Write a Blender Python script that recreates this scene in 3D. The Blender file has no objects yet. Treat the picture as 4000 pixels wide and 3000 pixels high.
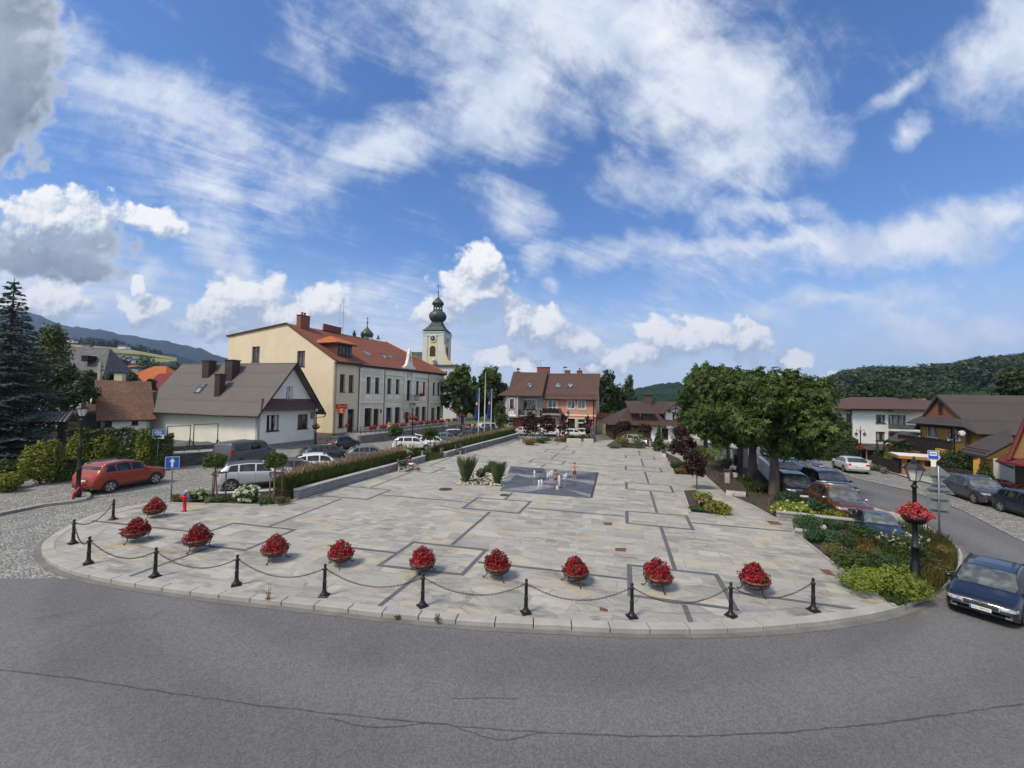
import bpy, bmesh, math, random
from mathutils import Vector, Matrix, noise as mnoise
R=random.Random(7)
rad=math.radians; sin=math.sin; cos=math.cos; pi=math.pi
scene=bpy.context.scene
COL=scene.collection
# ---------------- camera (photo measured in its own 4000x3000 pixels)
F=1600.0; HC=5.9; PIT=rad(2.04); ROL=rad(1.15)
cr=Vector((cos(ROL),0,sin(ROL))); cf=Vector((0,cos(PIT),sin(PIT))); cf=(cf-cr*cf.dot(cr)).normalized(); cu=cr.cross(cf)
cd=bpy.data.cameras.new('camera'); cam=bpy.data.objects.new('camera',cd); COL.objects.link(cam)
cam.matrix_world=Matrix(((cr.x,cu.x,-cf.x,0),(cr.y,cu.y,-cf.y,0),(cr.z,cu.z,-cf.z,HC),(0,0,0,1)))
cd.sensor_width=36; cd.lens=36*F/4000; cd.clip_end=20000; cd.clip_start=.1
scene.camera=cam
def ray(px,py): return cf+cr*((px-2000)/F)+cu*((1500-py)/F)
def G(px,py,z=0.0):
    d=ray(px,py); t=(z-HC)/d.z
    return Vector((d.x*t,d.y*t,z))
def At(px,py,Y):
    d=ray(px,py); t=Y/d.y
    return Vector((d.x*t,Y,HC+d.z*t))
def Hz(P,py):   # height z above the point P at which it meets photo row py
    px=2000
    for _ in range(6):
        v=Vector((P[0],P[1],0))-Vector((0,0,HC)); 
        zz=At(px,py,P[1]).z
        v=Vector((P[0],P[1],zz-HC)); px=2000+F*v.dot(cr)/v.dot(cf)
    return zz
PZ=.12
# ---------------- nodes / materials
def lin(*c): return tuple(((x/255)/12.92 if x<=10 else ((x/255+.055)/1.055)**2.4) for x in c)
class NT:
    def __init__(s,t): s.t=t; t.nodes.clear()
    def n(s,typ,ins=None,**at):
        nd=s.t.nodes.new(typ)
        for k,v in at.items(): setattr(nd,k,v)
        for k,v in (ins or {}).items(): s.put(nd.inputs[k],v)
        return nd
    def put(s,sock,v):
        if isinstance(v,bpy.types.NodeSocket): s.t.links.new(v,sock)
        elif hasattr(v,'outputs'): s.t.links.new(v.outputs[0],sock)
        else:
            if sock.type=='RGBA' and len(v)==3: v=(*v,1)
            sock.default_value=v
    def m(s,op,a,b=None,c=None,clamp=False):
        nd=s.n('ShaderNodeMath',operation=op,use_clamp=clamp)
        for i,v in enumerate((a,b,c)):
            if v is not None: s.put(nd.inputs[i],v)
        return nd.outputs[0]
    def v(s,op,a,b=None,c=None,out=0):
        nd=s.n('ShaderNodeVectorMath',operation=op)
        for i,v in enumerate((a,b,c)):
            if v is not None: s.put(nd.inputs[i],v)
        return nd.outputs[out]
    def noise(s,vec,scale,detail=5,rough=.55,dist=0,out=0):
        return s.n('ShaderNodeTexNoise',{'Vector':vec,'Scale':scale,'Detail':detail,'Roughness':rough,'Distortion':dist}).outputs[out]
    def ss(s,x,a,b,c=0.,d=1.):
        return s.n('ShaderNodeMapRange',{0:x,1:a,2:b,3:c,4:d},interpolation_type='SMOOTHSTEP').outputs[0]
    def mix(s,f,a,b,blend='MIX'):
        nd=s.n('ShaderNodeMix',data_type='RGBA',blend_type=blend)
        s.put(nd.inputs[0],f); s.put(nd.inputs[6],a); s.put(nd.inputs[7],b)
        return nd.outputs[2]
    def xyz(s,x=0.,y=0.,z=0.): return s.n('ShaderNodeCombineXYZ',{0:x,1:y,2:z}).outputs[0]
    def out(s,col,rough=.8,metal=0.,bump=None,bd=.02,**k):
        ins={'Base Color':col,'Roughness':rough,'Metallic':metal}; ins.update(k)
        p=s.n('ShaderNodeBsdfPrincipled',ins)
        if bump is not None: s.t.links.new(s.n('ShaderNodeBump',{'Height':bump,'Distance':bd,'Strength':1.}).outputs[0],p.inputs['Normal'])
        o=s.n('ShaderNodeOutputMaterial'); s.t.links.new(p.outputs[0],o.inputs[0]); return p
MATS={}
def newmat(name):
    m=bpy.data.materials.new(name); m.use_nodes=True; MATS[name]=m; return m,NT(m.node_tree)
def pm(name,c1,c2=None,sc=3.,rough=.75,metal=0.,isl=0.,bump=0.,bsc=30.,spec=.4,coat=0.,world=False,stretch=None,trans=0.):
    """plain procedural material: two colours mixed by noise, per-leaf variation, bump"""
    m,t=newmat(name)
    co=t.n('ShaderNodeNewGeometry').outputs[0] if world else t.n('ShaderNodeTexCoord').outputs[3]
    if stretch: co=t.v('MULTIPLY',co,stretch)
    c2=c2 or tuple(min(1,x*.86) for x in c1)
    f=t.ss(t.noise(co,sc,6,.6),.3,.7)
    col=t.mix(f,c1,c2)
    if isl:
        r=t.n('ShaderNodeNewGeometry').outputs['Random Per Island']
        col=t.mix(1.,col,t.n('ShaderNodeCombineColor',{0:t.m('MULTIPLY_ADD',r,2*isl,1-isl),1:t.m('MULTIPLY_ADD',r,2*isl,1-isl),2:t.m('MULTIPLY_ADD',r,1.6*isl,1-isl)}).outputs[0],'MULTIPLY')
    k={'Specular IOR Level':spec,'Coat Weight':coat,'Coat Roughness':.05}
    t.out(col,rough,metal,t.noise(co,bsc,4) if bump else None,bump,**k)
    return m
def M(n): return MATS[n]
# ---------------- mesh building
class MB:
    def __init__(s): s.v=[]; s.f=[]; s.mi=[]; s.sm=[]; s.cm=0; s.cs=False
    def face(s,*idx):
        s.f.append(idx); s.mi.append(s.cm); s.sm.append(s.cs)
    def add(s,pts): 
        b=len(s.v); s.v+= [tuple(p) for p in pts]; return b
    def quad(s,*p): b=s.add(p); s.face(*range(b,b+len(p))); return s
    def hexa(s,p):   # 8 points: bottom 4 ccw, top 4
        b=s.add(p)
        for q in ((3,2,1,0),(4,5,6,7),(0,1,5,4),(1,2,6,5),(2,3,7,6),(3,0,4,7)): s.face(*[b+i for i in q])
        return s
    def box(s,cx,cy,cz,sx,sy,sz,rz=0.):
        c,n=cos(rz),sin(rz); p=[]
        for z in (-.5,.5):
            for x,y in ((-.5,-.5),(.5,-.5),(.5,.5),(-.5,.5)):
                X,Y=x*sx,y*sy; p.append((cx+X*c-Y*n,cy+X*n+Y*c,cz+z*sz))
        return s.hexa(p)
    def prism(s,pts,z0,z1):   # vertical prism on a plan polygon (ccw)
        n=len(pts); ar=sum(pts[i][0]*pts[(i+1)%n][1]-pts[(i+1)%n][0]*pts[i][1] for i in range(n))
        if ar<0: pts=list(reversed(pts))
        b=s.add([(p[0],p[1],z0) for p in pts]+[(p[0],p[1],z1) for p in pts])
        s.face(*[b+i for i in reversed(range(n))]); s.face(*[b+n+i for i in range(n)])
        for i in range(n): j=(i+1)%n; s.face(b+i,b+j,b+n+j,b+n+i)
        return s
    def extr(s,pts,d):   # extrude a planar 3d polygon by vector d (closed solid)
        n=len(pts); d=Vector(d); q=[Vector(p) for p in pts]
        b=s.add(q+[p+d for p in q])
        s.face(*[b+i for i in reversed(range(n))]); s.face(*[b+n+i for i in range(n)])
        for i in range(n): j=(i+1)%n; s.face(b+i,b+j,b+n+j,b+n+i)
        return s
    def lathe(s,prof,n=16,c=(0,0,0),cap=True,a0=0.):
        b=len(s.v); c=Vector(c)
        for r,z in prof:
            for k in range(n):
                a=a0+2*pi*k/n; s.v.append((c.x+r*cos(a),c.y+r*sin(a),c.z+z))
        for i in range(len(prof)-1):
            for k in range(n):
                k2=(k+1)%n; s.face(b+i*n+k,b+i*n+k2,b+(i+1)*n+k2,b+(i+1)*n+k)
        if cap:
            s.face(*[b+k for k in reversed(range(n))]); s.face(*[b+(len(prof)-1)*n+k for k in range(n)])
        return s
    def tube(s,pts,r,n=8,cap=True):
        pts=[Vector(p) for p in pts]; rs=r if isinstance(r,(list,tuple)) else [r]*len(pts); b=len(s.v); up=None
        for i,p in enumerate(pts):
            d=(pts[min(i+1,len(pts)-1)]-pts[max(i-1,0)]).normalized()
            if up is None: up=Vector((0,0,1)) if abs(d.z)<.9 else Vector((1,0,0))
            x=d.cross(up).normalized(); y=x.cross(d); up=y
            for k in range(n):
                a=2*pi*k/n; s.v.append(tuple(p+x*rs[i]*cos(a)+y*rs[i]*sin(a)))
        for i in range(len(pts)-1):
            for k in range(n):
                k2=(k+1)%n; s.face(b+i*n+k2,b+i*n+k,b+(i+1)*n+k,b+(i+1)*n+k2)
        if cap:
            s.face(*[b+k for k in range(n)]); s.face(*[b+(len(pts)-1)*n+k for k in reversed(range(n))])
        return s
    def ball(s,c,r,n=10,m=7,sq=(1,1,1)):
        prof=[]
        b=len(s.v)
        for i in range(m+1):
            t=pi*i/m; 
            for k in range(n):
                a=2*pi*k/n; rr=max(sin(t),.02)
                s.v.append((c[0]+r*sq[0]*rr*cos(a),c[1]+r*sq[1]*rr*sin(a),c[2]-r*sq[2]*cos(t)))
        for i in range(m):
            for k in range(n):
                k2=(k+1)%n; s.face(b+i*n+k,b+i*n+k2,b+(i+1)*n+k2,b+(i+1)*n+k)
        s.face(*[b+k for k in reversed(range(n))]); s.face(*[b+m*n+k for k in range(n)])
        return s
    def wall(s,A,B,z0,z1,th,holes=(),top=None):
        """wall slab from plan point A to B, thickness th inwards (to the left of A->B), with rectangular holes (u0,u1,za,zb)"""
        A=Vector((A[0],A[1],0)); B=Vector((B[0],B[1],0)); L=(B-A).length; d=(B-A)/L; nrm=Vector((-d.y,d.x,0))*th
        us=sorted({0,L,*[h[0] for h in holes],*[h[1] for h in holes]}); zs=sorted({z0,z1,*[h[2] for h in holes],*[h[3] for h in holes]})
        if top: us=sorted({*us,*[L*i/40 for i in range(41)]})
        us=[u for u in us if 0<=u<=L]; zs=[z for z in zs if z0<=z<=z1]
        nu,nz=len(us),len(zs); b=len(s.v)
        for off in (0,1):
            for z in zs:
                for u in us:
                    p=A+d*u+nrm*off; s.v.append((p.x,p.y,min(z,top(u)) if top else z))
        I=lambda o,i,j:b+o*nu*nz+j*nu+i
        def hole(i,j):
            if i<0 or j<0 or i>=nu-1 or j>=nz-1: return True
            u=(us[i]+us[i+1])/2; z=(zs[j]+zs[j+1])/2
            return any(h[0]<u<h[1] and h[2]<z<h[3] for h in holes)
        for i in range(nu-1):
            for j in range(nz-1):
                if hole(i,j) or (top and top(us[i])<=zs[j] and top(us[i+1])<=zs[j]): continue
                s.face(I(0,i,j),I(0,i+1,j),I(0,i+1,j+1),I(0,i,j+1)); s.face(I(1,i,j),I(1,i,j+1),I(1,i+1,j+1),I(1,i+1,j))
                if hole(i-1,j): s.face(I(0,i,j),I(0,i,j+1),I(1,i,j+1),I(1,i,j))
                if hole(i+1,j): s.face(I(0,i+1,j),I(1,i+1,j),I(1,i+1,j+1),I(0,i+1,j+1))
                if hole(i,j-1): s.face(I(0,i,j),I(1,i,j),I(1,i+1,j),I(0,i+1,j))
                if hole(i,j+1): s.face(I(0,i,j+1),I(0,i+1,j+1),I(1,i+1,j+1),I(1,i,j+1))
        return s
    def build(s,name,mats,parent=None,smooth=False,world=False,bev=0.,weld=False):
        me=bpy.data.meshes.new(name)
        off=Vector((0,0,0))
        if world and parent is not None:
            q=parent
            while q.parent: q=q.parent
            off=Vector(q.location)
        vs=[(v[0]-off.x,v[1]-off.y,v[2]-off.z) for v in s.v] if world else s.v
        me.from_pydata(vs,[],s.f)
        if not isinstance(mats,(list,tuple)): mats=[mats]
        for m in mats: me.materials.append(MATS[m] if isinstance(m,str) else m)
        me.polygons.foreach_set('material_index',s.mi)
        me.polygons.foreach_set('use_smooth',[bool(smooth or x) for x in s.sm])
        me.update()
        o=bpy.data.objects.new(name,me); COL.objects.link(o)
        if parent is not None: o.parent=parent
        if bev:
            bm=bmesh.new(); bm.from_mesh(me)
            bmesh.ops.bevel(bm,geom=[e for e in bm.edges if len(e.link_faces)==2 and e.calc_face_angle(0)>.5],offset=bev,segments=1,affect='EDGES')
            bm.to_mesh(me); bm.free()
        return o
def tag(o,label=None,cat=None,group=None,kind=None):
    if label: o['label']=label
    if cat: o['category']=cat
    if group: o['group']=group
    if kind: o['kind']=kind
    return o
def thing(name,loc,label,cat,group=None,rz=0.):
    o=bpy.data.objects.new(name,None); COL.objects.link(o); o.location=loc; o.rotation_euler=(0,0,rz); o.empty_display_size=.2
    return tag(o,label,cat,group)
def kids(o): return [c for c in bpy.data.objects if c.parent==o]
def copy_tree(o,loc=None,rz=None,label=None,group=None,sc=None,parent=None):
    c=o.copy(); COL.objects.link(c); c.parent=parent
    for ch in o.children: copy_tree(ch,parent=c)
    if loc is not None: c.location=loc
    if rz is not None: c.rotation_euler=(0,0,rz)
    if sc is not None: c.scale=(sc,)*3 if not isinstance(sc,(tuple,list)) else sc
    if label: c['label']=label
    if group: c['group']=group
    return c
def text(name,body,size,mat,parent,M4,align='CENTER',depth=.004):
    cu_=bpy.data.curves.new(name,'FONT'); cu_.body=body; cu_.size=size; cu_.align_x=align; cu_.align_y='CENTER'; cu_.extrude=depth; cu_.resolution_u=2
    tmp=bpy.data.objects.new('tmp',cu_); COL.objects.link(tmp); bpy.context.view_layer.update()
    me=bpy.data.meshes.new_from_object(tmp.evaluated_get(bpy.context.evaluated_depsgraph_get())); bpy.data.objects.remove(tmp)
    me.transform(M4); me.materials.clear(); me.materials.append(M(mat)); me.name=name
    o=bpy.data.objects.new(name,me); COL.objects.link(o); o.parent=parent; return o
def frame4(o,x,y):  # matrix whose local X,Y are x,y and origin o
    x=Vector(x).normalized(); y=Vector(y).normalized(); z=x.cross(y)
    return Matrix(((x.x,y.x,z.x,o[0]),(x.y,y.y,z.y,o[1]),(x.z,y.z,z.z,o[2]),(0,0,0,1)))
def sheet(name,pts,z,mat,label=None,kind='structure',cat=None):
    m=MB(); m.quad(*[(p[0],p[1],z) for p in (pts if sum(pts[i][0]*pts[(i+1)%len(pts)][1]-pts[(i+1)%len(pts)][0]*pts[i][1] for i in range(len(pts)))>0 else list(reversed(pts)))])
    o=m.build(name,mat); tag(o,label,cat,kind=kind); return o
def smoothpath(pts,n=6):
    out=[]; P=[Vector(p) for p in pts]
    for i in range(len(P)-1):
        p0=P[max(i-1,0)];p1=P[i];p2=P[i+1];p3=P[min(i+2,len(P)-1)]
        for k in range(n):
            t=k/n; out.append(.5*((2*p1)+(p2-p0)*t+(2*p0-5*p1+4*p2-p3)*t*t+(3*p1-p0-3*p2+p3)*t**3))
    out.append(P[-1]); return out
def ribbon(m,path,w0,w1,z):  # flat strip along path between left offsets w0..w1 (metres)
    P=[Vector((p[0],p[1],0)) for p in path]; L=[];
    for i,p in enumerate(P):
        d=(P[min(i+1,len(P)-1)]-P[max(i-1,0)]).normalized(); n=Vector((-d.y,d.x,0)); a=p+n*(w0(i) if callable(w0) else w0); b=p+n*(w1(i) if callable(w1) else w1); L.append((a,b))
    for (a,b),(c,d) in zip(L,L[1:]): m.quad((a.x,a.y,z),(c.x,c.y,z),(d.x,d.y,z),(b.x,b.y,z))
    return m
# ---------------- world: Nishita sky with procedural clouds fixed to world directions
SUN_EL=rad(52); SUN_AZ=rad(-128)   # azimuth from +Y towards +X
SKY=.1
w=bpy.data.worlds.new('World'); scene.world=w; w.use_nodes=True
t=NT(w.node_tree)
sk=t.n('ShaderNodeTexSky',sky_type='NISHITA'); sk.sun_disc=False; sk.sun_elevation=SUN_EL; sk.sun_rotation=SUN_AZ; sk.air_density=1.0; sk.dust_density=.6; sk.ozone_density=2.2; sk.altitude=400
D=t.n('ShaderNodeTexCoord').outputs[0]
sp=t.n('ShaderNodeSeparateXYZ',{0:D}); dx,dy,dz=sp.outputs
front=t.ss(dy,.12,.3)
iy=t.m('DIVIDE',1.,t.m('MAXIMUM',t.m('ABSOLUTE',dy),.08))
Q=t.xyz(t.m('MULTIPLY',dx,iy),t.m('MULTIPLY',dz,iy),0.)
def qpt(px,py): d=ray(px,py); return d.x/d.y,d.z/d.y
def wob(scale,amp,det=4):
    c=t.noise(Q,scale,det,.55,out=1); return t.v('MULTIPLY',t.v('SUBTRACT',c,(.5,.5,.5)),(amp,amp,0))
def field(vec,blobs):
    cur=None; vc=vec
    for i,bl in enumerate(blobs):
        x,y,rx,ry=bl[:4]; rot=bl[4] if len(bl)>4 else 0; wgt=bl[5] if len(bl)>5 else 1
        q=qpt(x,y)
        if i%5==4: vc=t.v('MULTIPLY_ADD',cur,(1e-9,1e-9,1e-9),vec)   # keeps the evaluation order (and the stack) short
        if rot==0:
            u=t.v('MULTIPLY_ADD',vc,(F/rx,F/ry,0),(-q[0]*F/rx,-q[1]*F/ry,0))
        else:
            mp=t.n('ShaderNodeMapping',{0:vc},vector_type='TEXTURE'); mp.inputs[1].default_value=(q[0],q[1],0); mp.inputs[2].default_value=(0,0,rad(-rot)-ROL); mp.inputs[3].default_value=(rx/F,ry/F,1); u=mp.outputs[0]
        r=t.v('LENGTH',u,out=1)
        if wgt!=1: r=t.m('MULTIPLY_ADD',r,wgt,1-wgt)
        cur=r if cur is None else t.m('MINIMUM',cur,r)
    return t.m('SUBTRACT',1.,cur)
# thin high clouds
W1=t.v('ADD',Q,wob(2.2,.30)); W1=t.v('ADD',W1,wob(7.,.10))
cir=[(2250,60,900,420,0,1.2),(2800,330,560,360,8,1.2),(1980,350,420,330,-20,1.1),(2108,1010,75,90,20,.75),(830,930,210,120,28,.95),(980,1010,140,70,35,.8),(560,1130,120,110,0,.7),(2145,1105,55,40,0,.6),(3000,985,560,62,-6,.9),(1500,1390,1700,120,0,.62),(2780,640,430,230,-12,.95),(3080,480,300,190,0,.8),
 (640,410,620,190,24,.75),(1400,610,680,150,-27,.8),(800,720,560,190,10,.38),(3500,925,820,115,-9,1.2),(2650,985,620,70,-3,.7),(2950,870,330,70,-6,.6),
 (3250,1190,650,75,-11,.62),(3750,1255,700,95,-8,.62),(3930,200,330,270,-45,1.1),(3560,340,300,50,-24,.45),(3605,548,100,85,20,.9),(1990,845,230,95,28,.62),
 (1200,170,140,230,-25,.42),(2790,1065,210,110,0,.55),(550,1210,520,130,5,.5),(1400,1190,420,110,-12,.5),(100,1050,400,250,0,.8),(2300,1300,1100,170,0,.5),(1200,1290,900,150,0,.5),(150,80,420,200,20,.7)]
fc=field(W1,cir)
# streaky noise on the plane of the high cloud
iz=t.m('DIVIDE',1.,t.m('ADD',t.m('MAXIMUM',dz,0.),.16))
Pn=t.xyz(t.m('MULTIPLY',dx,iz),t.m('MULTIPLY',dy,iz),0.)
st=t.v('MULTIPLY',t.n('ShaderNodeMapping',{0:Pn,2:(0,0,rad(-35))}).outputs[0],(1.,3.4,1.))
n1=t.noise(st,2.6,9,.60,.9); n2=t.noise(Q,6.,9,.68,.3)
nn=t.m('ADD',t.m('MULTIPLY',n1,.42),t.m('MULTIPLY',n2,.58))
dens=t.m('ADD',t.m('MULTIPLY',t.m('MAXIMUM',fc,-.35),1.0),t.m('MULTIPLY',t.m('SUBTRACT',nn,.5),2.7))
aC=t.ss(dens,-.22,.95)
back=t.ss(n1,.30,.5)  # unseen cloud cover behind the camera, added to whiten the ambient light
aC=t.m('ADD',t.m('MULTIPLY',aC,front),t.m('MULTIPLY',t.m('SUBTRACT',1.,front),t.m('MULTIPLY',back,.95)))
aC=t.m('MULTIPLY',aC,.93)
# cumulus
cum=[(960,1165,205,130),(880,1230,170,90),(1250,1195,170,115),(1080,1230,360,95),(1870,1035,125,125),(1850,1140,215,150),(1700,1230,110,120),(2110,1275,140,100),(2200,1340,200,80),(2010,1250,70,120),
 (2570,1318,135,112),(2670,1345,150,90),(2785,1308,135,118),(2925,1330,125,92),(2540,1380,150,75),(3110,1395,85,45),(3255,1458,60,28),(210,850,320,150),(600,862,150,80,15),(545,1120,40,55),(180,1190,190,110),(2055,1425,75,42),(2300,1432,60,36),(2400,1400,110,50),(1930,1400,110,50),(860,1290,190,70),(20,1190,160,70),(560,1210,110,80)]
drk=[(40,330,260,500,4),(200,1010,330,110,6),(0,90,330,230,0),(310,935,330,95,8),(330,1060,240,75,6),(90,1040,240,70,0)]
W2=t.v('ADD',Q,wob(9.,.085,5)); W2=t.v('ADD',W2,wob(30.,.03,3))
nb=t.noise(Q,15.,8,.6); nv=t.n('ShaderNodeTexVoronoi',{'Vector':W2,'Scale':26.},feature='SMOOTH_F1').outputs[0]
fu=field(W2,cum); fd=field(W2,drk)
pert=t.m('ADD',t.m('MULTIPLY',t.m('SUBTRACT',nb,.5),1.3),t.m('MULTIPLY',t.m('SUBTRACT',.32,nv),.75))
du=t.m('ADD',fu,pert); aU=t.m('MULTIPLY',t.ss(du,-.02,.30),front)
dd=t.m('ADD',fd,t.m('MULTIPLY',pert,.8)); aD=t.m('MULTIPLY',t.ss(dd,.0,.38),front)
# light from upper left: compare with the field further towards the light
up=t.v('ADD',W2,(-.02,.05,0.)); fu2=field(up,cum); nb2=t.noise(t.v('ADD',Q,(-.014,.02,0.)),15.,8,.6)
lit=t.m('ADD',t.m('MULTIPLY',t.m('SUBTRACT',fu,fu2),1.5),t.m('ADD',t.m('MULTIPLY',t.m('SUBTRACT',nb,nb2),2.3),t.m('MULTIPLY',t.m('SUBTRACT',t.noise(Q,45.,4,.6),t.noise(t.v('ADD',Q,(-.005,.009,0.)),45.,4,.6)),1.5)))
lit=t.m('ADD',lit,t.m('MULTIPLY',t.m('SUBTRACT',.3,nv),.5)); lit=t.m('ADD',lit,.05)
litc=t.ss(lit,-.45,1.0)
cumcol=t.mix(litc,(.36,.44,.55),(.90,.90,.88)); aU=t.m('MULTIPLY',aU,t.m('MULTIPLY_ADD',t.ss(lit,-.75,-.05),.5,.5))
drkcol=t.mix(t.ss(t.noise(Q,5.,7,.6),.3,.72),(.16,.19,.24),(.34,.385,.45))
dl=t.ss(t.m('SUBTRACT',dd,.05),.0,.55); drkcol=t.mix(dl,(.52,.57,.63),drkcol)
circol=t.mix(t.ss(t.noise(W1,3.4,6,.6),.32,.68),(.50,.58,.71),(.82,.84,.87))
sc_=lambda c:t.v('MULTIPLY',c,(1/SKY,)*3)
hazeA=t.m('MULTIPLY',t.ss(dz,.36,.0),.9)
tint=t.n('ShaderNodeHueSaturation',{'Saturation':1.22,'Value':1.32,'Color':sk.outputs[0]}).outputs[0]
tint=t.mix(1.,tint,(.88,.92,1.05),'MULTIPLY')
c=t.mix(hazeA,tint,sc_(t.mix(0.,(.46,.58,.74),(.46,.58,.74))))
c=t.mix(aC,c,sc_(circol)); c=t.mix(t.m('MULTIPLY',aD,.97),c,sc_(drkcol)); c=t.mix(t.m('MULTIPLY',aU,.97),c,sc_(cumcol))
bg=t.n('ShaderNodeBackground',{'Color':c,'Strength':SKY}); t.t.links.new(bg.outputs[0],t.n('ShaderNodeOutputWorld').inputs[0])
w.cycles.sampling_method='NONE'
sl=bpy.data.lights.new('sun','SUN'); sl.energy=3.2; sl.angle=rad(14); sl.color=(1,.88,.70)
so=bpy.data.objects.new('sun',sl); COL.objects.link(so)
sd=Vector((sin(SUN_AZ)*cos(SUN_EL),cos(SUN_AZ)*cos(SUN_EL),sin(SUN_EL)))
so.rotation_euler=sd.to_track_quat('Z','Y').to_euler(); so.location=(0,0,60)
scene.view_settings.view_transform='Standard'; scene.view_settings.look='None'; scene.view_settings.exposure=.3; scene.view_settings.gamma=1
scene.cycles.max_bounces=4; scene.cycles.transparent_max_bounces=8; scene.cycles.use_denoising=True
# ---------------- materials for paving
GA=math.atan2(G(2428+0,1700).x*0+428/F,1.0)   # grid direction A: angle from +Y towards +X
def gridco(t):
    g=t.n('ShaderNodeNewGeometry').outputs[0]
    return t.n('ShaderNodeMapping',{0:g,2:(0,0,GA)}).outputs[0]
m,t=newmat('slabs'); P=gridco(t)
Pw=t.v('ADD',P,t.v('MULTIPLY',t.v('SUBTRACT',t.noise(P,1.3,3,.5,out=1),(.5,.5,.5)),(.16,.10,0)))
def brick(t,vec,w,h,mort,seed,c1,c2,off=.5,fq=2):
    v2=t.v('ADD',vec,(seed*7.3,seed*3.1,0))
    b=t.n('ShaderNodeTexBrick',{0:v2,1:(*c1,1),2:(*c2,1),3:(0,0,0,1),'Scale':1.,'Mortar Size':mort,'Mortar Smooth':.25,'Bias':0.,'Brick Width':w,'Row Height':h}); b.offset=off; b.offset_frequency=fq; b.squash=.6; b.squash_frequency=3
    return b
bA=brick(t,Pw,1.25,.56,.014,1,(0,0,0),(1,1,1),.37); bB=brick(t,Pw,.72,.40,.012,2,(0,0,0),(1,1,1),.43); bC=brick(t,Pw,1.7,.8,.016,5,(0,0,0),(1,1,1),.31)
vor=t.n('ShaderNodeTexVoronoi',{'Vector':t.v('MULTIPLY',Pw,(1.,1.35,1.)),'Scale':1.15,'Randomness':1.}); vd=t.n('ShaderNodeTexVoronoi',{'Vector':t.v('MULTIPLY',Pw,(1.,1.35,1.)),'Scale':1.15,'Randomness':1.},feature='DISTANCE_TO_EDGE').outputs[0]
pat=t.noise(P,.23,2,.5); s1=t.ss(pat,.46,.47); s2=t.ss(t.noise(t.v('ADD',P,(40,9,0)),.28,2,.5),.52,.53)
rid=t.mix(s2,t.mix(s1,bA.outputs[0],bB.outputs[0]),bC.outputs[0]); mor=t.mix(s2,t.mix(s1,bA.outputs[1],bB.outputs[1]),bC.outputs[1])
ydist=t.n('ShaderNodeSeparateXYZ',{0:t.n('ShaderNodeNewGeometry').outputs[0]}).outputs[1]
cz=t.ss(t.m('ADD',ydist,t.m('MULTIPLY',t.noise(P,.35,2),7.)),16.6,16.2)   # crazy paving near the kerb
vcol=t.n('ShaderNodeSeparateColor',{0:vor.outputs[1]}).outputs[0]
rid=t.mix(cz,rid,vcol); mor=t.mix(cz,mor,t.ss(vd,.035,.012))
val=t.n('ShaderNodeSeparateColor',{0:rid}).outputs[0]
wn=t.n('ShaderNodeTexWhiteNoise',{'Vector':t.xyz(t.m('MULTIPLY',val,91.7),0,0)},noise_dimensions='3D').outputs[0]
rp=t.n('ShaderNodeValToRGB',{0:wn}); e=rp.color_ramp.elements
e[0].position=0; e[0].color=(.215,.23,.235,1); e[1].position=1; e[1].color=(.33,.205,.11,1)
for p_,c_ in ((.16,(.29,.30,.30)),(.34,(.37,.37,.35)),(.48,(.32,.335,.335)),(.60,(.45,.445,.41)),(.72,(.39,.375,.325)),(.83,(.44,.405,.315)),(.90,(.33,.335,.33)),(.955,(.42,.34,.215))): x=e.new(p_); x.color=(*c_,1)
rp.color_ramp.interpolation='CONSTANT'
vein=t.noise(t.v('MULTIPLY',P,(1.,3.2,1.)),1.9,8,.65,1.2)
col=t.mix(.38,rp.outputs[0],t.mix(t.ss(vein,.35,.68),(.31,.31,.30),(.47,.465,.44)))
col=t.mix(t.m('MULTIPLY',t.ss(t.noise(P,.9,6,.65,.8),.585,.72),.62),col,(.37,.275,.165))        # tan, rusty stains
broad=t.ss(t.noise(P,.30,4,.6,.5),.42,.60); dirt=t.m('MULTIPLY',t.m('MULTIPLY',t.ss(t.noise(t.v('MULTIPLY',P,(.8,2.4,1.)),1.0,9,.72,.5),.44,.68),broad),t.ss(ydist,34,13,.25,.85)); col=t.mix(t.m('MULTIPLY',t.ss(t.noise(t.v('ADD',P,(7.,31.,0.)),.42,7,.68,1.),.60,.70),.5),col,(.235,.15,.075)); col=t.mix(dirt,col,(.105,.105,.095))
col=t.mix(t.m('MULTIPLY',mor,.62),col,t.mix(t.ss(t.noise(P,2.,4),.4,.6),(.40,.385,.335),(.20,.20,.18)))
col=t.mix(1.,col,(.95,.92,.855),'MULTIPLY'); sepk=t.noise(P,55.,3,.6); col=t.mix(t.ss(sepk,.3,.75,.0,.22),col,(.20,.20,.20))
t.out(col,t.ss(vein,.3,.7,.62,.85),0,t.m('ADD',t.m('MULTIPLY',mor,-.8),t.m('MULTIPLY',vein,.35)),.01,**{'Specular IOR Level':.35})
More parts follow.
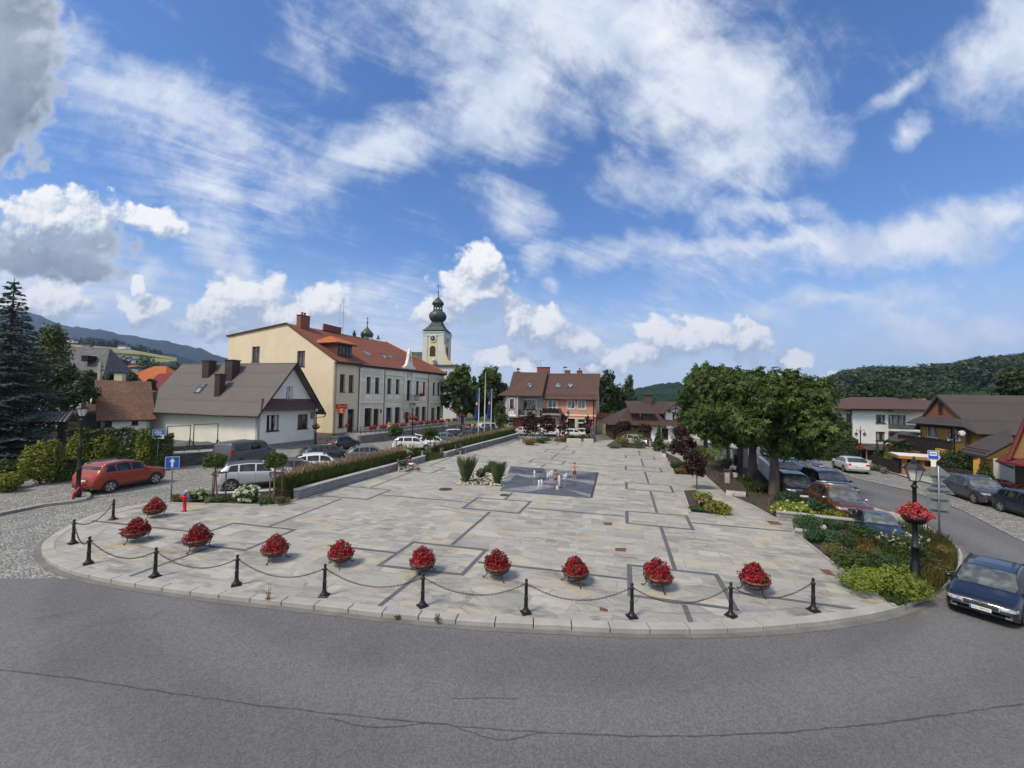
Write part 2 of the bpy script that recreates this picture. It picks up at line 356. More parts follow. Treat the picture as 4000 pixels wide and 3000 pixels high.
# asphalt
def asphalt(name,base,warm):
    m,t=newmat(name); g=t.n('ShaderNodeNewGeometry').outputs[0]
    a=t.noise(g,85.,3,.7); b=t.noise(g,.22,6,.6,.5); f=t.noise(g,9.,6,.7)
    sp=t.n('ShaderNodeSeparateXYZ',{0:g}); rr=t.v('LENGTH',t.v('SUBTRACT',g,(1.5,26.,0.)),out=1)   # worn wheel lanes round the bend
    lane=t.m('SINE',t.m('MULTIPLY_ADD',rr,2.1,t.m('MULTIPLY',b,2.5)))
    col=t.mix(t.ss(b,.3,.7),tuple(x*.86 for x in base),warm); col=t.mix(t.ss(lane,-.6,1.,0,.6),col,tuple(x*1.28 for x in base)); col=t.mix(t.ss(f,.4,.75,0,.3),col,tuple(x*.7 for x in base))
    kv=t.n('ShaderNodeSeparateColor',{0:t.n('ShaderNodeTexVoronoi',{'Vector':g,'Scale':34.,'Randomness':1.}).outputs[1]}).outputs[1]; gr=t.m('ADD',t.m('MULTIPLY',a,.45),t.m('MULTIPLY',kv,.55))
    col=t.mix(1.,col,t.n('ShaderNodeCombineColor',{i:t.ss(gr,.2,.8,.78,1.23) for i in range(3)}).outputs[0],'MULTIPLY')
    col=t.mix(t.ss(t.noise(t.v('MULTIPLY',g,(.35,1.,1.)),.8,7,.7,.8),.60,.74,0,.4),col,(.06,.06,.065))
    col=t.mix(t.ss(t.noise(g,1.7,6,.75,1.2),.70,.76,0,.3),col,(.24,.235,.22))
    t.out(col,.8,0,t.m('ADD',a,f),.005,**{'Specular IOR Level':.4})
asphalt('asphalt',(.117,.118,.120),(.129,.128,.127)); asphalt('asphalt_patch',(.112,.113,.116),(.122,.122,.124)); asphalt('tar',(.062,.062,.063),(.075,.075,.074))
# cobbles in fan rows
m,t=newmat('cobbles'); P=gridco(t)
sp=t.n('ShaderNodeSeparateXYZ',{0:P}); fx=t.m('SINE',t.m('MULTIPLY',sp.outputs[0],3.1))
Pc=t.xyz(sp.outputs[0],t.m('ADD',sp.outputs[1],t.m('MULTIPLY',fx,.16)),0.); Pc=t.v('ADD',Pc,t.v('MULTIPLY',t.noise(P,3.,2,out=1),(.07,.07,0)))
vo=t.n('ShaderNodeTexVoronoi',{'Vector':Pc,'Scale':8.,'Randomness':.55}); ve=t.n('ShaderNodeTexVoronoi',{'Vector':Pc,'Scale':8.,'Randomness':.55},feature='DISTANCE_TO_EDGE').outputs[0]
cv=t.n('ShaderNodeSeparateColor',{0:vo.outputs[1]}).outputs[0]
col=t.mix(cv,(.19,.19,.175),(.40,.39,.355)); col=t.mix(t.ss(t.noise(P,.5,6,.65),.35,.7),col,t.mix(cv,(.15,.15,.14),(.32,.31,.29)))
jo=t.ss(ve,.10,.02); col=t.mix(t.m('MULTIPLY',jo,.8),col,(.085,.082,.07))
t.out(col,.8,0,t.m('MULTIPLY',t.ss(ve,0,.3),1.),.03)
# kerb / granite / retaining wall / soil / grass
def granite(name,a,b,sp_=.25):
    m,t=newmat(name); g=t.n('ShaderNodeNewGeometry').outputs[0]
    n_=t.noise(g,1.2,7,.65); s=t.noise(g,60.,3,.7)
    c=t.mix(t.ss(n_,.3,.7),a,b); c=t.mix(t.ss(s,.35,.7,0,sp_),c,tuple(x*.5 for x in a)); c=t.mix(t.m('MULTIPLY',t.ss(t.noise(g,2.6,8,.7,.5),.6,.75),.5),c,(.10,.095,.08))
    t.out(c,.75,0,s,.006)
granite('gutter_stone',(.20,.195,.18),(.12,.118,.11),.5); granite('kerbstone',(.40,.39,.355),(.30,.295,.27)); granite('band_stone',(.082,.086,.098),(.115,.12,.13),.2); granite('pale_stone',(.55,.54,.50),(.46,.45,.42)); granite('grey_stone',(.30,.30,.295),(.22,.22,.22))
def masonry(name,w_,h_,cols,mort=(.16,.16,.15),bd=.03,ms=.012):
    m,t=newmat(name); tc=t.n('ShaderNodeNewGeometry'); g=tc.outputs[0]; s=t.n('ShaderNodeSeparateXYZ',{0:g}); nn=t.n('ShaderNodeSeparateXYZ',{0:tc.outputs[1]})
    # run the courses along the wall, whichever way it faces
    u=t.m('SUBTRACT',t.m('MULTIPLY',s.outputs[1],nn.outputs[0]),t.m('MULTIPLY',s.outputs[0],nn.outputs[1]))
    q=t.xyz(u,s.outputs[2],0.); q=t.v('ADD',q,t.v('MULTIPLY',t.noise(q,2.5,2,out=1),(.03,.02,0)))
    b=t.n('ShaderNodeTexBrick',{0:q,1:(0,0,0,1),2:(1,1,1,1),3:(0,0,0,1),'Scale':1.,'Mortar Size':ms,'Mortar Smooth':.3,'Bias':0.,'Brick Width':w_,'Row Height':h_}); b.squash=.7; b.squash_frequency=3
    v_=t.n('ShaderNodeSeparateColor',{0:b.outputs[0]}).outputs[0]
    c=t.mix(t.ss(v_,0,.5),cols[0],cols[1]); c=t.mix(t.ss(v_,.5,1),c,cols[2]); c=t.mix(t.ss(t.noise(g,9.,5,.65),.35,.7,0,.5),c,cols[0]); c=t.mix(t.m('MULTIPLY',b.outputs[1],.85),c,mort)
    t.out(c,.8,0,t.m('SUBTRACT',t.noise(g,12.,5,.6),t.m('MULTIPLY',b.outputs[1],1.2)),bd)
masonry('wall_stone',.42,.14,((.20,.20,.195),(.30,.30,.29),(.25,.255,.26)))
masonry('rubble',.5,.22,((.13,.125,.11),(.24,.22,.19),(.18,.175,.165)))
masonry('dark_rubble',.45,.2,((.06,.06,.055),(.11,.11,.10),(.09,.085,.08)),(.05,.05,.05))
pm('soil',(.075,.058,.045),(.04,.032,.026),6,.95,bump=.03,bsc=25,world=True)
pm('grass_ground',(.07,.10,.03),(.10,.12,.045),1.3,.95,bump=.04,bsc=9,world=True)
m,t=newmat('fountain_tile'); P=gridco(t)
b=brick(t,P,1.0,1.0,.012,0,(0,0,0),(1,1,1),0.,1); b.squash=1; vv=t.n('ShaderNodeSeparateColor',{0:b.outputs[0]}).outputs[0]
c=t.mix(vv,(.185,.187,.19),(.23,.232,.235)); wet=t.ss(t.noise(P,.55,5,.6,.6),.42,.6); c=t.mix(t.m('MULTIPLY',wet,.45),c,(.055,.06,.07)); c=t.mix(b.outputs[1],c,(.06,.06,.065))
t.out(c,t.m('SUBTRACT',.62,t.m('MULTIPLY',wet,.42)),0,None)
m,t=newmat('fountain_dark'); P=gridco(t); wet=t.ss(t.noise(P,.55,5,.6,.6),.42,.6)
t.out(t.mix(wet,(.075,.079,.088),(.043,.047,.056)),t.m('SUBTRACT',.5,t.m('MULTIPLY',wet,.34)),0)
pm('iron',(.012,.012,.013),(.02,.02,.02),4,.42,.3,spec=.5,bump=.001,bsc=40)
pm('rust_plate',(.11,.05,.032),(.16,.075,.045),6,.8)
pm('manhole',(.05,.045,.04),(.075,.065,.055),8,.7,.4)
pm('white_paint',(.78,.78,.77),(.70,.70,.69),2,.6)
pm('hill_soil',(.09,.12,.045),(.13,.15,.06),.02,.95,world=True)
# ---------------- ground sheets
far=[(-4000,-60),(4000,-60),(4000,4500),(-4000,4500)]
sheet('ground',far,-.03,'grass_ground')
kerb_px=[(700,1955),(646,1965),(564,1975),(470,1994),(382,2014.6),(305.6,2044),(235,2082),(176,2123),(161.6,2152.7),(167.5,2176),(188,2199.7),(235,2226),(311.5,2252.6),(446.7,2282),(593.6,2305.5),(811,2335),(1060,2364),(1300,2390),(1449,2408),(1585,2421),(1870,2447),(2145,2460),(2381,2473),(2498,2476),(2647.6,2477),(2783,2476),(2923,2470),(3027,2463),(3104,2456),(3203,2446),(3298,2433),(3427,2411),(3521.6,2383),(3606,2350),(3680.7,2312),(3730,2262),(3757,2214),(3760,2180),(3745,2150),(3725,2126),(3695.6,2104),(3646,2076.5),(3596,2049),(3497,2011),(3440,1992)]
KP=smoothpath([G(x,y,0).to_2d().to_3d() for x,y in kerb_px],4)
# asphalt: front and right road
asp=[(-60,-40),(60,-40),(75,10)]+[G(*p).to_2d() for p in ((4000,2120),(3750,1992),(3560,1920),(3330,1868),(3150,1800),(3090,1765))]+[G(2700,1693).to_2d(),G(2300,1703).to_2d(),G(2000,1680).to_2d(),G(1990,1712).to_2d(),G(2400,1722).to_2d(),G(2750,1722).to_2d(),G(2870,1770).to_2d(),G(2990,1880).to_2d(),G(3180,2030).to_2d(),G(3400,2150).to_2d(),G(3300,2300).to_2d(),G(2000,2350).to_2d(),G(900,2300).to_2d(),G(282,2262).to_2d(),G(0,2259).to_2d(),G(-700,2255).to_2d()]
sheet('road',asp,0,'asphalt','asphalt road')
cob=[G(*p).to_2d() for p in ((-700,2300),(0,2300),(300,2305),(900,2340),(1200,2200),(1300,1960),(2020,1735),(2000,1672),(1640,1690),(1300,1712),(880,1760),(-300,1900),(-700,2000))]
sheet('cobbled_street',cob,-.006,'cobbles')
rp_=[G(*p).to_2d() for p in ((4300,2290),(4000,2118),(3750,1990),(3560,1918),(3330,1866),(3150,1798),(3300,1790),(3420,1830),(3560,1870),(3750,1920),(4300,2060))]
sheet('cobbled_layby',rp_,.004,'cobbles')
sheet('parking_bays',[G(*p).to_2d() for p in ((3440,1990),(3500,2040),(3600,2075),(3400,2130),(3000,1900),(2900,1790),(3050,1800),(3250,1905))],.004,'asphalt')
# cobble gutter along the kerb, in front of it
g_=MB(); ribbon(g_,KP,-.2,.04,.008); tag(g_.build('gutter','gutter_stone'),kind='structure')
# plaza
inner=[]
for i,p in enumerate(KP):
    d=(KP[min(i+1,len(KP)-1)]-KP[max(i-1,0)]).normalized(); inner.append(p+Vector((-d.y,d.x,0))*.30)
back=[G(x,y,PZ) for x,y in ((3330,1985),(3180,1930),(3060,1850),(2960,1790),(2870,1730),(2760,1712),(2640,1708),(2300,1722),(2030,1716),(1990,1735),(1740,1785),(1660,1803),(1545,1838),(1164,1953),(1090,1972),(1000,1968),(700,1948))]
sheet('plaza_paving',[(p.x,p.y) for p in inner+back],PZ,'slabs')
# kerb stones: each length a solid block with a small gap
kb=MB(); acc=0.; seg=[]; cum_=[0.]
for a,b in zip(KP,KP[1:]): cum_.append(cum_[-1]+(b-a).length)
def onpath(P_,cum,s,off=0.):
    i=0
    while i<len(cum)-2 and cum[i+1]<s: i+=1
    f=(s-cum[i])/max(1e-6,cum[i+1]-cum[i]); p=P_[i].lerp(P_[i+1],f); d=(P_[i+1]-P_[i]).normalized(); return p+Vector((-d.y,d.x,0))*off
s0=0.
while s0<cum_[-1]-1.05:
    L=1.0+R.uniform(-.03,.03); a,b=s0+.012,s0+L-.012; top=PZ+R.uniform(.006,.018)
    q=[onpath(KP,cum_,a,0),onpath(KP,cum_,(a+b)/2,0),onpath(KP,cum_,b,0),onpath(KP,cum_,b,.315),onpath(KP,cum_,(a+b)/2,.315),onpath(KP,cum_,a,.315)]
    kb.prism([(p.x,p.y) for p in q],-.05,top); s0+=L
tag(kb.build('kerb','kerbstone',bev=.012),kind='structure')
# dark bands of the paving grid: quads from measured corners
bd=MB()
def band(a,b,wd=.15,z=PZ+.004):
    A=G(*a,PZ);B=G(*b,PZ); d=(B-A).normalized(); n=Vector((-d.y,d.x,0))*wd/2
    bd.quad(*[(p.x,p.y,z) for p in (A-n,B-n,B+n,A+n)])
def rect(*c):
    P4=[G(*p,PZ) for p in c]; ce=sum(P4,Vector())/4
    z=PZ+.004; I=[]
    for i in range(4):   # inset by .2 along both sides
        p=P4[i];a=(P4[i-1]-p).normalized();b=(P4[(i+1)%4]-p).normalized(); s=.165/max(.3,abs(a.cross(b).z)); I.append(p+(a+b)*s)
    for i in range(4):
        j=(i+1)%4; q=[P4[i],P4[j],I[j],I[i]]; 
        if (q[1]-q[0]).cross(q[2]-q[1]).z<0: q.reverse()
        bd.quad(*[(v.x,v.y,z) for v in q])
rect((676,2122),(914,2041),(1163.7,2067.5),(958,2152.7)); rect((1467,2211.7),(1612,2114.5),(1910,2146),(1811,2250)); rect((2448.6,2202.6),(2805.8,2243),(2891.7,2388),(2451,2329))
rect((1234.8,1937),(1351.9,1897.5),(1533.9,1913.3),(1435.8,1952.8)); rect((1799.5,1985.6),(1862.8,1942.7),(2079.8,1958.5),(2030,2007.3)); rect((2441.9,1994.7),(2686,2013.7),(2715.4,2071.5),(2443,2045))
rect((1586,1840.5),(1624,1818),(1742.7,1826),(1687,1850)); rect((2441,1882.5),(2622.7,1897.5),(2637,1926),(2442.8,1911)); rect((1750.6,1783.5),(1769.6,1772.5),(1869,1775.6),(1836,1788)); rect((2061.7,1805.4),(2084,1791.9),(2213,1800.9),(2197,1816)); rect((2441,1819),(2581.6,1829),(2590.6,1846),(2441,1835.7)); rect((2122.7,1764.7),(2140.8,1754),(2249,1762),(2238,1773)); rect((2441,1777),(2554,1785),(2563.5,1796),(2441,1788))
for a,b in (((488,2258),(682,2188)),((682,2188),(815,2140)),((1052,2056),(1300,1961.7)),((1300,1961.7),(1335,1948)),((1446.8,1905),(1606.6,1843.7)),((1677.8,1820),(1766.5,1785)),((1467,2379),(1650,2234)),((1765.6,2128),(1914.8,1999.2)),((1973.6,1950),(2000.7,1926)),((2113.7,1825.8),(2129.5,1813)),((2152,1794),(2182.8,1770)),((2196,1757.5),(2220,1740.8)),((2704,2442),(2672,2362)),((2636,2224),(2582,2059)),((2566,2002.8),(2541,1920)),((2533.6,1888.4),(2519,1842.5)),((2513.7,1822),(2504.7,1792.8)),((2500,1779),(2494.7,1760)),
  ((358.5,2034),(735,2075)),((735,2075),(800,2082)),((1116.7,2090),(1281,2128)),((1090,2106),(1116.7,2112)),((1281,2130),(1545,2160)),((1868,2196),(2204,2233)),((2204,2233),(2449,2262)),((2860,2312),(3422,2391)),((1485,1932.7),(1830,1962)),((2059.5,1984),(2439.6,2017)),((2701.8,2042),(3095,2077)),((1719,1838),(1790,1843)),((2637,1918),(2670,1918)),((2325,1890.7),(2441,1895)),((2170,1737.6),(2183.7,1731.7)),((2267,1743),(2274,1737.6)),((1869,1779),(1980,1786)),((2215,1808),(2441,1826))):
    if (a,b) in (((1116.7,2090),(1281,2128)),): continue
    band(a,b,.15,PZ+.0045)
tag(bd.build('paving_bands','band_stone'),kind='structure')
# plain field bands of pale slabs running between the grid (slightly different stone)
# fountain floor
fq=[G(x,y,PZ) for x,y in ((1953,1915),(2305,1944),(2332,1845),(1996,1821))]
def fl(u,v): a=fq[0].lerp(fq[1],u); b=fq[3].lerp(fq[2],u); return a.lerp(b,v)
ff=MB(); ff.quad(*[(p.x,p.y,PZ+.004) for p in fq]); 
tag(ff.build('fountain_floor','fountain_tile'),kind='structure')
fd_=MB()
for tri in (((0,.02),(.45,.30),(.10,.62)),((.0,.66),(.42,.63),(.0,1)),((.40,1),(.47,.66),(.0,.99)),((.55,.62),(1,.98),(1,.60)),((.40,.34),(1,.10),(1,.44)),((.30,0),(.62,.28),(.98,.02)),((.20,.50),(.55,.62),(.42,.36)),((1,.45),(.60,.40),(.62,.58))):
    fd_.quad(*[(fl(*q).x,fl(*q).y,PZ+.008) for q in tri])
tag(fd_.build('fountain_star_pattern','fountain_dark'),kind='structure')
fr=MB()
for a,b in ((fq[0],fq[1]),(fq[1],fq[2])):
    d=(b-a).normalized(); n=Vector((-d.y,d.x,0))*.07; fr.quad(*[(p.x,p.y,PZ+.006) for p in (a-n*2,b-n*2,b,a)])
tag(fr.build('fountain_drain','manhole'),kind='structure')
# road crack sealed with tar, patches
cp=smoothpath([G(x*1.8083,y*1.8083,0) for x,y in ((-60,1438),(0,1446),(200,1471),(420,1505),(640,1533),(900,1560),(1100,1578),(1300,1588),(1480,1590),(1660,1584),(1800,1573),(2000,1550),(2212,1520),(2400,1488))],10)
cp=[p+Vector((R.uniform(-.012,.012),R.uniform(-.014,.014),0)) for p in cp]
wid=[R.uniform(.006,.026) for _ in cp]; ck=MB(); ribbon(ck,cp,lambda i:-wid[i],lambda i:wid[(i*7)%len(wid)]*.8,.004)
br=cp[len(cp)//3:len(cp)//2]; br=[p+Vector((0,-.10-.12*sin(i*.5),0)) for i,p in enumerate(br)]; ribbon(ck,br,-.01,.012,.0045)
c2=[G(1760+i*32,2729+R.uniform(-3,3),0) for i in range(9)]; ribbon(ck,c2,-.008,.01,.0045)
tag(ck.build('road_crack','tar'),kind='structure')
pt=MB()
for q in (((330,2450),(420,2420),(640,2385),(600,2410)),((100,2420),(380,2368),(300,2395))):
    pt.quad(*[(G(*p).x,G(*p).y,.004) for p in q])
tag(pt.build('road_patches','asphalt_patch'),kind='structure')
# zebra marking far right, road edge of layby
zb=MB()
for q in (((3135,1793),(3142,1790),(3172,1800),(3160,1803)),((3140,1803),(3168,1803),(3172,1805),(3143,1805)),((3172,1803),(3192,1803),(3196,1806),(3176,1806))):
    zb.quad(*[(G(*p).x,G(*p).y,.008) for p in q])
tag(zb.build('road_markings','white_paint'),kind='structure')
# left pavement with kerb, and pavements on the right
lp=[G(*p,PZ) for p in ((-500,2130),(0,2005),(176,1970),(300,1956),(345,1945),(352,1932),(335,1918),(300,1905),(150,1930),(0,1945),(-500,2040))]
sheet('pavement_left',[(p.x,p.y) for p in lp],PZ,'cobbles')
k2=MB(); pth=smoothpath([G(x,y,0) for x,y in ((-500,2142),(0,2014),(176,1979),(300,1964),(345,1952),(356,1938),(340,1920))],3)
L2=[]; 
for i,p in enumerate(pth):
    d=(pth[min(i+1,len(pth)-1)]-pth[max(i-1,0)]).normalized(); L2.append((p,p+Vector((-d.y,d.x,0))*.16))
for (a,b),(c_,d_) in zip(L2,L2[1:]): k2.prism([(a.x,a.y),(c_.x,c_.y),(d_.x,d_.y),(b.x,b.y)],-.03,PZ+.012)
tag(k2.build('kerb_left','kerbstone'),kind='structure')
rp2=[G(*p,.1) for p in ((4300,2060),(3750,1918),(3560,1868),(3420,1828),(3300,1788),(3200,1778),(3300,1772),(3450,1812),(3700,1880),(4300,2000))]
sheet('pavement_right',[(p.x,p.y) for p in rp2],.1,'kerbstone')
# ---------------- building materials
def plaster(name,a,b=None,stain=.25,dirtc=(.25,.24,.21)):
    m,t=newmat(name); g=t.n('ShaderNodeNewGeometry').outputs[0]
    b=b or tuple(x*.9 for x in a); n_=t.noise(g,.5,7,.65); c=t.mix(t.ss(n_,.3,.7),a,b)
    s=t.noise(t.v('MULTIPLY',g,(1.6,1.6,.25)),1.1,6,.7,.3); c=t.mix(t.m('MULTIPLY',t.ss(s,.55,.8),stain),c,dirtc)
    t.out(c,.9,0,t.noise(g,35.,4,.7),.012)
plaster('plaster_cream',(.70,.60,.43)); plaster('plaster_pale',(.66,.59,.43)); plaster('plaster_white',(.72,.71,.65)); plaster('plaster_stucco',(.73,.715,.65)); plaster('plaster_bright',(.78,.78,.77),stain=.12)
plaster('plaster_beige',(.60,.53,.39)); plaster('plaster_grey',(.33,.335,.305)); plaster('plaster_pink',(.56,.27,.19)); plaster('plaster_rose',(.53,.235,.155)); plaster('plaster_ochre',(.56,.33,.07)); plaster('plaster_yellow',(.62,.54,.35)); plaster('plaster_churchgrey',(.56,.58,.58)); plaster('plaster_rust',(.235,.085,.045)); plaster('plaster_pinkpale',(.50,.34,.31)); plaster('plaster_brick',(.28,.09,.06))
def tiles(name,a,b,row,colw,bd=.06,var=.5,dark=(.05,.04,.035)):
    m,t=newmat(name); tc=t.n('ShaderNodeNewGeometry'); g=tc.outputs[0]; s=t.n('ShaderNodeSeparateXYZ',{0:g}); nn=t.n('ShaderNodeSeparateXYZ',{0:tc.outputs[1]})
    u=t.m('SUBTRACT',t.m('MULTIPLY',s.outputs[1],nn.outputs[0]),t.m('MULTIPLY',s.outputs[0],nn.outputs[1]))
    il=t.m('INVERSE_SQRT',t.m('MAXIMUM',t.m('SUBTRACT',1.,t.m('MULTIPLY',nn.outputs[2],nn.outputs[2])),.02)); u=t.m('MULTIPLY',u,il)
    zz=t.m('MULTIPLY',s.outputs[2],il)   # distance up the slope
    q=t.xyz(u,zz,0.)
    br=t.n('ShaderNodeTexBrick',{0:q,1:(0,0,0,1),2:(1,1,1,1),3:(0,0,0,1),'Scale':1.,'Mortar Size':.018,'Mortar Smooth':.5,'Bias':0.,'Brick Width':colw,'Row Height':row})
    v_=t.n('ShaderNodeSeparateColor',{0:br.outputs[0]}).outputs[0]
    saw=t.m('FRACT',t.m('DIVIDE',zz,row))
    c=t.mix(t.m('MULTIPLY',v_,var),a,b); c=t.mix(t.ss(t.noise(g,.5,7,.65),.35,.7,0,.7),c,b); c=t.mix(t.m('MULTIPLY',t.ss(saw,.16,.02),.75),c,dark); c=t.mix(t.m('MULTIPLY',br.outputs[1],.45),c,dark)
    c=t.mix(t.ss(t.noise(g,1.4,7,.7),.6,.78,0,.45),c,dark)
    t.out(c,.75,0,t.m('SUBTRACT',t.m('MULTIPLY',saw,-.8),t.m('MULTIPLY',br.outputs[1],.4)),bd,**{'Specular IOR Level':.3})
tiles('tile_red',(.235,.078,.038),(.16,.052,.028),.34,.26); tiles('tile_orange',(.50,.15,.035),(.38,.10,.03),.36,.3); tiles('tile_old',(.235,.11,.065),(.115,.072,.052),.30,.28,var=.9); tiles('tile_brown',(.115,.062,.048),(.085,.048,.04),.34,.30); tiles('tile_dark',(.085,.048,.04),(.06,.04,.035),.33,.3); tiles('shingle_grey',(.155,.155,.165),(.09,.09,.10),.36,.36,var=.9); tiles('tile_maroon',(.23,.035,.03),(.17,.03,.028),.34,.3)
tiles('felt_brown',(.118,.106,.097),(.10,.092,.086),2.1,9.,.01,.35,(.095,.083,.075)); tiles('felt_grey',(.066,.056,.054),(.054,.047,.046),2.4,9.,.01,.3,(.045,.042,.042)); tiles('metal_brown',(.10,.06,.055),(.085,.052,.048),.38,.4,.03); tiles('sheet_red',(.17,.024,.024),(.13,.022,.022),.5,.2,.02)
tiles('copper',(.085,.115,.10),(.045,.055,.055),4.,.55,.02,.7,(.03,.035,.035))
pm('copper_dark',(.035,.045,.045),(.075,.10,.09),.7,.45,.2,world=True,stretch=(1,1,.2),bump=.01,bsc=2)
pm('wood_dark',(.035,.022,.017),(.055,.035,.026),2,.8,world=True,stretch=(1,1,6)); pm('wood_brown',(.10,.042,.022),(.07,.03,.017),3,.7,world=True); pm('wood_honey',(.38,.205,.07),(.28,.14,.045),1.5,.6,world=True,stretch=(1,1,9)); pm('timber_black',(.018,.013,.012),(.03,.022,.02),3,.8,world=True)
pm('frame_brown',(.05,.022,.016),(.04,.018,.014),3,.5); pm('frame_white',(.78,.78,.76),(.7,.7,.69),3,.45); pm('frame_cream',(.70,.66,.52),(.62,.58,.46),3,.7); pm('gutter_metal',(.10,.11,.12),(.14,.15,.16),3,.4,.6); pm('gutter_brown',(.045,.03,.026),(.06,.04,.035),3,.45,.2); pm('chimney_metal',(.05,.034,.03),(.065,.045,.04),2,.5,.3); pm('zinc',(.32,.34,.36),(.24,.25,.27),3,.45,.7)
pm('clay',(.30,.10,.055),(.22,.075,.045),5,.8); pm('chimney_brick',(.24,.09,.06),(.16,.06,.045),6,.85,world=True); pm('sign_red',(.50,.012,.022),(.46,.011,.02),2,.4); pm('sign_yellow',(.80,.50,.02),None,2,.4); pm('sign_white',(.80,.80,.80),None,2,.4); pm('sign_blue',(.012,.085,.42),(.011,.078,.39),2,.4); pm('sign_back',(.22,.235,.24),(.17,.185,.19),2.5,.5,.3); pm('black_gloss',(.012,.012,.014),None,3,.3); pm('dark_void',(.012,.011,.010),None,1,.9); pm('maroon_plate',(.30,.02,.07),None,2,.4); pm('awning',(.25,.40,.36),None,2,.7); pm('concrete',(.36,.355,.335),(.26,.26,.25),1.5,.9,world=True,bump=.01)
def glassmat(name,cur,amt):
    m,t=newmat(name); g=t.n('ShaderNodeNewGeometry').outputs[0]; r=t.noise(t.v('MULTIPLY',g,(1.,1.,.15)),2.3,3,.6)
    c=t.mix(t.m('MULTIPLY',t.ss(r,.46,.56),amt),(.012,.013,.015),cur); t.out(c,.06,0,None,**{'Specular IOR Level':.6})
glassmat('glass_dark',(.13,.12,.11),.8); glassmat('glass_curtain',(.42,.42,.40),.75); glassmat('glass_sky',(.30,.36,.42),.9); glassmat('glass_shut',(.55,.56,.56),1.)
V2=lambda p:Vector((p[0],p[1],0))
def onwall(A,d,px,py):
    r=ray(px,py); n=Vector((d.y,-d.x,0)); tt=(V2(A)-Vector((0,0,0))).dot(n)/Vector((r.x,r.y,0)).dot(n)
    P=Vector((r.x*tt,r.y*tt,0)); return (P-V2(A)).dot(d),HC+r.z*tt
class Wall:
    """a wall plane from A to B (outside on the right of A->B)"""
    def __init__(s,A,B): s.A=V2(A); s.B=V2(B); s.L=(s.B-s.A).length; s.d=(s.B-s.A)/s.L; s.n=Vector((s.d.y,-s.d.x,0)); s.holes=[]; s.todo=[]
    def p(s,u,z,o=0.): q=s.A+s.d*u+s.n*o; return Vector((q.x,q.y,z))
    def uz(s,px,py): return onwall(s.A,s.d,px,py)
    def rect(s,x0,x1,y0,y1):
        u0,z1=s.uz(x0,y0); u1,z0=s.uz(x1,y1); u2,_=s.uz(x1,y0); u3,_=s.uz(x0,y1)
        zt=(s.uz(x0,y0)[1]+s.uz(x1,y0)[1])/2; zb=(s.uz(x0,y1)[1]+s.uz(x1,y1)[1])/2
        return (u0+u3)/2,(u1+u2)/2,zb,zt
    def box(s,m,u0,u1,z0,z1,o0,o1):
        a=[s.p(u0,z0,o0),s.p(u1,z0,o0),s.p(u1,z0,o1),s.p(u0,z0,o1)]; m.hexa([*a,*[Vector((q.x,q.y,z1)) for q in a]]); return m
    def opening(s,u0,u1,z0,z1,**k): s.holes.append((u0,u1,z0,z1)); s.todo.append((u0,u1,z0,z1,k))
    def build(s,parent,mat,z0,z1,th=.3,name='wall'):
        m=MB(); m.wall(s.A,s.B,z0,z1,th,s.holes); o=m.build(name,mat,parent,world=True)
        s.fit(parent); return o
    def fit(s,parent):
        for u0,u1,za,zb,k in s.todo: fit_opening(s,parent,u0,u1,za,zb,**k)
def fit_opening(W,parent,u0,u1,z0,z1,kind='window',frame='frame_brown',glass='glass_dark',inset=.14,vert=1,horiz=(.72,),sill=True,surround=None,fw=.07,sillmat=None,grille=False,panel=0.):
    f=MB(); o0,o1=-inset-.06,-inset
    W.box(f,u0,u0+fw,z0,z1,o0,o1); W.box(f,u1-fw,u1,z0,z1,o0,o1); W.box(f,u0+fw,u1-fw,z1-fw,z1,o0,o1); W.box(f,u0+fw,u1-fw,z0,z0+fw*(1 if kind=='window' else 1.6),o0,o1)
    for i in range(vert): c=u0+(u1-u0)*(i+1)/(vert+1); W.box(f,c-fw*.5,c+fw*.5,z0+fw*1.6,z1-fw,o0+.005,o1-.003)
    for h in horiz: c=z0+(z1-z0)*h; W.box(f,u0+fw,u1-fw,c-fw*.45,c+fw*.45,o0+.01,o1+.004)
    if panel: W.box(f,u0+fw,u1-fw,z0+fw*1.6,z0+panel,o0+.015,o1-.012)
    fo=f.build(kind,frame,parent,world=True)
    g=MB(); a=[W.p(u0+fw*.5,z0+fw*.5,-inset-.045),W.p(u1-fw*.5,z0+fw*.5,-inset-.045),W.p(u1-fw*.5,z1-fw*.5,-inset-.045),W.p(u0+fw*.5,z1-fw*.5,-inset-.045)]
    g.quad(*a); g.build('pane',glass,fo,world=True)
    if sill: m=MB(); W.box(m,u0-.08,u1+.08,z0-.07,z0+.0,-inset+.005,.09); m.build('sill',sillmat or frame,fo,world=True)
    if surround:
        m=MB(); w_=surround[1]; 
        W.box(m,u0-w_,u0,z0,z1,.003,.05); W.box(m,u1,u1+w_,z0,z1,.003,.05); W.box(m,u0-w_,u1+w_,z1,z1+w_*1.1,.003,.055)
        if kind=='window': W.box(m,u0-w_,u1+w_,z0-w_,z0-.071,.003,.055)
        m.build('surround',surround[0],fo,world=True)
    if grille:
        m=MB(); n_=5
        for i in range(n_+1): u=u0-.03+(u1-u0+.06)*i/n_; m.tube([W.p(u,z0,.03),W.p(u,z0,.07),W.p(u+.03,(z0+z1)/2,.09),W.p(u,z1,.07),W.p(u,z1,.03)],.011,5)
        for i in range(9): z=z0+(z1-z0)*(i+.5)/9; m.tube([W.p(u0-.03,z,.075),W.p((u0+u1)/2,z+.06,.085),W.p(u1+.03,z,.075)],.009,5)
        m.build('grille','iron',fo,world=True)
    return fo
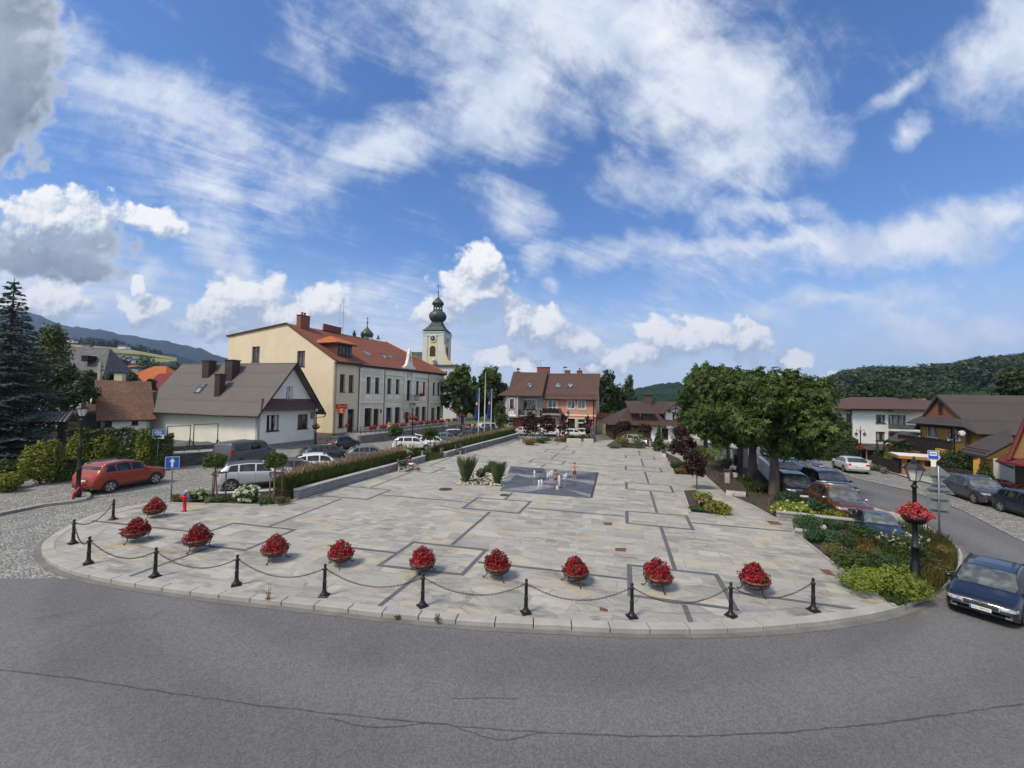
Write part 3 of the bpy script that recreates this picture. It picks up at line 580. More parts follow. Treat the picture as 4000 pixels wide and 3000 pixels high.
def slab(m,q,th):   # roof slab: quad (ccw seen from above) thickened downwards
    q=[Vector(p) for p in q]; n=(q[1]-q[0]).cross(q[2]-q[0]).normalized()
    if n.z<0: q.reverse(); n=-n
    m.extr([p-n*th for p in q],n*th); return m
def chimney(parent,c,sx,sy,z0,z1,mat,rz=0.,cap='iron',pots=0,nm='chimney'):
    m=MB(); m.box(c[0],c[1],(z0+z1)/2,sx,sy,z1-z0,rz); o=m.build(nm,mat,parent,world=True,bev=.02)
    k=MB(); k.box(c[0],c[1],z1+.05,sx+.16,sy+.16,.1,rz)
    for i in range(pots):
        f=(i-(pots-1)/2)*.42; k.lathe([(.13,z1+.1),(.13,z1+.42),(.19,z1+.44),(.19,z1+.5),(.04,z1+.58)],10,(c[0]+f*cos(rz),c[1]+f*sin(rz),0))
    k.build('cap',cap,o,world=True); return o
def skylight(parent,P,u,v,w_,h_,glass='glass_sky'):
    """roof window: centre P on the slope, u across, v up the slope"""
    u=Vector(u).normalized(); v=Vector(v).normalized(); n=u.cross(v)
    m=MB(); 
    for a,b,c_,d_ in ((-w_/2-.07,-w_/2,-h_/2-.07,h_/2+.07),(w_/2,w_/2+.07,-h_/2-.07,h_/2+.07),(-w_/2,w_/2,-h_/2-.07,-h_/2),(-w_/2,w_/2,h_/2,h_/2+.07)):
        m.extr([P+u*a+v*c_,P+u*b+v*c_,P+u*b+v*d_,P+u*a+v*d_],n*.11)
    o=m.build('skylight','gutter_metal',parent,world=True)
    g=MB(); g.extr([P-u*w_/2-v*h_/2,P+u*w_/2-v*h_/2,P+u*w_/2+v*h_/2,P-u*w_/2+v*h_/2],n*.07); g.build('pane',glass,o,world=True); return o
def pipe(parent,pts,r=.06,mat='gutter_metal',nm='downpipe'): return MB().tube(pts,r,8).build(nm,mat,parent,True,world=True)

# ================= town hall =================
C0=G(1300,1722); fd=Vector((.419,.908,0)).normalized(); gd=Vector((-fd.y,fd.x,0))
FW=Wall(C0,V2(C0)+fd*24.9)
Lf=FW.uz(1731,1600)[0]; FW=Wall(C0,V2(C0)+fd*Lf)
GWd=-gd
gw_w=onwall(C0,gd,890,1400)[0]; Cl=V2(C0)+gd*gw_w
GW=Wall(Cl,C0)
town=thing('town_hall',(C0.x,C0.y,0),'long pale yellow town hall with red tiled roof and small ornate gable','town hall')
def U(px): return FW.uz(px,1500)[0]
zE1=FW.uz(1299,1404)[1]; zE=FW.uz(1500,1431)[1]; zp=.95
uP=U(1403)
# apex of the end gable on the gable wall plane
ua,za=GW.uz(1122.8,1263); _,zl=GW.uz(886,1311); zr=zE1
post=Wall(FW.p(0,0),FW.p(uP,0)); main=Wall(FW.p(uP,0),FW.p(Lf,0))
X5=lambda x:1250+x/5.53; Y5=lambda y:1450+y/5.53; X6=lambda x:1500+x/5.531; Y6=lambda y:1400+y/5.531
def op(Wl,x0,x1,y0,y1,X,Y,**k): Wl.opening(*Wl.rect(X(x0),X(x1),Y(y0),Y(y1)),**k)
op(post,430,540,65,450,X5,Y5,inset=.28); op(post,622,730,85,455,X5,Y5,inset=.28); op(post,400,515,850,1215,X5,Y5,inset=.28)
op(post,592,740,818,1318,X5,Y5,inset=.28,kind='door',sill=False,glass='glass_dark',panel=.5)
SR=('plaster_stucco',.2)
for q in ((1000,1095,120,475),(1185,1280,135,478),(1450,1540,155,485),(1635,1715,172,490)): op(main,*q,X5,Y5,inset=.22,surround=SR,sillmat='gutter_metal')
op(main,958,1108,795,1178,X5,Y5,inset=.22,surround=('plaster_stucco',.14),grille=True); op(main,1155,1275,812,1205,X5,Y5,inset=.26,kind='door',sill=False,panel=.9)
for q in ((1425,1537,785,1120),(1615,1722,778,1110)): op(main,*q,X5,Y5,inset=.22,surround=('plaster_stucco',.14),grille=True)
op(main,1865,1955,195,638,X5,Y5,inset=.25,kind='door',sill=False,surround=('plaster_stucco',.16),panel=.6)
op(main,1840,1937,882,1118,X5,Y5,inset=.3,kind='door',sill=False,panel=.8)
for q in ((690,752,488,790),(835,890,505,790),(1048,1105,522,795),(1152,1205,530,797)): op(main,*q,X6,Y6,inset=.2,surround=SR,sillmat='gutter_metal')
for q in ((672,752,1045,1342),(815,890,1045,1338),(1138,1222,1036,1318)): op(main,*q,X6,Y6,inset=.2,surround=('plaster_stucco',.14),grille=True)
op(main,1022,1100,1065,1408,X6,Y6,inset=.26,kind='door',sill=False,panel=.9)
post.build(town,'plaster_beige',zp,zE1-.25,name='post_office_wall'); main.build(town,'plaster_pale',zp,zE-.2)
# end gable wall with openings
gop=[(1+0,0)]
def gpoly():
    return [(0,zp),(GW.L,zp),(GW.L,zr-.2),(ua,za-.12),(0,zl-.12)]
X7=lambda x:850+x/2.328; Y7=lambda y:1100+y/2.328
gw=Wall(Cl,C0)
for q in ((312,382,590,730),(722,794,630,772),(742,788,830,895)): gw.opening(*gw.rect(X7(q[0]),X7(q[1]),Y7(q[2]),Y7(q[3])),inset=.2,vert=1,horiz=(.7,))
ztop=lambda u: (zl-.12)+(za-zl)*u/ua if u<ua else (za-.12)+(zr-za-.05)*(u-ua)/(GW.L-ua)
m=MB(); m.wall(gw.A,gw.B,zp,za,.3,gw.holes,ztop); m.build('gable_wall','plaster_cream',town,world=True); gw.fit(town)
# rear and far walls
m=MB(); RW=[FW.p(Lf,0),FW.p(Lf,0)+gd*GW.L,Cl]
m.wall(RW[0],RW[1],zp,zE-.2,.3); m.wall(RW[1],RW[2],zp,min(zl,zE)-.3,.3); m.build('rear_wall','plaster_cream',town,world=True)
m=MB(); 
FW.box(m,-.05,Lf,-.3,zp,-.2,.05); 
q=[GW.p(0,0,.05),GW.p(GW.L+.05,0,.05),GW.p(GW.L+.05,0,-.2),GW.p(0,0,-.2)]; m.hexa([*[Vector((a.x,a.y,-.3)) for a in q],*[Vector((a.x,a.y,zp)) for a in q]]); m.build('plinth','rubble',town,world=True)
# roof: street slope, rear slope, hipped far end
rdg0=GW.p(ua,za,.18); wr=GW.L-ua      # horizontal run from ridge to street eave
rl=FW.uz(1598,1362)[0]
rdg1=rdg0+fd*(Lf*.80); rdg1.z=za
ov=.45
def fp(u,z,o): return FW.p(u,z,o)
e0=fp(-.18,zE1-.15,ov); eP0=fp(uP,zE1-.15,ov); eP=fp(uP,zE-.12,ov); e1=fp(Lf+.3,zE-.12,ov)
m=MB()
slab(m,[e0,eP0,rdg0+fd*(uP+.18),rdg0],.14)
slab(m,[eP,e1,rdg1,rdg0+fd*(uP+.18)],.14)
bl=GW.p(0,zl,.18)+(-gd)*-.35; bl.z=zl-.1; br_=bl+fd*(Lf+.4); br_.z=bl.z
slab(m,[rdg0,rdg1,br_,bl],.14)
slab(m,[e1,br_,rdg1,rdg1-gd*.02],.13)
m.build('roof','tile_red',town,world=True)
m=MB()   # eaves boards, verge flashing, hip row of ridge tiles
FW.box(m,-.18,uP,zE1-.5,zE1-.27,.02,ov-.04); FW.box(m,uP+.02,Lf+.2,zE-.45,zE-.24,.02,ov-.06)
m.tube([rdg0+Vector((0,0,.05)),e0+Vector((0,0,.07))],.09,6); m.tube([rdg0+Vector((0,0,.05)),bl+Vector((0,0,.05))],.07,6)
m.build('eaves','wood_brown',town,world=True)
m=MB(); 
for k in range(24):
    f=k/24; p=rdg1.lerp(e1,f); q=rdg1.lerp(e1,f+1/24); m.tube([p+Vector((0,0,.08)),q+Vector((0,0,.02))],[.16,.11],7)
m.build('hip_tiles','tile_orange',town,True,world=True)
pipe(town,[fp(-.1,zE1-.18,ov+.06),fp(uP,zE1-.18,ov+.06)],.075,nm='gutter'); pipe(town,[fp(uP,zE-.14,ov+.06),fp(Lf+.2,zE-.14,ov+.06)],.075,nm='gutter')
for px in (1401,1500,1672): u=U(px); pipe(town,[fp(u,zE-.2,ov),fp(u,zE-.7,.12),fp(u,zp,.12)],.06)
# stucco dressings: string course, frieze, pilasters
m=MB(); zs=FW.uz(1450,1571)[1]
for a,b in ((U(1403),U(1500)),(U(1674),U(1731))):
    FW.box(m,a,b,zs-.12,zs+.14,.003,.14); FW.box(m,a,b,zE-.85,zE-.46,.003,.12)
    n_=6; w_=(b-a)/n_
    for i in range(n_):
        c=a+w_*(i+.5); z=zE-1.25; r0=w_*.30; r1=w_*.5
        for k in range(7):
            t0=pi*k/7;t1=pi*(k+1)/7
            m.extr([FW.p(c+r0*cos(t0),z+r0*sin(t0),.004),FW.p(c+r1*cos(t0),z+r1*1.05*sin(t0),.004),FW.p(c+r1*cos(t1),z+r1*1.05*sin(t1),.004),FW.p(c+r0*cos(t1),z+r0*sin(t1),.004)],FW.n*.09)
        FW.box(m,c-w_*.5+.02,c-w_*.5+.16,z-.3,z-.01,.004,.1)
    FW.box(m,a,a+.32,zp,zE-.86,.004,.06); FW.box(m,b-.32,b,zp,zE-.86,.004,.06)
for a,b in ((U(1501),U(1575)),(U(1617),U(1673))):
    FW.box(m,a,b,zE-1.15,zE-.46,.004,.09); FW.box(m,a,b,zE-1.28,zE-1.16,.004,.15)
    zb=FW.uz(1540,1500)[1]
zb=FW.uz(1450,1486)[1]
def band_segments(x0,x1,holes):
    u=x0
    for h in sorted(holes):
        if h[0]>u: yield u,min(h[0],x1)
        u=max(u,h[1])
    if u<x1: yield u,x1
hs=[(uP+h[0]-.2,uP+h[1]+.2) for h in main.holes if h[2]<zb<h[3]]+[(U(1575),U(1617))]
for a,b in band_segments(uP+.33,Lf-.33,hs):
    if b-a>.12: FW.box(m,a+.01,b-.01,zb-.28,zb+.22,.005,.045)
for h in main.holes:   # aprons under the upper windows
    if h[2]>zs and h[3]-h[2]<3.2 and h[1]-h[0]<1.6:
        a,b=uP+h[0]-.22,uP+h[1]+.22; c=(a+b)/2; z=h[2]-.08
        if U(1575)<c<U(1617): continue
        FW.box(m,a,b,z-.75,z-.14,.004,.06); FW.box(m,a,a+.3,z-1.0,z-.76,.004,.06); FW.box(m,b-.3,b,z-1.0,z-.76,.004,.06)
for a,b in ((U(1501),U(1575)),(U(1617),U(1673))):   # rusticated courses between the ground floor windows
    for k in range(9):
        z=zp+.3+k*.42
        hh=[(uP+h[0]-.2,uP+h[1]+.2) for h in main.holes if h[2]<z+.15<h[3]+.25]
        for p,q in band_segments(a,b,hh):
            if q-p>.15: FW.box(m,p+.02,q-.02,z-.15,z+.19,.004,.03)
m.build('stucco_dressing','plaster_stucco',town,world=True)
# ornate centre gable rising above the eaves
ug0,ug1=U(1578),U(1615); uc=(ug0+ug1)/2; hw=(ug1-ug0)/2; zt=FW.uz(1598,1375)[1]
prof=[(-1.05,zs-1),(-1.05,zE-.1),(-1.2,zE),(-1.2,zE+.35),(-.85,zE+.45),(-.6,zE+.8),(-.42,zE+1.4),(-.3,zt-.8),(-.3,zt-.25),(-.16,zt-.1),(-.12,zt+.35),(0,zt+.5)]
prof=prof+[(-a,b) for a,b in reversed(prof[:-1])]
m=MB(); front=[FW.p(uc+a*hw,z,.16) for a,z in prof]
dh=[h for h in main.holes if abs(uP+(h[0]+h[1])/2-uc)<1]
upz=max(h[3] for h in dh)+.05; front=[FW.p(uc+a*hw,max(z,upz),.16) for a,z in prof]
m.extr(front,-FW.n*.5)
for s_ in (-1,1): FW.box(m,*sorted((uc+s_*hw*1.05,uc+s_*(hw*.52))),zs-.9,upz,.002,.16)
m.build('ornate_gable','plaster_stucco',town,world=True)
m=MB()
for dx_,z0,z1 in ((-.42,zE-1.5,zE-.45),(0,zE-1.2,zE+.05),(.42,zE-1.5,zE-.45),(.001,zt-1.6,zt-.7)): m=MB(); FW.box(m,uc+dx_*hw-.07,uc+dx_*hw+.07,z0,z1,.165,.175); m.build('gable_slit','dark_void',town,world=True)
# balcony with brackets, railing and flower box
zbk=FW.uz(1598,1566)[1]; b0,b1=uc-hw*1.25,uc+hw*1.25
m=MB(); FW.box(m,b0,b1,zbk-.12,zbk+.03,.17,1.15); FW.box(m,b0+.1,b1-.1,zbk-.3,zbk-.125,.17,.95)
for s_ in (b0+.25,b1-.55):
    for k in range(5): FW.box(m,s_,s_+.3,zbk-.35-.28*(k+1)+.01*k,zbk-.31-.28*k,.17,.9*(1-(k/5)**1.3))
bal=m.build('balcony','plaster_stucco',town,world=True)
m=MB()
for o_ in (1.1,):
    for k in range(19): u=b0+.05+(b1-b0-.1)*k/18; m.tube([FW.p(u,zbk+.03,o_),FW.p(u,zbk+1.0,o_)],.014,5)
    for z in (.12,.8,1.0): m.tube([FW.p(b0+.05,zbk+z,o_),FW.p(b1-.05,zbk+z,o_)],.022,5)
for s_ in (b0+.05,b1-.05):
    for z in (.12,1.0): m.tube([FW.p(s_,zbk+z,.2),FW.p(s_,zbk+z,1.1)],.02,5)
    for k in range(5): m.tube([FW.p(s_,zbk,.3+k*.17),FW.p(s_,zbk+1.,.3+k*.17)],.012,5)
m.build('railing','iron',bal,world=True)
# dormer over the post office section
dm=MB(); us0,us1=U(1336),U(1392); zd=zE1+.1
rs=lambda o: za-(za-zE1)*((wr+0)-(-o))/wr   # roof height at inward distance
def rp(u,inn): return FW.p(u,zE1+(za-zE1)*inn/wr,-inn)
q0,q1=1.0,5.2
fz0=rp(0,q0).z-.1; fz1=fz0+2.0
for a,b in ((us0,us1),): 
    FW.box(dm,a,b,fz0,fz1,-q1,-q0)
do=dm.build('dormer','wood_brown',town,world=True)
DW=Wall(FW.p(us0,0,-q0),FW.p(us1,0,-q0)); Ld=us1-us0
for k in range(4):
    a=Ld*(.06+k*.235); f=MB(); DW.box(f,a,a+Ld*.2,fz0+.35,fz1-.35,.003,.05); fo=f.build('window','frame_brown',do,world=True)
    g=MB(); g.quad(*[DW.p(*q) for q in ((a+.06,fz0+.41,.054),(a+Ld*.2-.06,fz0+.41,.054),(a+Ld*.2-.06,fz1-.41,.054),(a+.06,fz1-.41,.054))]); g.build('pane','glass_dark',fo,world=True)
m=MB(); zz=fz1+.02; A_=FW.p(us0-.5,zz,-q0+.5);B_=FW.p(us1+.5,zz,-q0+.5); C_=FW.p(us1-1.0,zz+1.15,-q0-2.6); D_=FW.p(us0+1.0,zz+1.15,-q0-2.6); E_=FW.p(us0-.5,zz,-q1-1);F_=FW.p(us1+.5,zz,-q1-1)
slab(m,[A_,B_,C_,D_],.16); slab(m,[B_,F_,C_,C_+Vector((0,.01,0))],.15); slab(m,[E_,A_,D_,D_+Vector((0,.01,0))],.15); slab(m,[D_,C_,F_,E_],.1)
m.build('dormer_roof','tile_orange',do,world=True)
m=MB(); FW.box(m,us0-.48,us1+.48,fz1-.22,fz1-.17,-q0+.1,-q0+.46); m.build('dormer_eave','wood_brown',do,world=True)
for px,py in ((1434,1381),(1500,1393),(1528,1398),(1562,1404),(1632,1415),(1665,1421)):
    # on the street slope
    r=ray(px,py); n_=(rdg0-e0).cross(e1-e0).normalized(); tt=(eP-Vector((0,0,HC))).dot(n_)/r.dot(n_); P=Vector((0,0,HC))+r*tt
    up_=(rdg0-fp(-.18,zE-.12,ov)).normalized(); skylight(town,P,fd,gd*wr+Vector((0,0,za-zE)),.8,1.7)
chimney(town,rdg0+fd*2.2+gd*-.6,1.5,.9,za-1.2,za+1.35,'chimney_brick',math.atan2(fd.y,fd.x),'clay',2)
for k,px in enumerate((1484,1497,1512,1530)):
    u=U(px)*1.0; P=rdg0+fd*(Lf*(.50+k*.075)); chimney(town,P,.5,.45,za-.4,za+.35,'plaster_white' if k>1 else 'iron',.4,'iron',1)
m=MB(); P=rdg0+fd*6.0; m.extr([P+Vector((0,0,.0)),P+fd*3.4,P+fd*3.4+Vector((0,0,.9)),P+fd*.1+Vector((0,0,1.0))],-gd*.25); m.build('roof_parapet','tile_red',town,world=True)
# niche arch at the corner, post office signs
m=MB(); an=GW.L-1.0; zn=GW.uz(1282,1585)[1]
pts=[GW.p(an-.95,zp+.01,.03),GW.p(an+.9,zp+.01,.03)]+[GW.p(an-.02+.92*cos(pi*k/10),zn-.6+.75*sin(pi*k/10),.03) for k in range(11)]
m.extr(pts,-GW.n*.028); m.build('niche','plaster_beige',town,world=True)
sg=post.rect(X5(345),X5(580),Y5(712),Y5(808)); m=MB(); post.box(m,*sg,.02,.12); sb=m.build('shop_sign','sign_red',town,world=True)
def emblem(W,u,z,s,o,par):
    m=MB()
    for k in range(9):
        a0=pi*(.15+1.1*k/9);a1=pi*(.15+1.1*(k+1)/9)
        m.extr([W.p(u+s*.5*cos(a0),z+s*.42*sin(a0),o),W.p(u+s*.33*cos(a0),z+s*.2*sin(a0),o),W.p(u+s*.33*cos(a1),z+s*.2*sin(a1),o),W.p(u+s*.5*cos(a1),z+s*.42*sin(a1),o)],W.n*.012)
    m.extr([W.p(u-s*.5,z-s*.12,o),W.p(u-.05*s,z-s*.42,o),W.p(u+s*.5,z-s*.16,o),W.p(u,z-s*.22,o)],W.n*.013)
    m.build('emblem','sign_yellow',par,world=True)
lo=Vector(town.location)
hh=sg[3]-sg[2]; ww=sg[1]-sg[0]; emblem(post,sg[0]+ww*.25,(sg[2]+sg[3])/2,hh*.75,.121,sb)
text('lettering','Poczta Polska',hh*.36,'sign_white',sb,frame4(post.p(sg[0]+ww*.66,(sg[2]+sg[3])/2,.128)-lo,post.d,(0,0,1)))
hx=post.rect(X5(350),X5(366),Y5(822),Y5(910)); HS=Wall(post.p(hx[0]+.25,0,.1),post.p(hx[0]+.25,0,.1)+Vector((.93,-.36,0))*1.0)
hz0,hz1=hx[2],hx[3]; m=MB(); HS.box(m,.15,1.0,hz0,hz1,-.06,.06); hb=m.build('projecting_sign','sign_red',town,world=True); emblem(HS,.58,(hz0+hz1)/2+.15,.55,.061,hb)
text('lettering','Poczta Polska',.12,'sign_white',hb,frame4(HS.p(.58,hz0+.18,.064)-lo,HS.d,(0,0,1)))
m=MB(); 
for z in (hz0+.15,hz1-.15): m.tube([HS.p(-.25,z),HS.p(.15,z)],.025,6)
m.build('bracket','iron',hb,world=True)
m=MB(); q=main.rect(X5(1300),X5(1330),Y5(828),Y5(897)); main.box(m,*q,.01,.05); m.build('plaque','black_gloss',town,world=True)
for z_ in (905,950,985): 
    m=MB(); q=main.rect(X5(1798),X5(1838),Y5(z_),Y5(z_+28)); main.box(m,*q,.17,.2); m.build('plaque','maroon_plate',town,world=True)
m=MB(); q=main.rect(X5(1948),X5(1985),Y5(905),Y5(940)); main.box(m,*q,.17,.2); m.build('plaque','maroon_plate',town,world=True)
m=MB(); q=post.rect(X5(540),X5(590),Y5(1145),Y5(1200)); post.box(m,*q,.02,.3); m.build('letter_box','sign_red',town,world=True,bev=.03)
# two masts on the roof
m=MB(); P=rdg0+fd*(Lf*.42)+gd*.5; b=Vector((P.x,P.y,za-.6)); m.tube([b,b+Vector((0,0,6.5))],.04,5); m.tube([b+Vector((-.55,0,2.2)),b+Vector((-.5,0,5.5))],.025,5); m.tube([b+Vector((-.6,0,2.6)),b+Vector((0,0,2.6))],.02,5); m.lathe([(.02,0),(.35,.05),(.4,.12)],10,(b.x-.5,b.y,b.z+1.6))
m.build('antenna_mast','zinc',town,world=True)

# ================= church =================
TY=105.; bt=rad(10.2); sd_=Vector((sin(bt),cos(bt),0)); tf=Vector((cos(bt),-sin(bt),0))
T0=At(1648,1500,TY); T0.z=0; uw=onwall(T0,tf,1729.3,1450)[0]; tw=uw
church=thing('church',(T0.x,T0.y,0),'baroque church with a yellow and grey clock tower under a dark green onion spire','church')
T1=V2(T0)+tf*tw; T2=T1+sd_*tw; T3=V2(T0)+sd_*tw
zc=Hz(T0,1298)
TF=Wall(T0,T1); TS=Wall(T1,T2)
m=MB(); m.prism([T0,T1,T2,T3],0,zc); m.build('tower','plaster_yellow',church,world=True)
zb_=Hz(T0,1396); zck=TF.uz(1688,1322)[1]
m=MB()
for Wl in (TF,TS):
    a=tw*.22; Wl.box(m,-.06,a,zb_-3,zc-.9,.003,.12); Wl.box(m,tw-a*1.1,tw+.12,zb_-3,zc-.9,.003,.122); Wl.box(m,-.1,tw+.14,zc-.9,zc+.02,.003,.2); Wl.box(m,-.2,tw+.25,zc-.12,zc+.14,.2,.36)
m.build('pilaster','plaster_churchgrey',church,world=True)
for Wl in (TF,TS):
    c=tw*.485; z=zck; 
    m=MB(); m2=MB(); ring=[];
    m.extr([Wl.p(c+.95*cos(2*pi*k/28),z+.95*sin(2*pi*k/28),.12) for k in range(28)],Wl.n*.09); ck_=m.build('clock','plaster_bright',church,world=True)
    m2.extr([Wl.p(c+.76*cos(2*pi*k/28),z+.76*sin(2*pi*k/28),.211) for k in range(28)],Wl.n*.02); fc_=m2.build('clock_face','black_gloss',ck_,world=True)
    m3=MB()
    for k in range(12):
        a=2*pi*k/12; ca,sa=cos(a),sin(a)
        m3.extr([Wl.p(c+ca*r-sa*w_,z+sa*r+ca*w_,.232) for r,w_ in ((.52,-.035),(.70,-.05),(.70,.05),(.52,.035))],Wl.n*.01)
    for a,l,w_ in ((rad(180),.6,.05),(rad(125),.42,.06)):
        ca,sa=cos(a),sin(a); m3.extr([Wl.p(c+ca*r-sa*w2,z+sa*r+ca*w2,.234) for r,w2 in ((-.1,-w_),(l,-w_*.4),(l,w_*.4),(-.1,w_))],Wl.n*.012)
    m3.build('clock_hands','sign_white',ck_,world=True)
    m=MB(); zo=TF.uz(1688,1392)[1]; zo2=TF.uz(1688,1362)[1]; r=tw*.135
    m.extr([Wl.p(c-r,zo,.004),Wl.p(c+r,zo,.004)]+[Wl.p(c+r*cos(pi*k/10),zo2+r*1.0*sin(pi*k/10),.004) for k in range(11)],Wl.n*.02); m.build('belfry_opening','wood_dark',church,world=True)
    m=MB()
    for k in range(10):
        t0,t1=pi*k/10,pi*(k+1)/10; m.extr([Wl.p(c+q*cos(t_),zo2+q*sin(t_),.005) for q,t_ in ((r*1.02,t0),(r*1.22,t0),(r*1.22,t1),(r*1.02,t1))],Wl.n*.06)
    for s_ in (-1,1): Wl.box(m,*sorted((c+s_*r*1.02,c+s_*r*1.22)),zo,zo2,.005,.066)
    m.build('belfry_surround','plaster_yellow',church,world=True)
cc=(V2(T0)+V2(T2))/2; K=TY*1.03/1600/4.485
yz=lambda y:Hz(cc,1130+y/4.485)
# square flared skirt roof then onion, lantern, cap
m=MB(); ang=math.atan2(tf.y,tf.x)+pi/4
sk_=[(tw*.78,yz(752)),(tw*.62,yz(712)),(tw*.47,yz(665)),(tw*.36,yz(615)),(tw*.30,yz(572))]
m.lathe([(r*1.0,z) for r,z in sk_],4,cc,a0=ang); m.build('skirt_roof','copper',church,world=True)
hwz=[(88,572),(118,555),(140,530),(154,500),(158,475),(150,440),(128,410),(100,394),(92,388),(92,380)]
MB().lathe([(h*K*.98,yz(y)) for h,y in hwz],20,cc).build('onion_dome','copper_dark',church,True,world=True)
lan=MB(); zl0,zl1=yz(382),yz(280); zh0,zh1=yz(362),yz(305)
lan.lathe([(86*K,zl0),(86*K,zh0)],8,cc); lan.lathe([(80*K,zh1),(84*K,zl1)],8,cc)
for k in range(8): a=2*pi*k/8+pi/8+.2; lan.box(cc.x+72*K*cos(a),cc.y+72*K*sin(a),(zh0+zh1)/2,.26,.34,zh1-zh0+.02,a)
lan.build('lantern','copper_dark',church,world=True)
MB().lathe([(84*K,yz(282)),(104*K,yz(268)),(101*K,yz(240)),(90*K,yz(225)),(62*K,yz(192)),(30*K,yz(158)),(9*K,yz(135)),(5*K,yz(60)),(16*K,yz(48)),(5*K,yz(36)),(3*K,yz(-10))],16,cc).build('spire_cap','copper_dark',church,True,world=True)
m=MB(); z=yz(-10); m.tube([(cc.x,cc.y,z),(cc.x,cc.y,Hz(cc,1108))],.05,5); zz=Hz(cc,1118); m.tube([(cc.x-.55,cc.y,zz),(cc.x+.55,cc.y,zz)],.05,5); m.build('cross','iron',church,world=True)
# body of the church in front of and below the tower, volutes and stone balls
bw=Wall(At(1683,1500,TY-1.5),V2(At(1683,1500,TY-1.5))+tf*6.9); zbq=bw.uz(1740,1426)[1]
m=MB(); m.prism([bw.p(0,0),bw.p(bw.L,0),bw.p(bw.L,0,-8),bw.p(0,0,-8)],0,zbq-.4); m.build('church_front','plaster_churchgrey',church,world=True)
m=MB(); bw.box(m,-.3,bw.L+.3,zbq-.4,zbq-.05,-8.2,.35); bw.box(m,-.15,bw.L+.15,zbq-.05,zbq+.1,-8.,.2); m.build('cornice','copper',church,world=True)
m=MB()
for s_,u0 in ((1,tw*.86),(-1,tw*.2)):
    pts=[TS.p(0,zbq+.1,.1)]
for Wl,u,sg_ in ((TF,tw+.05,1),):
    q=[Wl.p(u,zbq+.1,.1),Wl.p(u+2.6,zbq+.1,.1),Wl.p(u+2.3,zbq+.6,.1),Wl.p(u+1.2,zbq+1.5,.1),Wl.p(u+.6,zbq+3.0,.1),Wl.p(u+.35,zbq+5.2,.1),Wl.p(u,zbq+5.6,.1)]; m.extr(q,-Wl.n*.8)
m.build('volute','plaster_yellow',church,world=True)
m=MB()
for px,py in ((1695,1408),(1778.5,1424)):
    m=MB(); P=At(px,py,TY-1.2); m.ball(P,.52,12,8); m.lathe([(.2,P.z-1.0),(.35,P.z-.6),(.18,P.z-.45)],10,(P.x,P.y,0))
    m.build('stone_ball','pale_stone',church,True,world=True)
m=MB(); q=bw.rect(1740,1746,1450,1466); bw.box(m,*q,.005,.03); m.build('small_window','dark_void',church,world=True)
nv0=At(1555,1500,TY+2); zn0=Hz(nv0,1362); zn1=Hz(nv0,1480); m=MB(); a=V2(nv0); b=V2(T0)+sd_*2
m.prism([a,b,b+sd_*14,a+sd_*14],0,zn1); m.build('nave','plaster_yellow',church,world=True)
m=MB(); v=lambda p,z:Vector((p.x,p.y,z)); slab(m,[v(a-sd_*.6,zn1),v(b-sd_*.6,zn1),v(b+sd_*7,zn0),v(a+sd_*7,zn0)],.2); slab(m,[v(a+sd_*14,zn1),v(b+sd_*14,zn1),v(b+sd_*7,zn0),v(a+sd_*7,zn0)],.2); m.build('nave_roof','copper',church,world=True)
# ridge turret seen above the town hall roof
tp=At(1433,1330,96.); K2=96/1600/2.328; z2=lambda y:Hz(tp,1100+y/2.328)
turret=thing('ridge_turret',(tp.x,tp.y,0),'small dark onion turret with a cross rising behind the red town hall roof','turret')
MB().lathe([(40*K2,0),(40*K2,z2(556)),(50*K2,z2(548)),(62*K2,z2(530)),(50*K2,z2(515)),(42*K2,z2(505)),(54*K2,z2(492)),(58*K2,z2(478)),(48*K2,z2(460)),(26*K2,z2(438)),(9*K2,z2(420)),(4*K2,z2(400)),(2.5*K2,z2(345))],14,tp*1.0-Vector((0,0,tp.z))).build('onion_roof','copper_dark',turret,True,world=True)
m=MB(); m.ball((tp.x,tp.y,z2(372)),.2,8,6); m.tube([(tp.x,tp.y,z2(350)),(tp.x,tp.y,z2(322))],.06,5); m.tube([(tp.x-.35,tp.y,z2(334)),(tp.x+.35,tp.y,z2(334))],.06,5); m.build('cross','iron',turret,world=True)
def mk(X0,Y0,k): return (lambda x:X0+x/k),(lambda y:Y0+y/k)
def hole(Wl,q,XY,**k): X,Y=XY; Wl.opening(*Wl.rect(X(q[0]),X(q[1]),Y(q[2]),Y(q[3])),**k)
def vz(p,z): return Vector((p[0],p[1],z))
Z5=mk(500,1250,2.37); ZR=mk(3200,1350,2.37); ZP=mk(2000,1400,5.53); ZQ=mk(1950,1550,4.424); ZY=mk(3500,1450,3.016)
# ================= white stucco house with brown felt roof
e1=Vector((.309,.951,0)); e2=Vector((-.951,.309,0)); HC0=V2(G(1002,1758)); Lg=onwall(HC0,e1,1232,1650)[0]; Ls=onwall(HC0,e2,574,1650)[0]
wh=thing('white_house',HC0,'low white stucco house with a grey brown gabled roof and three dark chimneys','house')
zeh=Hz(HC0,1594); WG=Wall(HC0,HC0+e1*Lg); WS=Wall(HC0+e2*Ls,HC0); mid=HC0+e1*Lg/2; zrh=Hz(HC0+e1*Lg*.5,1421)
slope=(zrh-zeh)/(Lg/2)
for q,k in (((1283,1400,880,1028),dict(glass='glass_shut')),((1570,1668,873,1007),dict(glass='glass_dark')),((1465,1527,613,738),dict(frame='frame_white',glass='glass_shut'))): hole(WG,q,Z5,inset=.2,horiz=(),vert=1,**k)
tp_=lambda u: zeh+slope*min(u,Lg-u)-.1
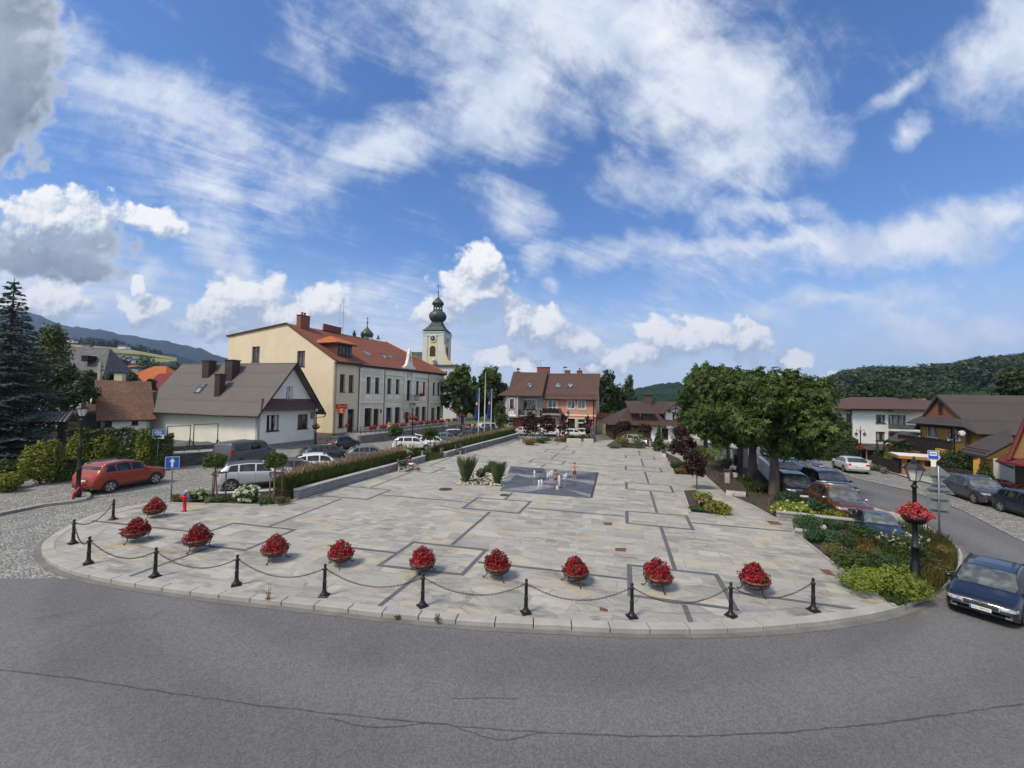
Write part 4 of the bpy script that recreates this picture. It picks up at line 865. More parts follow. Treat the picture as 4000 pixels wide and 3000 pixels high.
m=MB(); m.wall(WG.A,WG.B,.45,zrh,.3,WG.holes,tp_); m.build('gable_wall','plaster_stucco',wh,world=True); WG.fit(wh)
m=MB(); m.wall(WS.A,WS.B,.45,zeh-.1,.3); m.build('side_wall','plaster_white',wh,world=True)
b1=HC0+e1*Lg; b2=b1+e2*Ls; m=MB(); m.wall(b1,b2,.45,zeh-.1,.3); m.wall(b2,HC0+e2*Ls,.45,zrh-.5,.3,(),tp_); m.build('rear_wall','plaster_white',wh,world=True)
m=MB(); m.prism([HC0+e1*-.06+e2*-.06,b1+e1*.06-e2*.06,b2+e1*.06,HC0+e2*(Ls+.05)-e1*.06],-.4,.45); m.build('plinth','wall_stone',wh,world=True)
ov=.75; og=.85; m=MB(); r0=mid-e2*og; r1=mid+e2*(Ls+.6)
for a,b in ((HC0-e1*ov-e2*og,HC0-e1*ov+e2*(Ls+.6)),(b1+e1*ov-e2*og,b1+e1*ov+e2*(Ls+.6))): slab(m,[vz(a,zeh-slope*ov+.12),vz(b,zeh-slope*ov+.12),vz(r1,zrh+.12),vz(r0,zrh+.12)],.16)
m.build('roof','felt_brown',wh,world=True)
m=MB()
for a,b in ((HC0-e1*ov,mid),(b1+e1*ov,mid)):
    za_,zb_=zeh-slope*ov-.06,zrh-.06; q=[vz(a-e2*(og+.02),za_),vz(b-e2*(og+.02),zb_),vz(b-e2*(og+.02),zb_+.24),vz(a-e2*(og+.02),za_+.24)]; m.extr(q,e2*-.04)
m.build('verge_board','timber_black',wh,world=True)
m=MB(); zq=zeh+.55; slab(m,[vz(HC0-e1*ov*.6-e2*.9,zeh-.25),vz(b1+e1*ov*.6-e2*.9,zeh-.25),vz(b1-e1*.4-e2*.0,zq+.45),vz(HC0+e1*.4-e2*.0,zq+.45)],.08); m.build('pent_roof','metal_brown',wh,world=True)
a=HC0-e1*(ov+.08); pipe(wh,[vz(a-e2*og,zeh-slope*ov+.06),vz(a+e2*(Ls+.6),zeh-slope*ov+.06)],.08,'gutter_brown','gutter'); pipe(wh,[vz(a+e2*(Ls+.4),zeh-slope*ov),vz(HC0+e2*(Ls-.1)-e1*.1,zeh-1.2),vz(HC0+e2*(Ls-.1)-e1*.1,.3)],.07,'gutter_brown')
pipe(wh,[vz(b1+e1*ov-e2*og,zeh-slope*ov),vz(b1+e1*(ov)-e2*(og-.2),zeh-slope*ov-.25),vz(b1-e2*.1,zeh-1.3),vz(b1-e2*.12,.4)],.06,'gutter_brown')
nrm=(vz(HC0-e1*ov,zeh-slope*ov)-vz(mid,zrh)).cross(e2).normalized()
def onroof(px,py,P0,n): r=ray(px,py); o=Vector((0,0,HC)); return o+r*((P0-o).dot(n)/r.dot(n))
rz_=math.atan2(e2.y,e2.x)
for (x0,x1,yt,yb) in ((670,780,380,537),(880,1000,375,562),(778,865,505,722)):
    P=onroof(Z5[0]((x0+x1)/2-8),Z5[1](yb-6),vz(mid,zrh+.12),nrm); w_=(x1-x0)/2.37*P.y/F*.78; chimney(wh,P+e1*.4,w_,w_*.85,P.z-.6,Hz(P,Z5[1](yt)),'chimney_metal',rz_,'chimney_metal')
P=onroof(Z5[0](672),Z5[1](634),vz(mid,zrh+.12),nrm); up_=(vz(mid,zrh)-vz(HC0,zeh)).normalized(); skylight(wh,P,-e2,up_,.9,1.2)
q=WG.rect(*[Z5[0](x) for x in (1690,1722)],*[Z5[1](y) for y in (855,912)]); m=MB(); WG.box(m,*q,.01,.2); m.build('meter_box','sign_back',wh,world=True)
# sunken yard wall with rail frames in front of it
yw=thing('yard_wall',G(770,1812),'dark rough low yard wall with a concrete top below the white house','wall')
A,B=V2(G(600,1832)),V2(G(868,1808)); d=(B-A).normalized(); n=Vector((-d.y,d.x,0)); m=MB(); m.prism([A,B,B+n*.5,A+n*.5],-.2,1.0); m.build('wall','dark_rubble',yw,world=True)
m=MB(); m.prism([A-d*.05+n*.02,B+n*.02,B+n*4.5,A+n*4.5],.9,1.06); m.build('top','concrete',yw,world=True,bev=.02); m=MB(); m.prism([A+n*1.5,B+n*1.5,B+n*4.4,A+n*4.4],1.06,1.45); m.build('step','dark_rubble',yw,world=True)
for k,(x0,x1,y0,y1) in enumerate(((653,742,1662,1714),(756,850,1655,1710))):
    Yf=33.5+k*.2; a=At(x0,y1,Yf); b=At(x1,y1,Yf+.4); t_=thing('rail_frame',(a.x,a.y,1.45),'rusty metal rail frame on the yard wall, '+('left one behind the hedge end' if k==0 else 'right one nearer the grey van'),'railing','rail frames on the yard wall')
    MB().tube([vz(a,1.45),vz(a,At(x0,y0+4,Yf).z),vz(b,At(x1,y0,Yf+.4).z),vz(b,1.45)],.04,6).build('frame','iron',t_,world=True)
    for s in (-1,1): MB().tube([vz(b,1.45+.6),vz(b+n*-.7+d*s*.5,1.07)],.03,5).build('leg','iron',t_,world=True)
# ================= generic gabled house
def house(nm,label,A,B,dep,z0,ze,zr,wallm,roofm,ov=.5,ridge=.5,ends=(None,None),og=.4,cat='house',hip=(0,0)):
    A=V2(A);B=V2(B); t_=thing(nm,A,label,cat); d=(B-A).normalized(); n=Vector((-d.y,d.x,0)); A2,B2=A+n*dep,B+n*dep
    W_=Wall(A,B); t_['w']=0
    R0,R1=A+n*dep*ridge,B+n*dep*ridge; s1=(zr-ze)/(dep*ridge); s2=(zr-ze)/(dep*(1-ridge)); L=(B-A).length
    def walls():
        W_.build(t_,wallm,z0,ze-.08); m=MB(); m.wall(B2,A2,z0,ze-.08,.3); m.build('rear_wall',wallm,t_,world=True)
        tl=lambda u: (ze+s1*u if u<dep*ridge else ze+s2*(dep-u))-.1
        m=MB(); m.wall(B,B2,z0,(zr if not hip[1] else ze-.05),.3,(),tl); m.build('side_wall',ends[1] or wallm,t_,world=True)
        m=MB(); m.wall(A2,A,z0,(zr if not hip[0] else ze-.05),.3,(),lambda u:tl(dep-u)); m.build('side_wall',ends[0] or wallm,t_,world=True)
        m=MB(); o0=og if not hip[0] else ov; o1=og if not hip[1] else ov
        r0=vz(R0-d*og,zr) if not hip[0] else vz(R0+d*hip[0],zr); r1=vz(R1+d*og,zr) if not hip[1] else vz(R1-d*hip[1],zr)
        a,b,c,e=vz(A-n*ov-d*o0,ze-s1*ov),vz(B-n*ov+d*o1,ze-s1*ov),vz(B2+n*ov+d*o1,ze-s2*ov),vz(A2+n*ov-d*o0,ze-s2*ov)
        slab(m,[a,b,r1,r0],.14); slab(m,[c,e,r0,r1],.14)
        if hip[0]: m.extr([e,a,r0],Vector((0,0,-.14)))
        if hip[1]: m.extr([b,c,r1],Vector((0,0,-.14)))
        m.build('roof',roofm,t_,world=True); pipe(t_,[a+Vector((0,0,-.04)),b+Vector((0,0,-.04))],.07,'gutter_brown','gutter')
    return t_,W_,d,n,walls
# houses behind the hedge on the left
a=At(398,1600,43.5); b=At(590,1600,46.5); t_,W_,d,n,fin=house('tile_roof_house','white cottage with an old weathered orange brown tiled roof behind the hedge',a,b,7.5,0,Hz(a,1622),Hz(a,1493)+.3,'plaster_bright','tile_old',ov=.55,ends=('wood_dark',None))
for q in ((410,438,1638,1668),(515,540,1630,1660)): W_.opening(*W_.rect(*q),glass='glass_dark',inset=.12)
fin(); chimney(t_,W_.p(W_.L*.42,0,-4.2),.8,.6,Hz(a,1500),Hz(a,1484)+.9,'plaster_beige',.2)
a=At(228,1600,44.5); b=At(392,1600,44.0); t_,W_,d,n,fin=house('wooden_barn','black timber barn gable under trees beside the tiled cottage',a,b,9,0,Hz(a,1612),Hz(a,1560),'timber_black','tile_dark',ov=.3); fin()
a=At(150,1500,60); b=At(396,1500,61); t_,W_,d,n,fin=house('grey_roof_house','house with a big grey shingle roof and dark dormer behind the birch',a,b,6.5,0,Hz(a,1455),Hz(a,1378)+1.3,'plaster_white','shingle_grey',hip=(0,1.6)); fin()
m=MB(); P=At(341,1398,61.5); m.box(P.x,P.y+.3,P.z-.1,.95,1.4,.9); m.build('dormer','dark_void',t_,world=True)
a=At(430,1500,70); b=At(640,1500,71); t_,W_,d,n,fin=house('orange_roof_house','house with a bright orange tiled hip roof and white dormer beyond the cottage',a,b,10,0,Hz(a,1492),Hz(a,1450)+1.4,'plaster_cream','tile_orange',hip=(3.5,3.)); fin()
P=At(470,1446,71.5); m=MB(); m.box(P.x,P.y+1,P.z-.35,1.3,3.5,1.4); do=m.build('dormer','plaster_bright',t_,world=True); m=MB(); slab(m,[(P.x-1,P.y-1.1,P.z+.25),(P.x+1,P.y-1.1,P.z+.25),(P.x+.8,P.y+3,P.z+1.1),(P.x-.8,P.y+3,P.z+1.1)],.12); m.build('dormer_roof','tile_orange',do,world=True); m=MB(); m.box(P.x,P.y-.76,P.z-.35,.5,.03,.8); m.build('window','glass_curtain',do,world=True)
a=At(560,1500,64); b=At(690,1500,65); t_,W_,d,n,fin=house('maroon_roof_house','house with a dark red tiled roof half hidden left of the white house',a,b,9,0,Hz(a,1522),Hz(a,1483)+1.2,'plaster_white','tile_maroon'); fin()
# ================= pink and grey corner house
fx_=Vector((cos(rad(16)),-sin(rad(16)),0)); PR=V2(G(2325,1697)); ul=onwall(PR,fx_,2123,1600)[0]; ug=onwall(PR,fx_,1973,1600)[0]; nn_=Vector((-fx_.y,fx_.x,0))
pk=thing('pink_house',PR,'two storey pink and grey house with brown tiled roofs facing the square','house')
WPk=Wall(PR+fx_*ul,PR); WGr=Wall(PR+fx_*ug,PR+fx_*ul); zep=Hz(PR,1548); zrp=Hz(PR+nn_*4.6,1459)
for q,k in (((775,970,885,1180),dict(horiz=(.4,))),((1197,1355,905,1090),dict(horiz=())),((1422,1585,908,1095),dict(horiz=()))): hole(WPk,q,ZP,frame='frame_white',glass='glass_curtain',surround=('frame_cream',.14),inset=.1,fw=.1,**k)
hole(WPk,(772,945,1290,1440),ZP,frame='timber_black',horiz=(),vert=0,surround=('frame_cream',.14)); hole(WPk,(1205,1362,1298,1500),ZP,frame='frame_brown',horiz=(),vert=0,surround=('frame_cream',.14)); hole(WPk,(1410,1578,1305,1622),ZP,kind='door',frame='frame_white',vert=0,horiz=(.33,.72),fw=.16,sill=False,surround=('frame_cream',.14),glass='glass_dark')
zbd=WPk.uz(2250,1621)[1]
up=[h for h in WPk.holes if h[2]>zbd-.5]; lo_=[h for h in WPk.holes if h[2]<=zbd-.5]
m=MB(); m.wall(WPk.A,WPk.B,zbd,zep-.1,.3,[(h[0],h[1],max(h[2],zbd),h[3]) for h in up]); m.build('wall','plaster_pink',pk,world=True); m=MB(); m.wall(WPk.A,WPk.B,.35,zbd,.3,lo_); m.build('lower_wall','plaster_rose',pk,world=True); WPk.fit(pk)
m=MB(); WPk.box(m,0,WPk.L+.03,zbd-.18,zbd+.1,.003,.06); WPk.box(m,-.02,WPk.L+.04,0,.35,-.2,.04); m.build('string_course','frame_cream',pk,world=True)
m=MB(); R1=PR+nn_*9.2; m.wall(PR,R1,0,zrp,.3,(),lambda u: zep+(zrp-zep)*(u/4.6 if u<4.6 else (9.2-u)/4.6)-.1); m.wall(R1,PR+fx_*ug+nn_*9.2,0,zep-.1,.3); m.build('side_wall','plaster_pinkpale',pk,world=True)
ub=ug-1.0; m=MB(); s_=(zrp-zep)/4.6; A_=PR+fx_*(ul+.05); o_=.7
slab(m,[vz(A_-nn_*o_,zep-s_*o_),vz(PR+fx_*.45-nn_*o_,zep-s_*o_),vz(PR+fx_*.45+nn_*4.6,zrp),vz(A_+nn_*4.6,zrp)],.14); slab(m,[vz(A_+nn_*9.8,zep-s_*.6),vz(PR+fx_*.45+nn_*9.8,zep-s_*.6),vz(PR+fx_*.45+nn_*4.6,zrp),vz(A_+nn_*4.6,zrp)],.14); m.build('roof','tile_brown',pk,world=True)
m=MB()
for row in range(2):
    for k in range(12):
        u=ul+.4+(-ul-.3)*(k+.5*row)/12; z=zep-.05+row*.28; P=vz(PR+fx_*u-nn_*(o_-.5-row*.22),z+.05); m.box(P.x,P.y,P.z,.28,.06,.12,math.atan2(fx_.y,fx_.x))
m.build('snow_guards','metal_brown',pk,world=True)
for px in (2181,2228.5):
    P=onroof(px,1506,vz(A_+nn_*4.6,zrp),(fx_).cross(vz(nn_*4.6,zrp-zep)).normalized()); skylight(pk,P,fx_,vz(nn_*4.6,zrp-zep),.75,1.05)
for x0,x1,yt in ((1150,1248,270),(1412,1510,275)):
    P=onwall(PR+nn_*4.6,fx_,ZP[0]((x0+x1)/2),1450)[0]; c=PR+nn_*4.6+fx_*P; chimney(pk,c,.95,.7,zrp-.6,Hz(c,ZP[1](yt)),'chimney_brick',-.28,'chimney_brick',1 if x0>1300 else 0)
pipe(pk,[WPk.p(WPk.L-.35,zep-.2,.6),WPk.p(WPk.L-.35,zep-.7,.1),WPk.p(WPk.L-.35,.2,.1)],.06,'gutter_brown'); pipe(pk,[WPk.p(0,zep-s_*o_+.02,o_+.05),WPk.p(WPk.L+.45,zep-s_*o_+.02,o_+.05)],.07,'gutter_brown','gutter')
# grey half with bay, balconies
zbot=Hz(PR+fx_*ug,1621); hole(WGr,(215,515,900,1100),ZP,frame='timber_black',glass='glass_curtain',vert=3,horiz=(),surround=('frame_white',.12))
m=MB(); m.wall(WGr.A,WGr.B,zbot-.2,zep-.1,.3,[(h[0],h[1],max(h[2],zbot-.1),h[3]) for h in WGr.holes]); m.build('grey_wall','plaster_grey',pk,world=True); WGr.fit(pk)
m=MB(); m.wall(WGr.A+fx_*1.6,WGr.B,0,zbot-.2,.3); m.wall(WGr.A+nn_*9.2,WGr.A,zbot-.2,zep-.1,.3); m.wall(WGr.A+nn_*9.2+fx_*1.6,WGr.A+fx_*1.6,0,zbot-.2,.3); m.build('brick_wall','plaster_brick',pk,world=True)
ga=WGr.A; bay=[ga+fx_*-.35-nn_*.0,ga+fx_*.7-nn_*1.25,ga+fx_*2.7-nn_*1.25,ga+fx_*3.5-nn_*0]; m=MB()
bb=[Wall(bay[i],bay[i+1]) for i in range(3)]
for Wl,u0,u1 in ((bb[0],.45,.95),(bb[1],.55,1.35)): Wl.opening(u0,u1,zbot+1.35,zep-.75,frame='timber_black',glass='glass_dark',vert=0,horiz=(),surround=('frame_white',.1))
for Wl in bb: m.wall(Wl.A,Wl.B,zbot-.25,zep-.1,.2,Wl.holes)
m.prism([bay[0],bay[1],bay[2],bay[3]],zbot-.35,zbot-.25); bo=m.build('bay','plaster_grey',pk,world=True)
for Wl in bb: Wl.fit(pk)
m=MB(); 
for q in bay[1:3]: m.tube([vz(q,zbot-.2),vz(q,zep-.1)],.06,6)
m.build('bay_trim','frame_white',pk,world=True)
Wl=bb[1]; m=MB(); c=Wl.L*.48; m.extr([Wl.p(c+.95*cos(pi*k/14),zbot-.15+1.15*sin(pi*k/14),.03) for k in range(15)],Wl.n*.05); so_=m.build('arched_sign','sign_white',pk,world=True)
m=MB()
for k in range(14): t0,t1=pi*k/14,pi*(k+1)/14; m.extr([Wl.p(c+r*.95*cos(a),zbot-.15+r*1.15*sin(a),.082) for r,a in ((1,t0),(.9,t0),(.9,t1),(1,t1))],Wl.n*-.012*-1)
m.build('border','sign_red',so_,world=True)
m=MB(); 
for dx_,dz_ in ((-.45,.3),(-.1,.5),(.3,.35),(.5,.5)): Wl.box(m,c+dx_,c+dx_+.16,zbot+dz_-.1,zbot+dz_+.1,.081,.095)
m.build('motif','sign_blue',so_,world=True)
m=MB(); m.tube([vz(bay[1]+fx_*.3+nn_*.2,0),vz(bay[1]+fx_*.3+nn_*.2,zbot-.3)],.14,10); m.build('post','concrete',pk,world=True)
gl=V2(At(1957,1541,(ga-nn_*1.6).y)); ea=vz(ga-fx_*1.1-nn_*1.6,zep-.15); eb=vz(PR+fx_*(ul-.02)-nn_*1.6,zep-.15); pa=PR+fx_*(onwall(PR+nn_*4.6,fx_,2141,1450)[0]); zap=zrp+.75; ap=vz(pa+nn_*4.6,zap); ap2=vz(PR+fx_*(onwall(PR+nn_*4.6,fx_,2112,1450)[0])+nn_*4.8,zap-.15)
m=MB(); eb2=vz(PR+fx_*(ul+1.0)+nn_*4.6,zap-.02); slab(m,[ea,eb,ap,ap2],.16); m.extr([ea,ap2,vz(ga-fx_*1.1+nn_*9.8,zep-.3)],Vector((0,0,-.16))); slab(m,[eb,vz(V2(eb)+nn_*11,zep-.15),ap,ap+Vector((0,.02,0))],.12); slab(m,[ap2,ap,vz(V2(eb)+nn_*11,zep-.15),vz(ga-fx_*1.1+nn_*9.8,zep-.3)],.14); m.build('grey_roof','tile_brown',pk,world=True)
ba=V2(At(2005,1453,PR.y+8)); bb_=V2(At(2098,1453,PR.y+8)); zz=At(2005,1453,PR.y+8).z; m=MB(); slab(m,[vz(ba-Vector((0,4,0))-fx_*1,zz-4.2),vz(bb_-Vector((0,4,0)),zz-4.2),vz(bb_,zz),vz(ba,zz)],.15); m.build('rear_roof','tile_brown',pk,world=True)
P=onroof(2069,1506,vz(A_+nn_*4.6,zrp+.75),(vz(eb,eb.z)-ea).cross(ap-ea).normalized()); P=onroof(2069,1506,ea,(eb-ea).cross(ap-ea).normalized()); skylight(pk,P,fx_,vz(nn_*5,zap-zep),.75,.95)
c=V2(ap)+fx_*-.9; chimney(pk,c,2.4,.7,zap-.7,zap+.35,'chimney_brick',-.28,'iron'); m=MB(); b=vz(c-fx_*.6,zap+.4); m.tube([b,b+Vector((0,0,1.6))],.03,5)
for k in range(5): m.tube([b+Vector((-.9+k*.35,0,1.2+.05*k)),b+Vector((-.9+k*.35+.02,.6,1.2+.05*k))],.015,4)
m.tube([b+Vector((-1.1,.3,1.15)),b+Vector((.8,.3,1.42))],.018,4); m.build('antenna','zinc',pk,world=True)
m=MB(); P=vz(PR+nn_*4.6+fx_*onwall(PR+nn_*4.6,fx_,2203,1450)[0],zrp); m.tube([P,P+Vector((0,0,1.2))],.03,5); m.lathe([(.02,0),(.35,.08),(.45,.2)],12,(P.x+.2,P.y-.2,P.z+1.0)); m.build('satellite_dish','gutter_metal',pk,world=True)
for Wl,x0,x1,y0,y1,lat in ((WGr,195,640,1075,1195,1),(WPk,683,1055,1080,1215,0)):
    u0=Wl.uz(ZP[0](x0),1600)[0]; u1=Wl.uz(ZP[0](x1),1600)[0]; z0=zbd+.12 if not lat else zbot+.12; m=MB(); Wl.box(m,u0,u1,z0-.22,z0,.005,1.15); bo=m.build('balcony','concrete',pk,world=True); h=.95; m=MB()
    if lat:
        for z in (.08,h): Wl.box(m,u0,u1,z0+z-.05,z0+z+.05,1.05,1.13)
        n_=5; w_=(u1-u0)/n_
        for k in range(n_+1): Wl.box(m,u0+w_*k-.06,u0+w_*k+.06,z0,z0+h+.05,1.04,1.14)
        for k in range(n_):
            for s in (0,1): m.tube([Wl.p(u0+w_*k,z0+.1+s*(h-.15),1.09),Wl.p(u0+w_*(k+1),z0+h-.05-s*(h-.15),1.09)],.04,5)
        Wl.box(m,u0,u0+.07,z0+.05,z0+h,.1,1.1); Wl.box(m,u1-.07,u1,z0+.05,z0+h,.1,1.1)
    else:
        for k in range(28): u=u0+(u1-u0)*k/27; m.tube([Wl.p(u,z0,1.1),Wl.p(u,z0+h,1.1)],.018,4)
        Wl.box(m,u0,u1,z0+h-.04,z0+h+.03,1.06,1.14); Wl.box(m,u0,u0+.05,z0,z0+h,.1,1.1); Wl.box(m,u1-.05,u1,z0,z0+h,.1,1.1); Wl.box(m,u0+.1,u1-.1,z0+.1,z0+h-.1,1.02,1.05)
    m.build('railing','timber_black',bo,world=True)
m=MB(); e=PR+nn_*2; m.prism([e+fx_*.05,e+fx_*2.2,e+fx_*2.2+nn_*3,e+fx_*.05+nn_*3],0,2.6); ao=m.build('annex','plaster_yellow',pk,world=True); m=MB(); slab(m,[vz(e+fx_*-.0-nn_*.5,2.75),vz(e+fx_*2.7-nn_*.5,2.6),vz(e+fx_*2.7+nn_*3.5,3.5),vz(e+nn_*3.5,3.7)],.12); m.build('annex_roof','tile_red',ao,world=True)
# ================= brown timber house
TA=V2(At(2398,1700,61)); td=Vector((cos(rad(6)),-sin(rad(6)),0)); tn=Vector((-td.y,td.x,0)); Lt=onwall(TA,td,2780,1700)[0]
zet=Hz(TA,1652); zrt=Hz(TA+tn*5,1565)
th_=thing('timber_house',TA,'dark brown timber house with a steep brown roof and a white half timbered dormer','house')
WT=Wall(TA,TA+td*Lt); us=WT.uz(2543,1700)[0]
m=MB(); m.wall(WT.A,WT.p(us,0),0,zet,.3); m.wall(WT.A+tn*10,WT.A,0,zet,.3); m.build('timber_wall','wood_dark',th_,world=True); m=MB(); m.wall(WT.p(us,0),WT.B,0,zet,.3); m.build('wall','plaster_bright',th_,world=True)
for px,y0,y1 in ((2585,1672,1715),(2640,1668,1712),(2690,1668,1712)):
    W2_=Wall(WT.p(us,0),WT.B); q=W2_.rect(px,px+24,y0,y1); fit_opening(W2_,th_,*q,inset=-.08,frame='timber_black',glass='glass_dark')
fit_opening(WT,th_,*WT.rect(2480,2510,1672,1712),inset=-.08,frame='timber_black',glass='glass_dark')
m=MB(); hr=4.6; a,b=vz(TA-tn*.8-td*.8,zet-.2),vz(WT.B-tn*.8+td*.5,zet-.2); r0,r1=vz(TA+tn*5+td*hr,zrt),vz(WT.B+tn*5,zrt); c,e=vz(WT.B+tn*10.8+td*.5,zet-.2),vz(TA+tn*10.8-td*.8,zet-.2)
slab(m,[a,b,r1,r0],.15); slab(m,[c,e,r0,r1],.15); m.extr([e,a,r0],Vector((0,0,-.15))); m.build('roof','tile_dark',th_,world=True)
u0,u1=WT.uz(2466,1600)[0],WT.uz(2556,1600)[0]; m=MB(); zd0=Hz(WT.p(0,0,-1.4),1640); zd1=Hz(WT.p(0,0,-1.4),1609); WT.box(m,u0+.1,u1-.1,zd0-.3,zd1,-4.2,-.2); do=m.build('dormer','wood_brown',th_,world=True)
DWl=Wall(WT.p(u0,0,-.2),WT.p(u1,0,-.2)); fit_opening(DWl,do,*DWl.rect(2494,2525,1613,1636),inset=-.1,frame='timber_black',glass='glass_shut',vert=1,horiz=(),sill=False) if False else None
f_=MB(); q=DWl.rect(2494,2525,1613,1636); DWl.box(f_,q[0],q[1],q[2],q[3],.004,.06); fo=f_.build('window','timber_black',do,world=True); g=MB(); c_=(q[0]+q[1])/2
for x0,x1 in ((q[0]+.1,c_-.06),(c_+.06,q[1]-.1)): g.quad(DWl.p(x0,q[2]+.08,.064),DWl.p(x1,q[2]+.08,.064),DWl.p(x1,q[3]-.08,.064),DWl.p(x0,q[3]-.08,.064))
g.build('pane','glass_shut',fo,world=True)
m=MB(); slab(m,[WT.p(u0-.15,zd1-.05,.35),WT.p(u1+.15,zd1-.05,.35),WT.p(u1+.15,zrt+.05,-5),WT.p(u0-.15,zrt+.05,-5)],.12); m.build('dormer_roof','tile_dark',do,world=True)
u0,u1=WT.uz(2604,1600)[0],WT.uz(2684,1600)[0]; uc_=(u0+u1)/2; m=MB(); zw0=Hz(WT.p(0,0,-.6),1641); zw1=Hz(WT.p(0,0,-.6),1600); zwa=Hz(WT.p(0,0,-.6),1572); m.extr([WT.p(u0,zw0,-.6),WT.p(u1,zw0,-.6),WT.p(u1,zw1,-.6),WT.p(uc_,zwa,-.6),WT.p(u0,zw1,-.6)],tn*4); do=m.build('white_dormer','plaster_bright',th_,world=True)
m=MB(); slab(m,[WT.p(u0-.7,zw1-.45,.15),WT.p(uc_,zwa+.25,.15),WT.p(uc_,zwa+.25,-5),WT.p(u0-.7,zw1-.45,-5)],.14); slab(m,[WT.p(u1+.7,zw1-.45,.15),WT.p(uc_,zwa+.25,.15),WT.p(uc_,zwa+.25,-5),WT.p(u1+.7,zw1-.45,-5)],.14); m.build('dormer_roof','tile_dark',do,world=True)
m=MB(); B_=lambda a,b,c,d: m.tube([WT.p(a,b,-.56),WT.p(c,d,-.56)],.06,4)
zc_=(zw1+zwa)/2-.1; B_(uc_,zw1-.4,uc_,zwa); B_(uc_-.9,zw1-.3,uc_-.9,zc_+.2); B_(uc_+.9,zw1-.3,uc_+.9,zc_+.2); B_(u0+.1,zw1,uc_,zw1-.3); B_(u1-.1,zw1,uc_,zw1-.3); B_(uc_-.9,zw1,uc_,zc_); B_(uc_+.9,zw1,uc_,zc_)
m.build('timber_bracing','timber_black',do,world=True)
Wd=Wall(WT.p(u0,0,-.6),WT.p(u1,0,-.6)); q=Wd.rect(2627,2660,1613,1640); f_=MB(); Wd.box(f_,*q,.004,.05); fo=f_.build('window','timber_black',do,world=True); g=MB(); g.quad(*[Wd.p(a,b,.054) for a,b in ((q[0]+.1,q[2]+.1),(q[1]-.1,q[2]+.1),(q[1]-.1,q[3]-.1),(q[0]+.1,q[3]-.1))]); g.build('pane','glass_curtain',fo,world=True)
c=TA+tn*4.2+td*onwall(TA+tn*4.2,td,2531,1580)[0]; chimney(th_,c,1.1,.7,zrt-.8,Hz(c,1545),'metal_brown',-.1,'iron')
m=MB(); WT.box(m,us+2,Lt,zet-.55,zet-.2,.1,.9); m.build('awning','awning',th_,world=True)
# ================= white apartment block
AC=V2(At(3331,1700,52)); WAf=Wall(AC,AC+Vector((17,0,0))); wl_d=Vector((-.12,.993,0)).normalized(); AL=AC+wl_d*7; WAl=Wall(AL,AC)
ab=thing('apartment_block',AC,'white two storey apartment block with brown hip roof and grey balconies','apartment block'); zea=Hz(AC,1597); zba=Hz(AC,1741)
for q in ((525,610,640,716),(525,612,797,880)): hole(WAf,q,ZR,glass='glass_curtain',horiz=(),inset=.12)
for q in ((640,806,643,742),(640,808,802,885)): hole(WAf,q,ZR,kind='window',glass='glass_curtain',horiz=(),vert=2,inset=.2,sill=False)
for q in ((248,292,630,702),(160,206,780,855),(248,292,783,860),(170,210,632,700)): hole(WAl,q,ZR,glass='glass_curtain',horiz=(),inset=.12)
WAf.build(ab,'plaster_bright',zba,zea,name='front_wall'); WAl.build(ab,'plaster_bright',zba,zea,name='side_wall')
m=MB(); m.prism([AC+Vector((.05,.05,0)),WAf.B+Vector((0,.05,0)),WAf.B+Vector((0,7,0)),AL],-.3,zba); m.build('plinth','plaster_brick',ab,world=True)
m=MB(); o=.7; a,b,c,e=vz(AC+Vector((-o,-o,0)),zea+.05),vz(WAf.B+Vector((o,-o,0)),zea+.05),vz(WAf.B+Vector((o,7.7,0)),zea+.05),vz(AL+Vector((-o,o,0)),zea+.05); zra=zea+1.6; r0=vz(AC+Vector((3.0,3.7,0)),zra); r1=vz(WAf.B+Vector((-5.5,3.7,0)),zra)
slab(m,[a,b,r1,r0],.15); slab(m,[c,e,r0,r1],.15); m.extr([e,a,r0],Vector((0,0,-.15))); m.extr([b,c,r1],Vector((0,0,-.15))); m.build('roof','tile_brown',ab,world=True)
m=MB(); m.prism([V2(a)+Vector((.05,.05,0)),V2(b)+Vector((-.05,.05,0)),V2(c)+Vector((-.05,-.05,0)),V2(e)+Vector((.05,-.05,0))],zea-.16,zea-.1); m.build('soffit','gutter_brown',ab,world=True)
pipe(ab,[a,b],.08,'gutter_brown','gutter'); pipe(ab,[WAf.p(-.25,zea-.1,.1),WAf.p(-.25,zba-.3,.1)],.07,'gutter_brown')
for Wl,x0,x1,y0,y1 in ((WAf,636,895,728,786),(WAl,150,292,702,760),(WAl,195,296,868,925)):
    u0=Wl.uz(ZR[0](x0),1650)[0]; u1=Wl.uz(ZR[0](x1),1650)[0]; u0,u1=min(u0,u1),max(u0,u1); z1=Wl.uz(ZR[0]((x0+x1)/2),ZR[1](y0))[1]; z0=Wl.uz(ZR[0]((x0+x1)/2),ZR[1](y1))[1]; m=MB(); Wl.box(m,u0,u1,z0-.02,z0+.12,.005,1.1); bo=m.build('balcony','plaster_bright',ab,world=True); m=MB(); Wl.box(m,u0,u1,z0+.2,z1,1.03,1.08); Wl.box(m,u0,u0+.05,z0+.2,z1,.05,1.02); Wl.box(m,u1-.05,u1,z0+.2,z1,.05,1.02); m.build('railing','sign_back' if y0>800 else 'gutter_metal',bo,world=True)
m=MB(); q=WAf.rect(ZR[0](636),ZR[0](895),ZR[1](598),ZR[1](612)); WAf.box(m,q[0],q[1],q[2],q[3],.01,1.2); q=WAl.rect(ZR[0](140),ZR[0](292),ZR[1](596),ZR[1](606)); WAl.box(m,q[0],q[1],q[2],q[3],.01,1.2); m.build('canopy','metal_brown',ab,world=True)
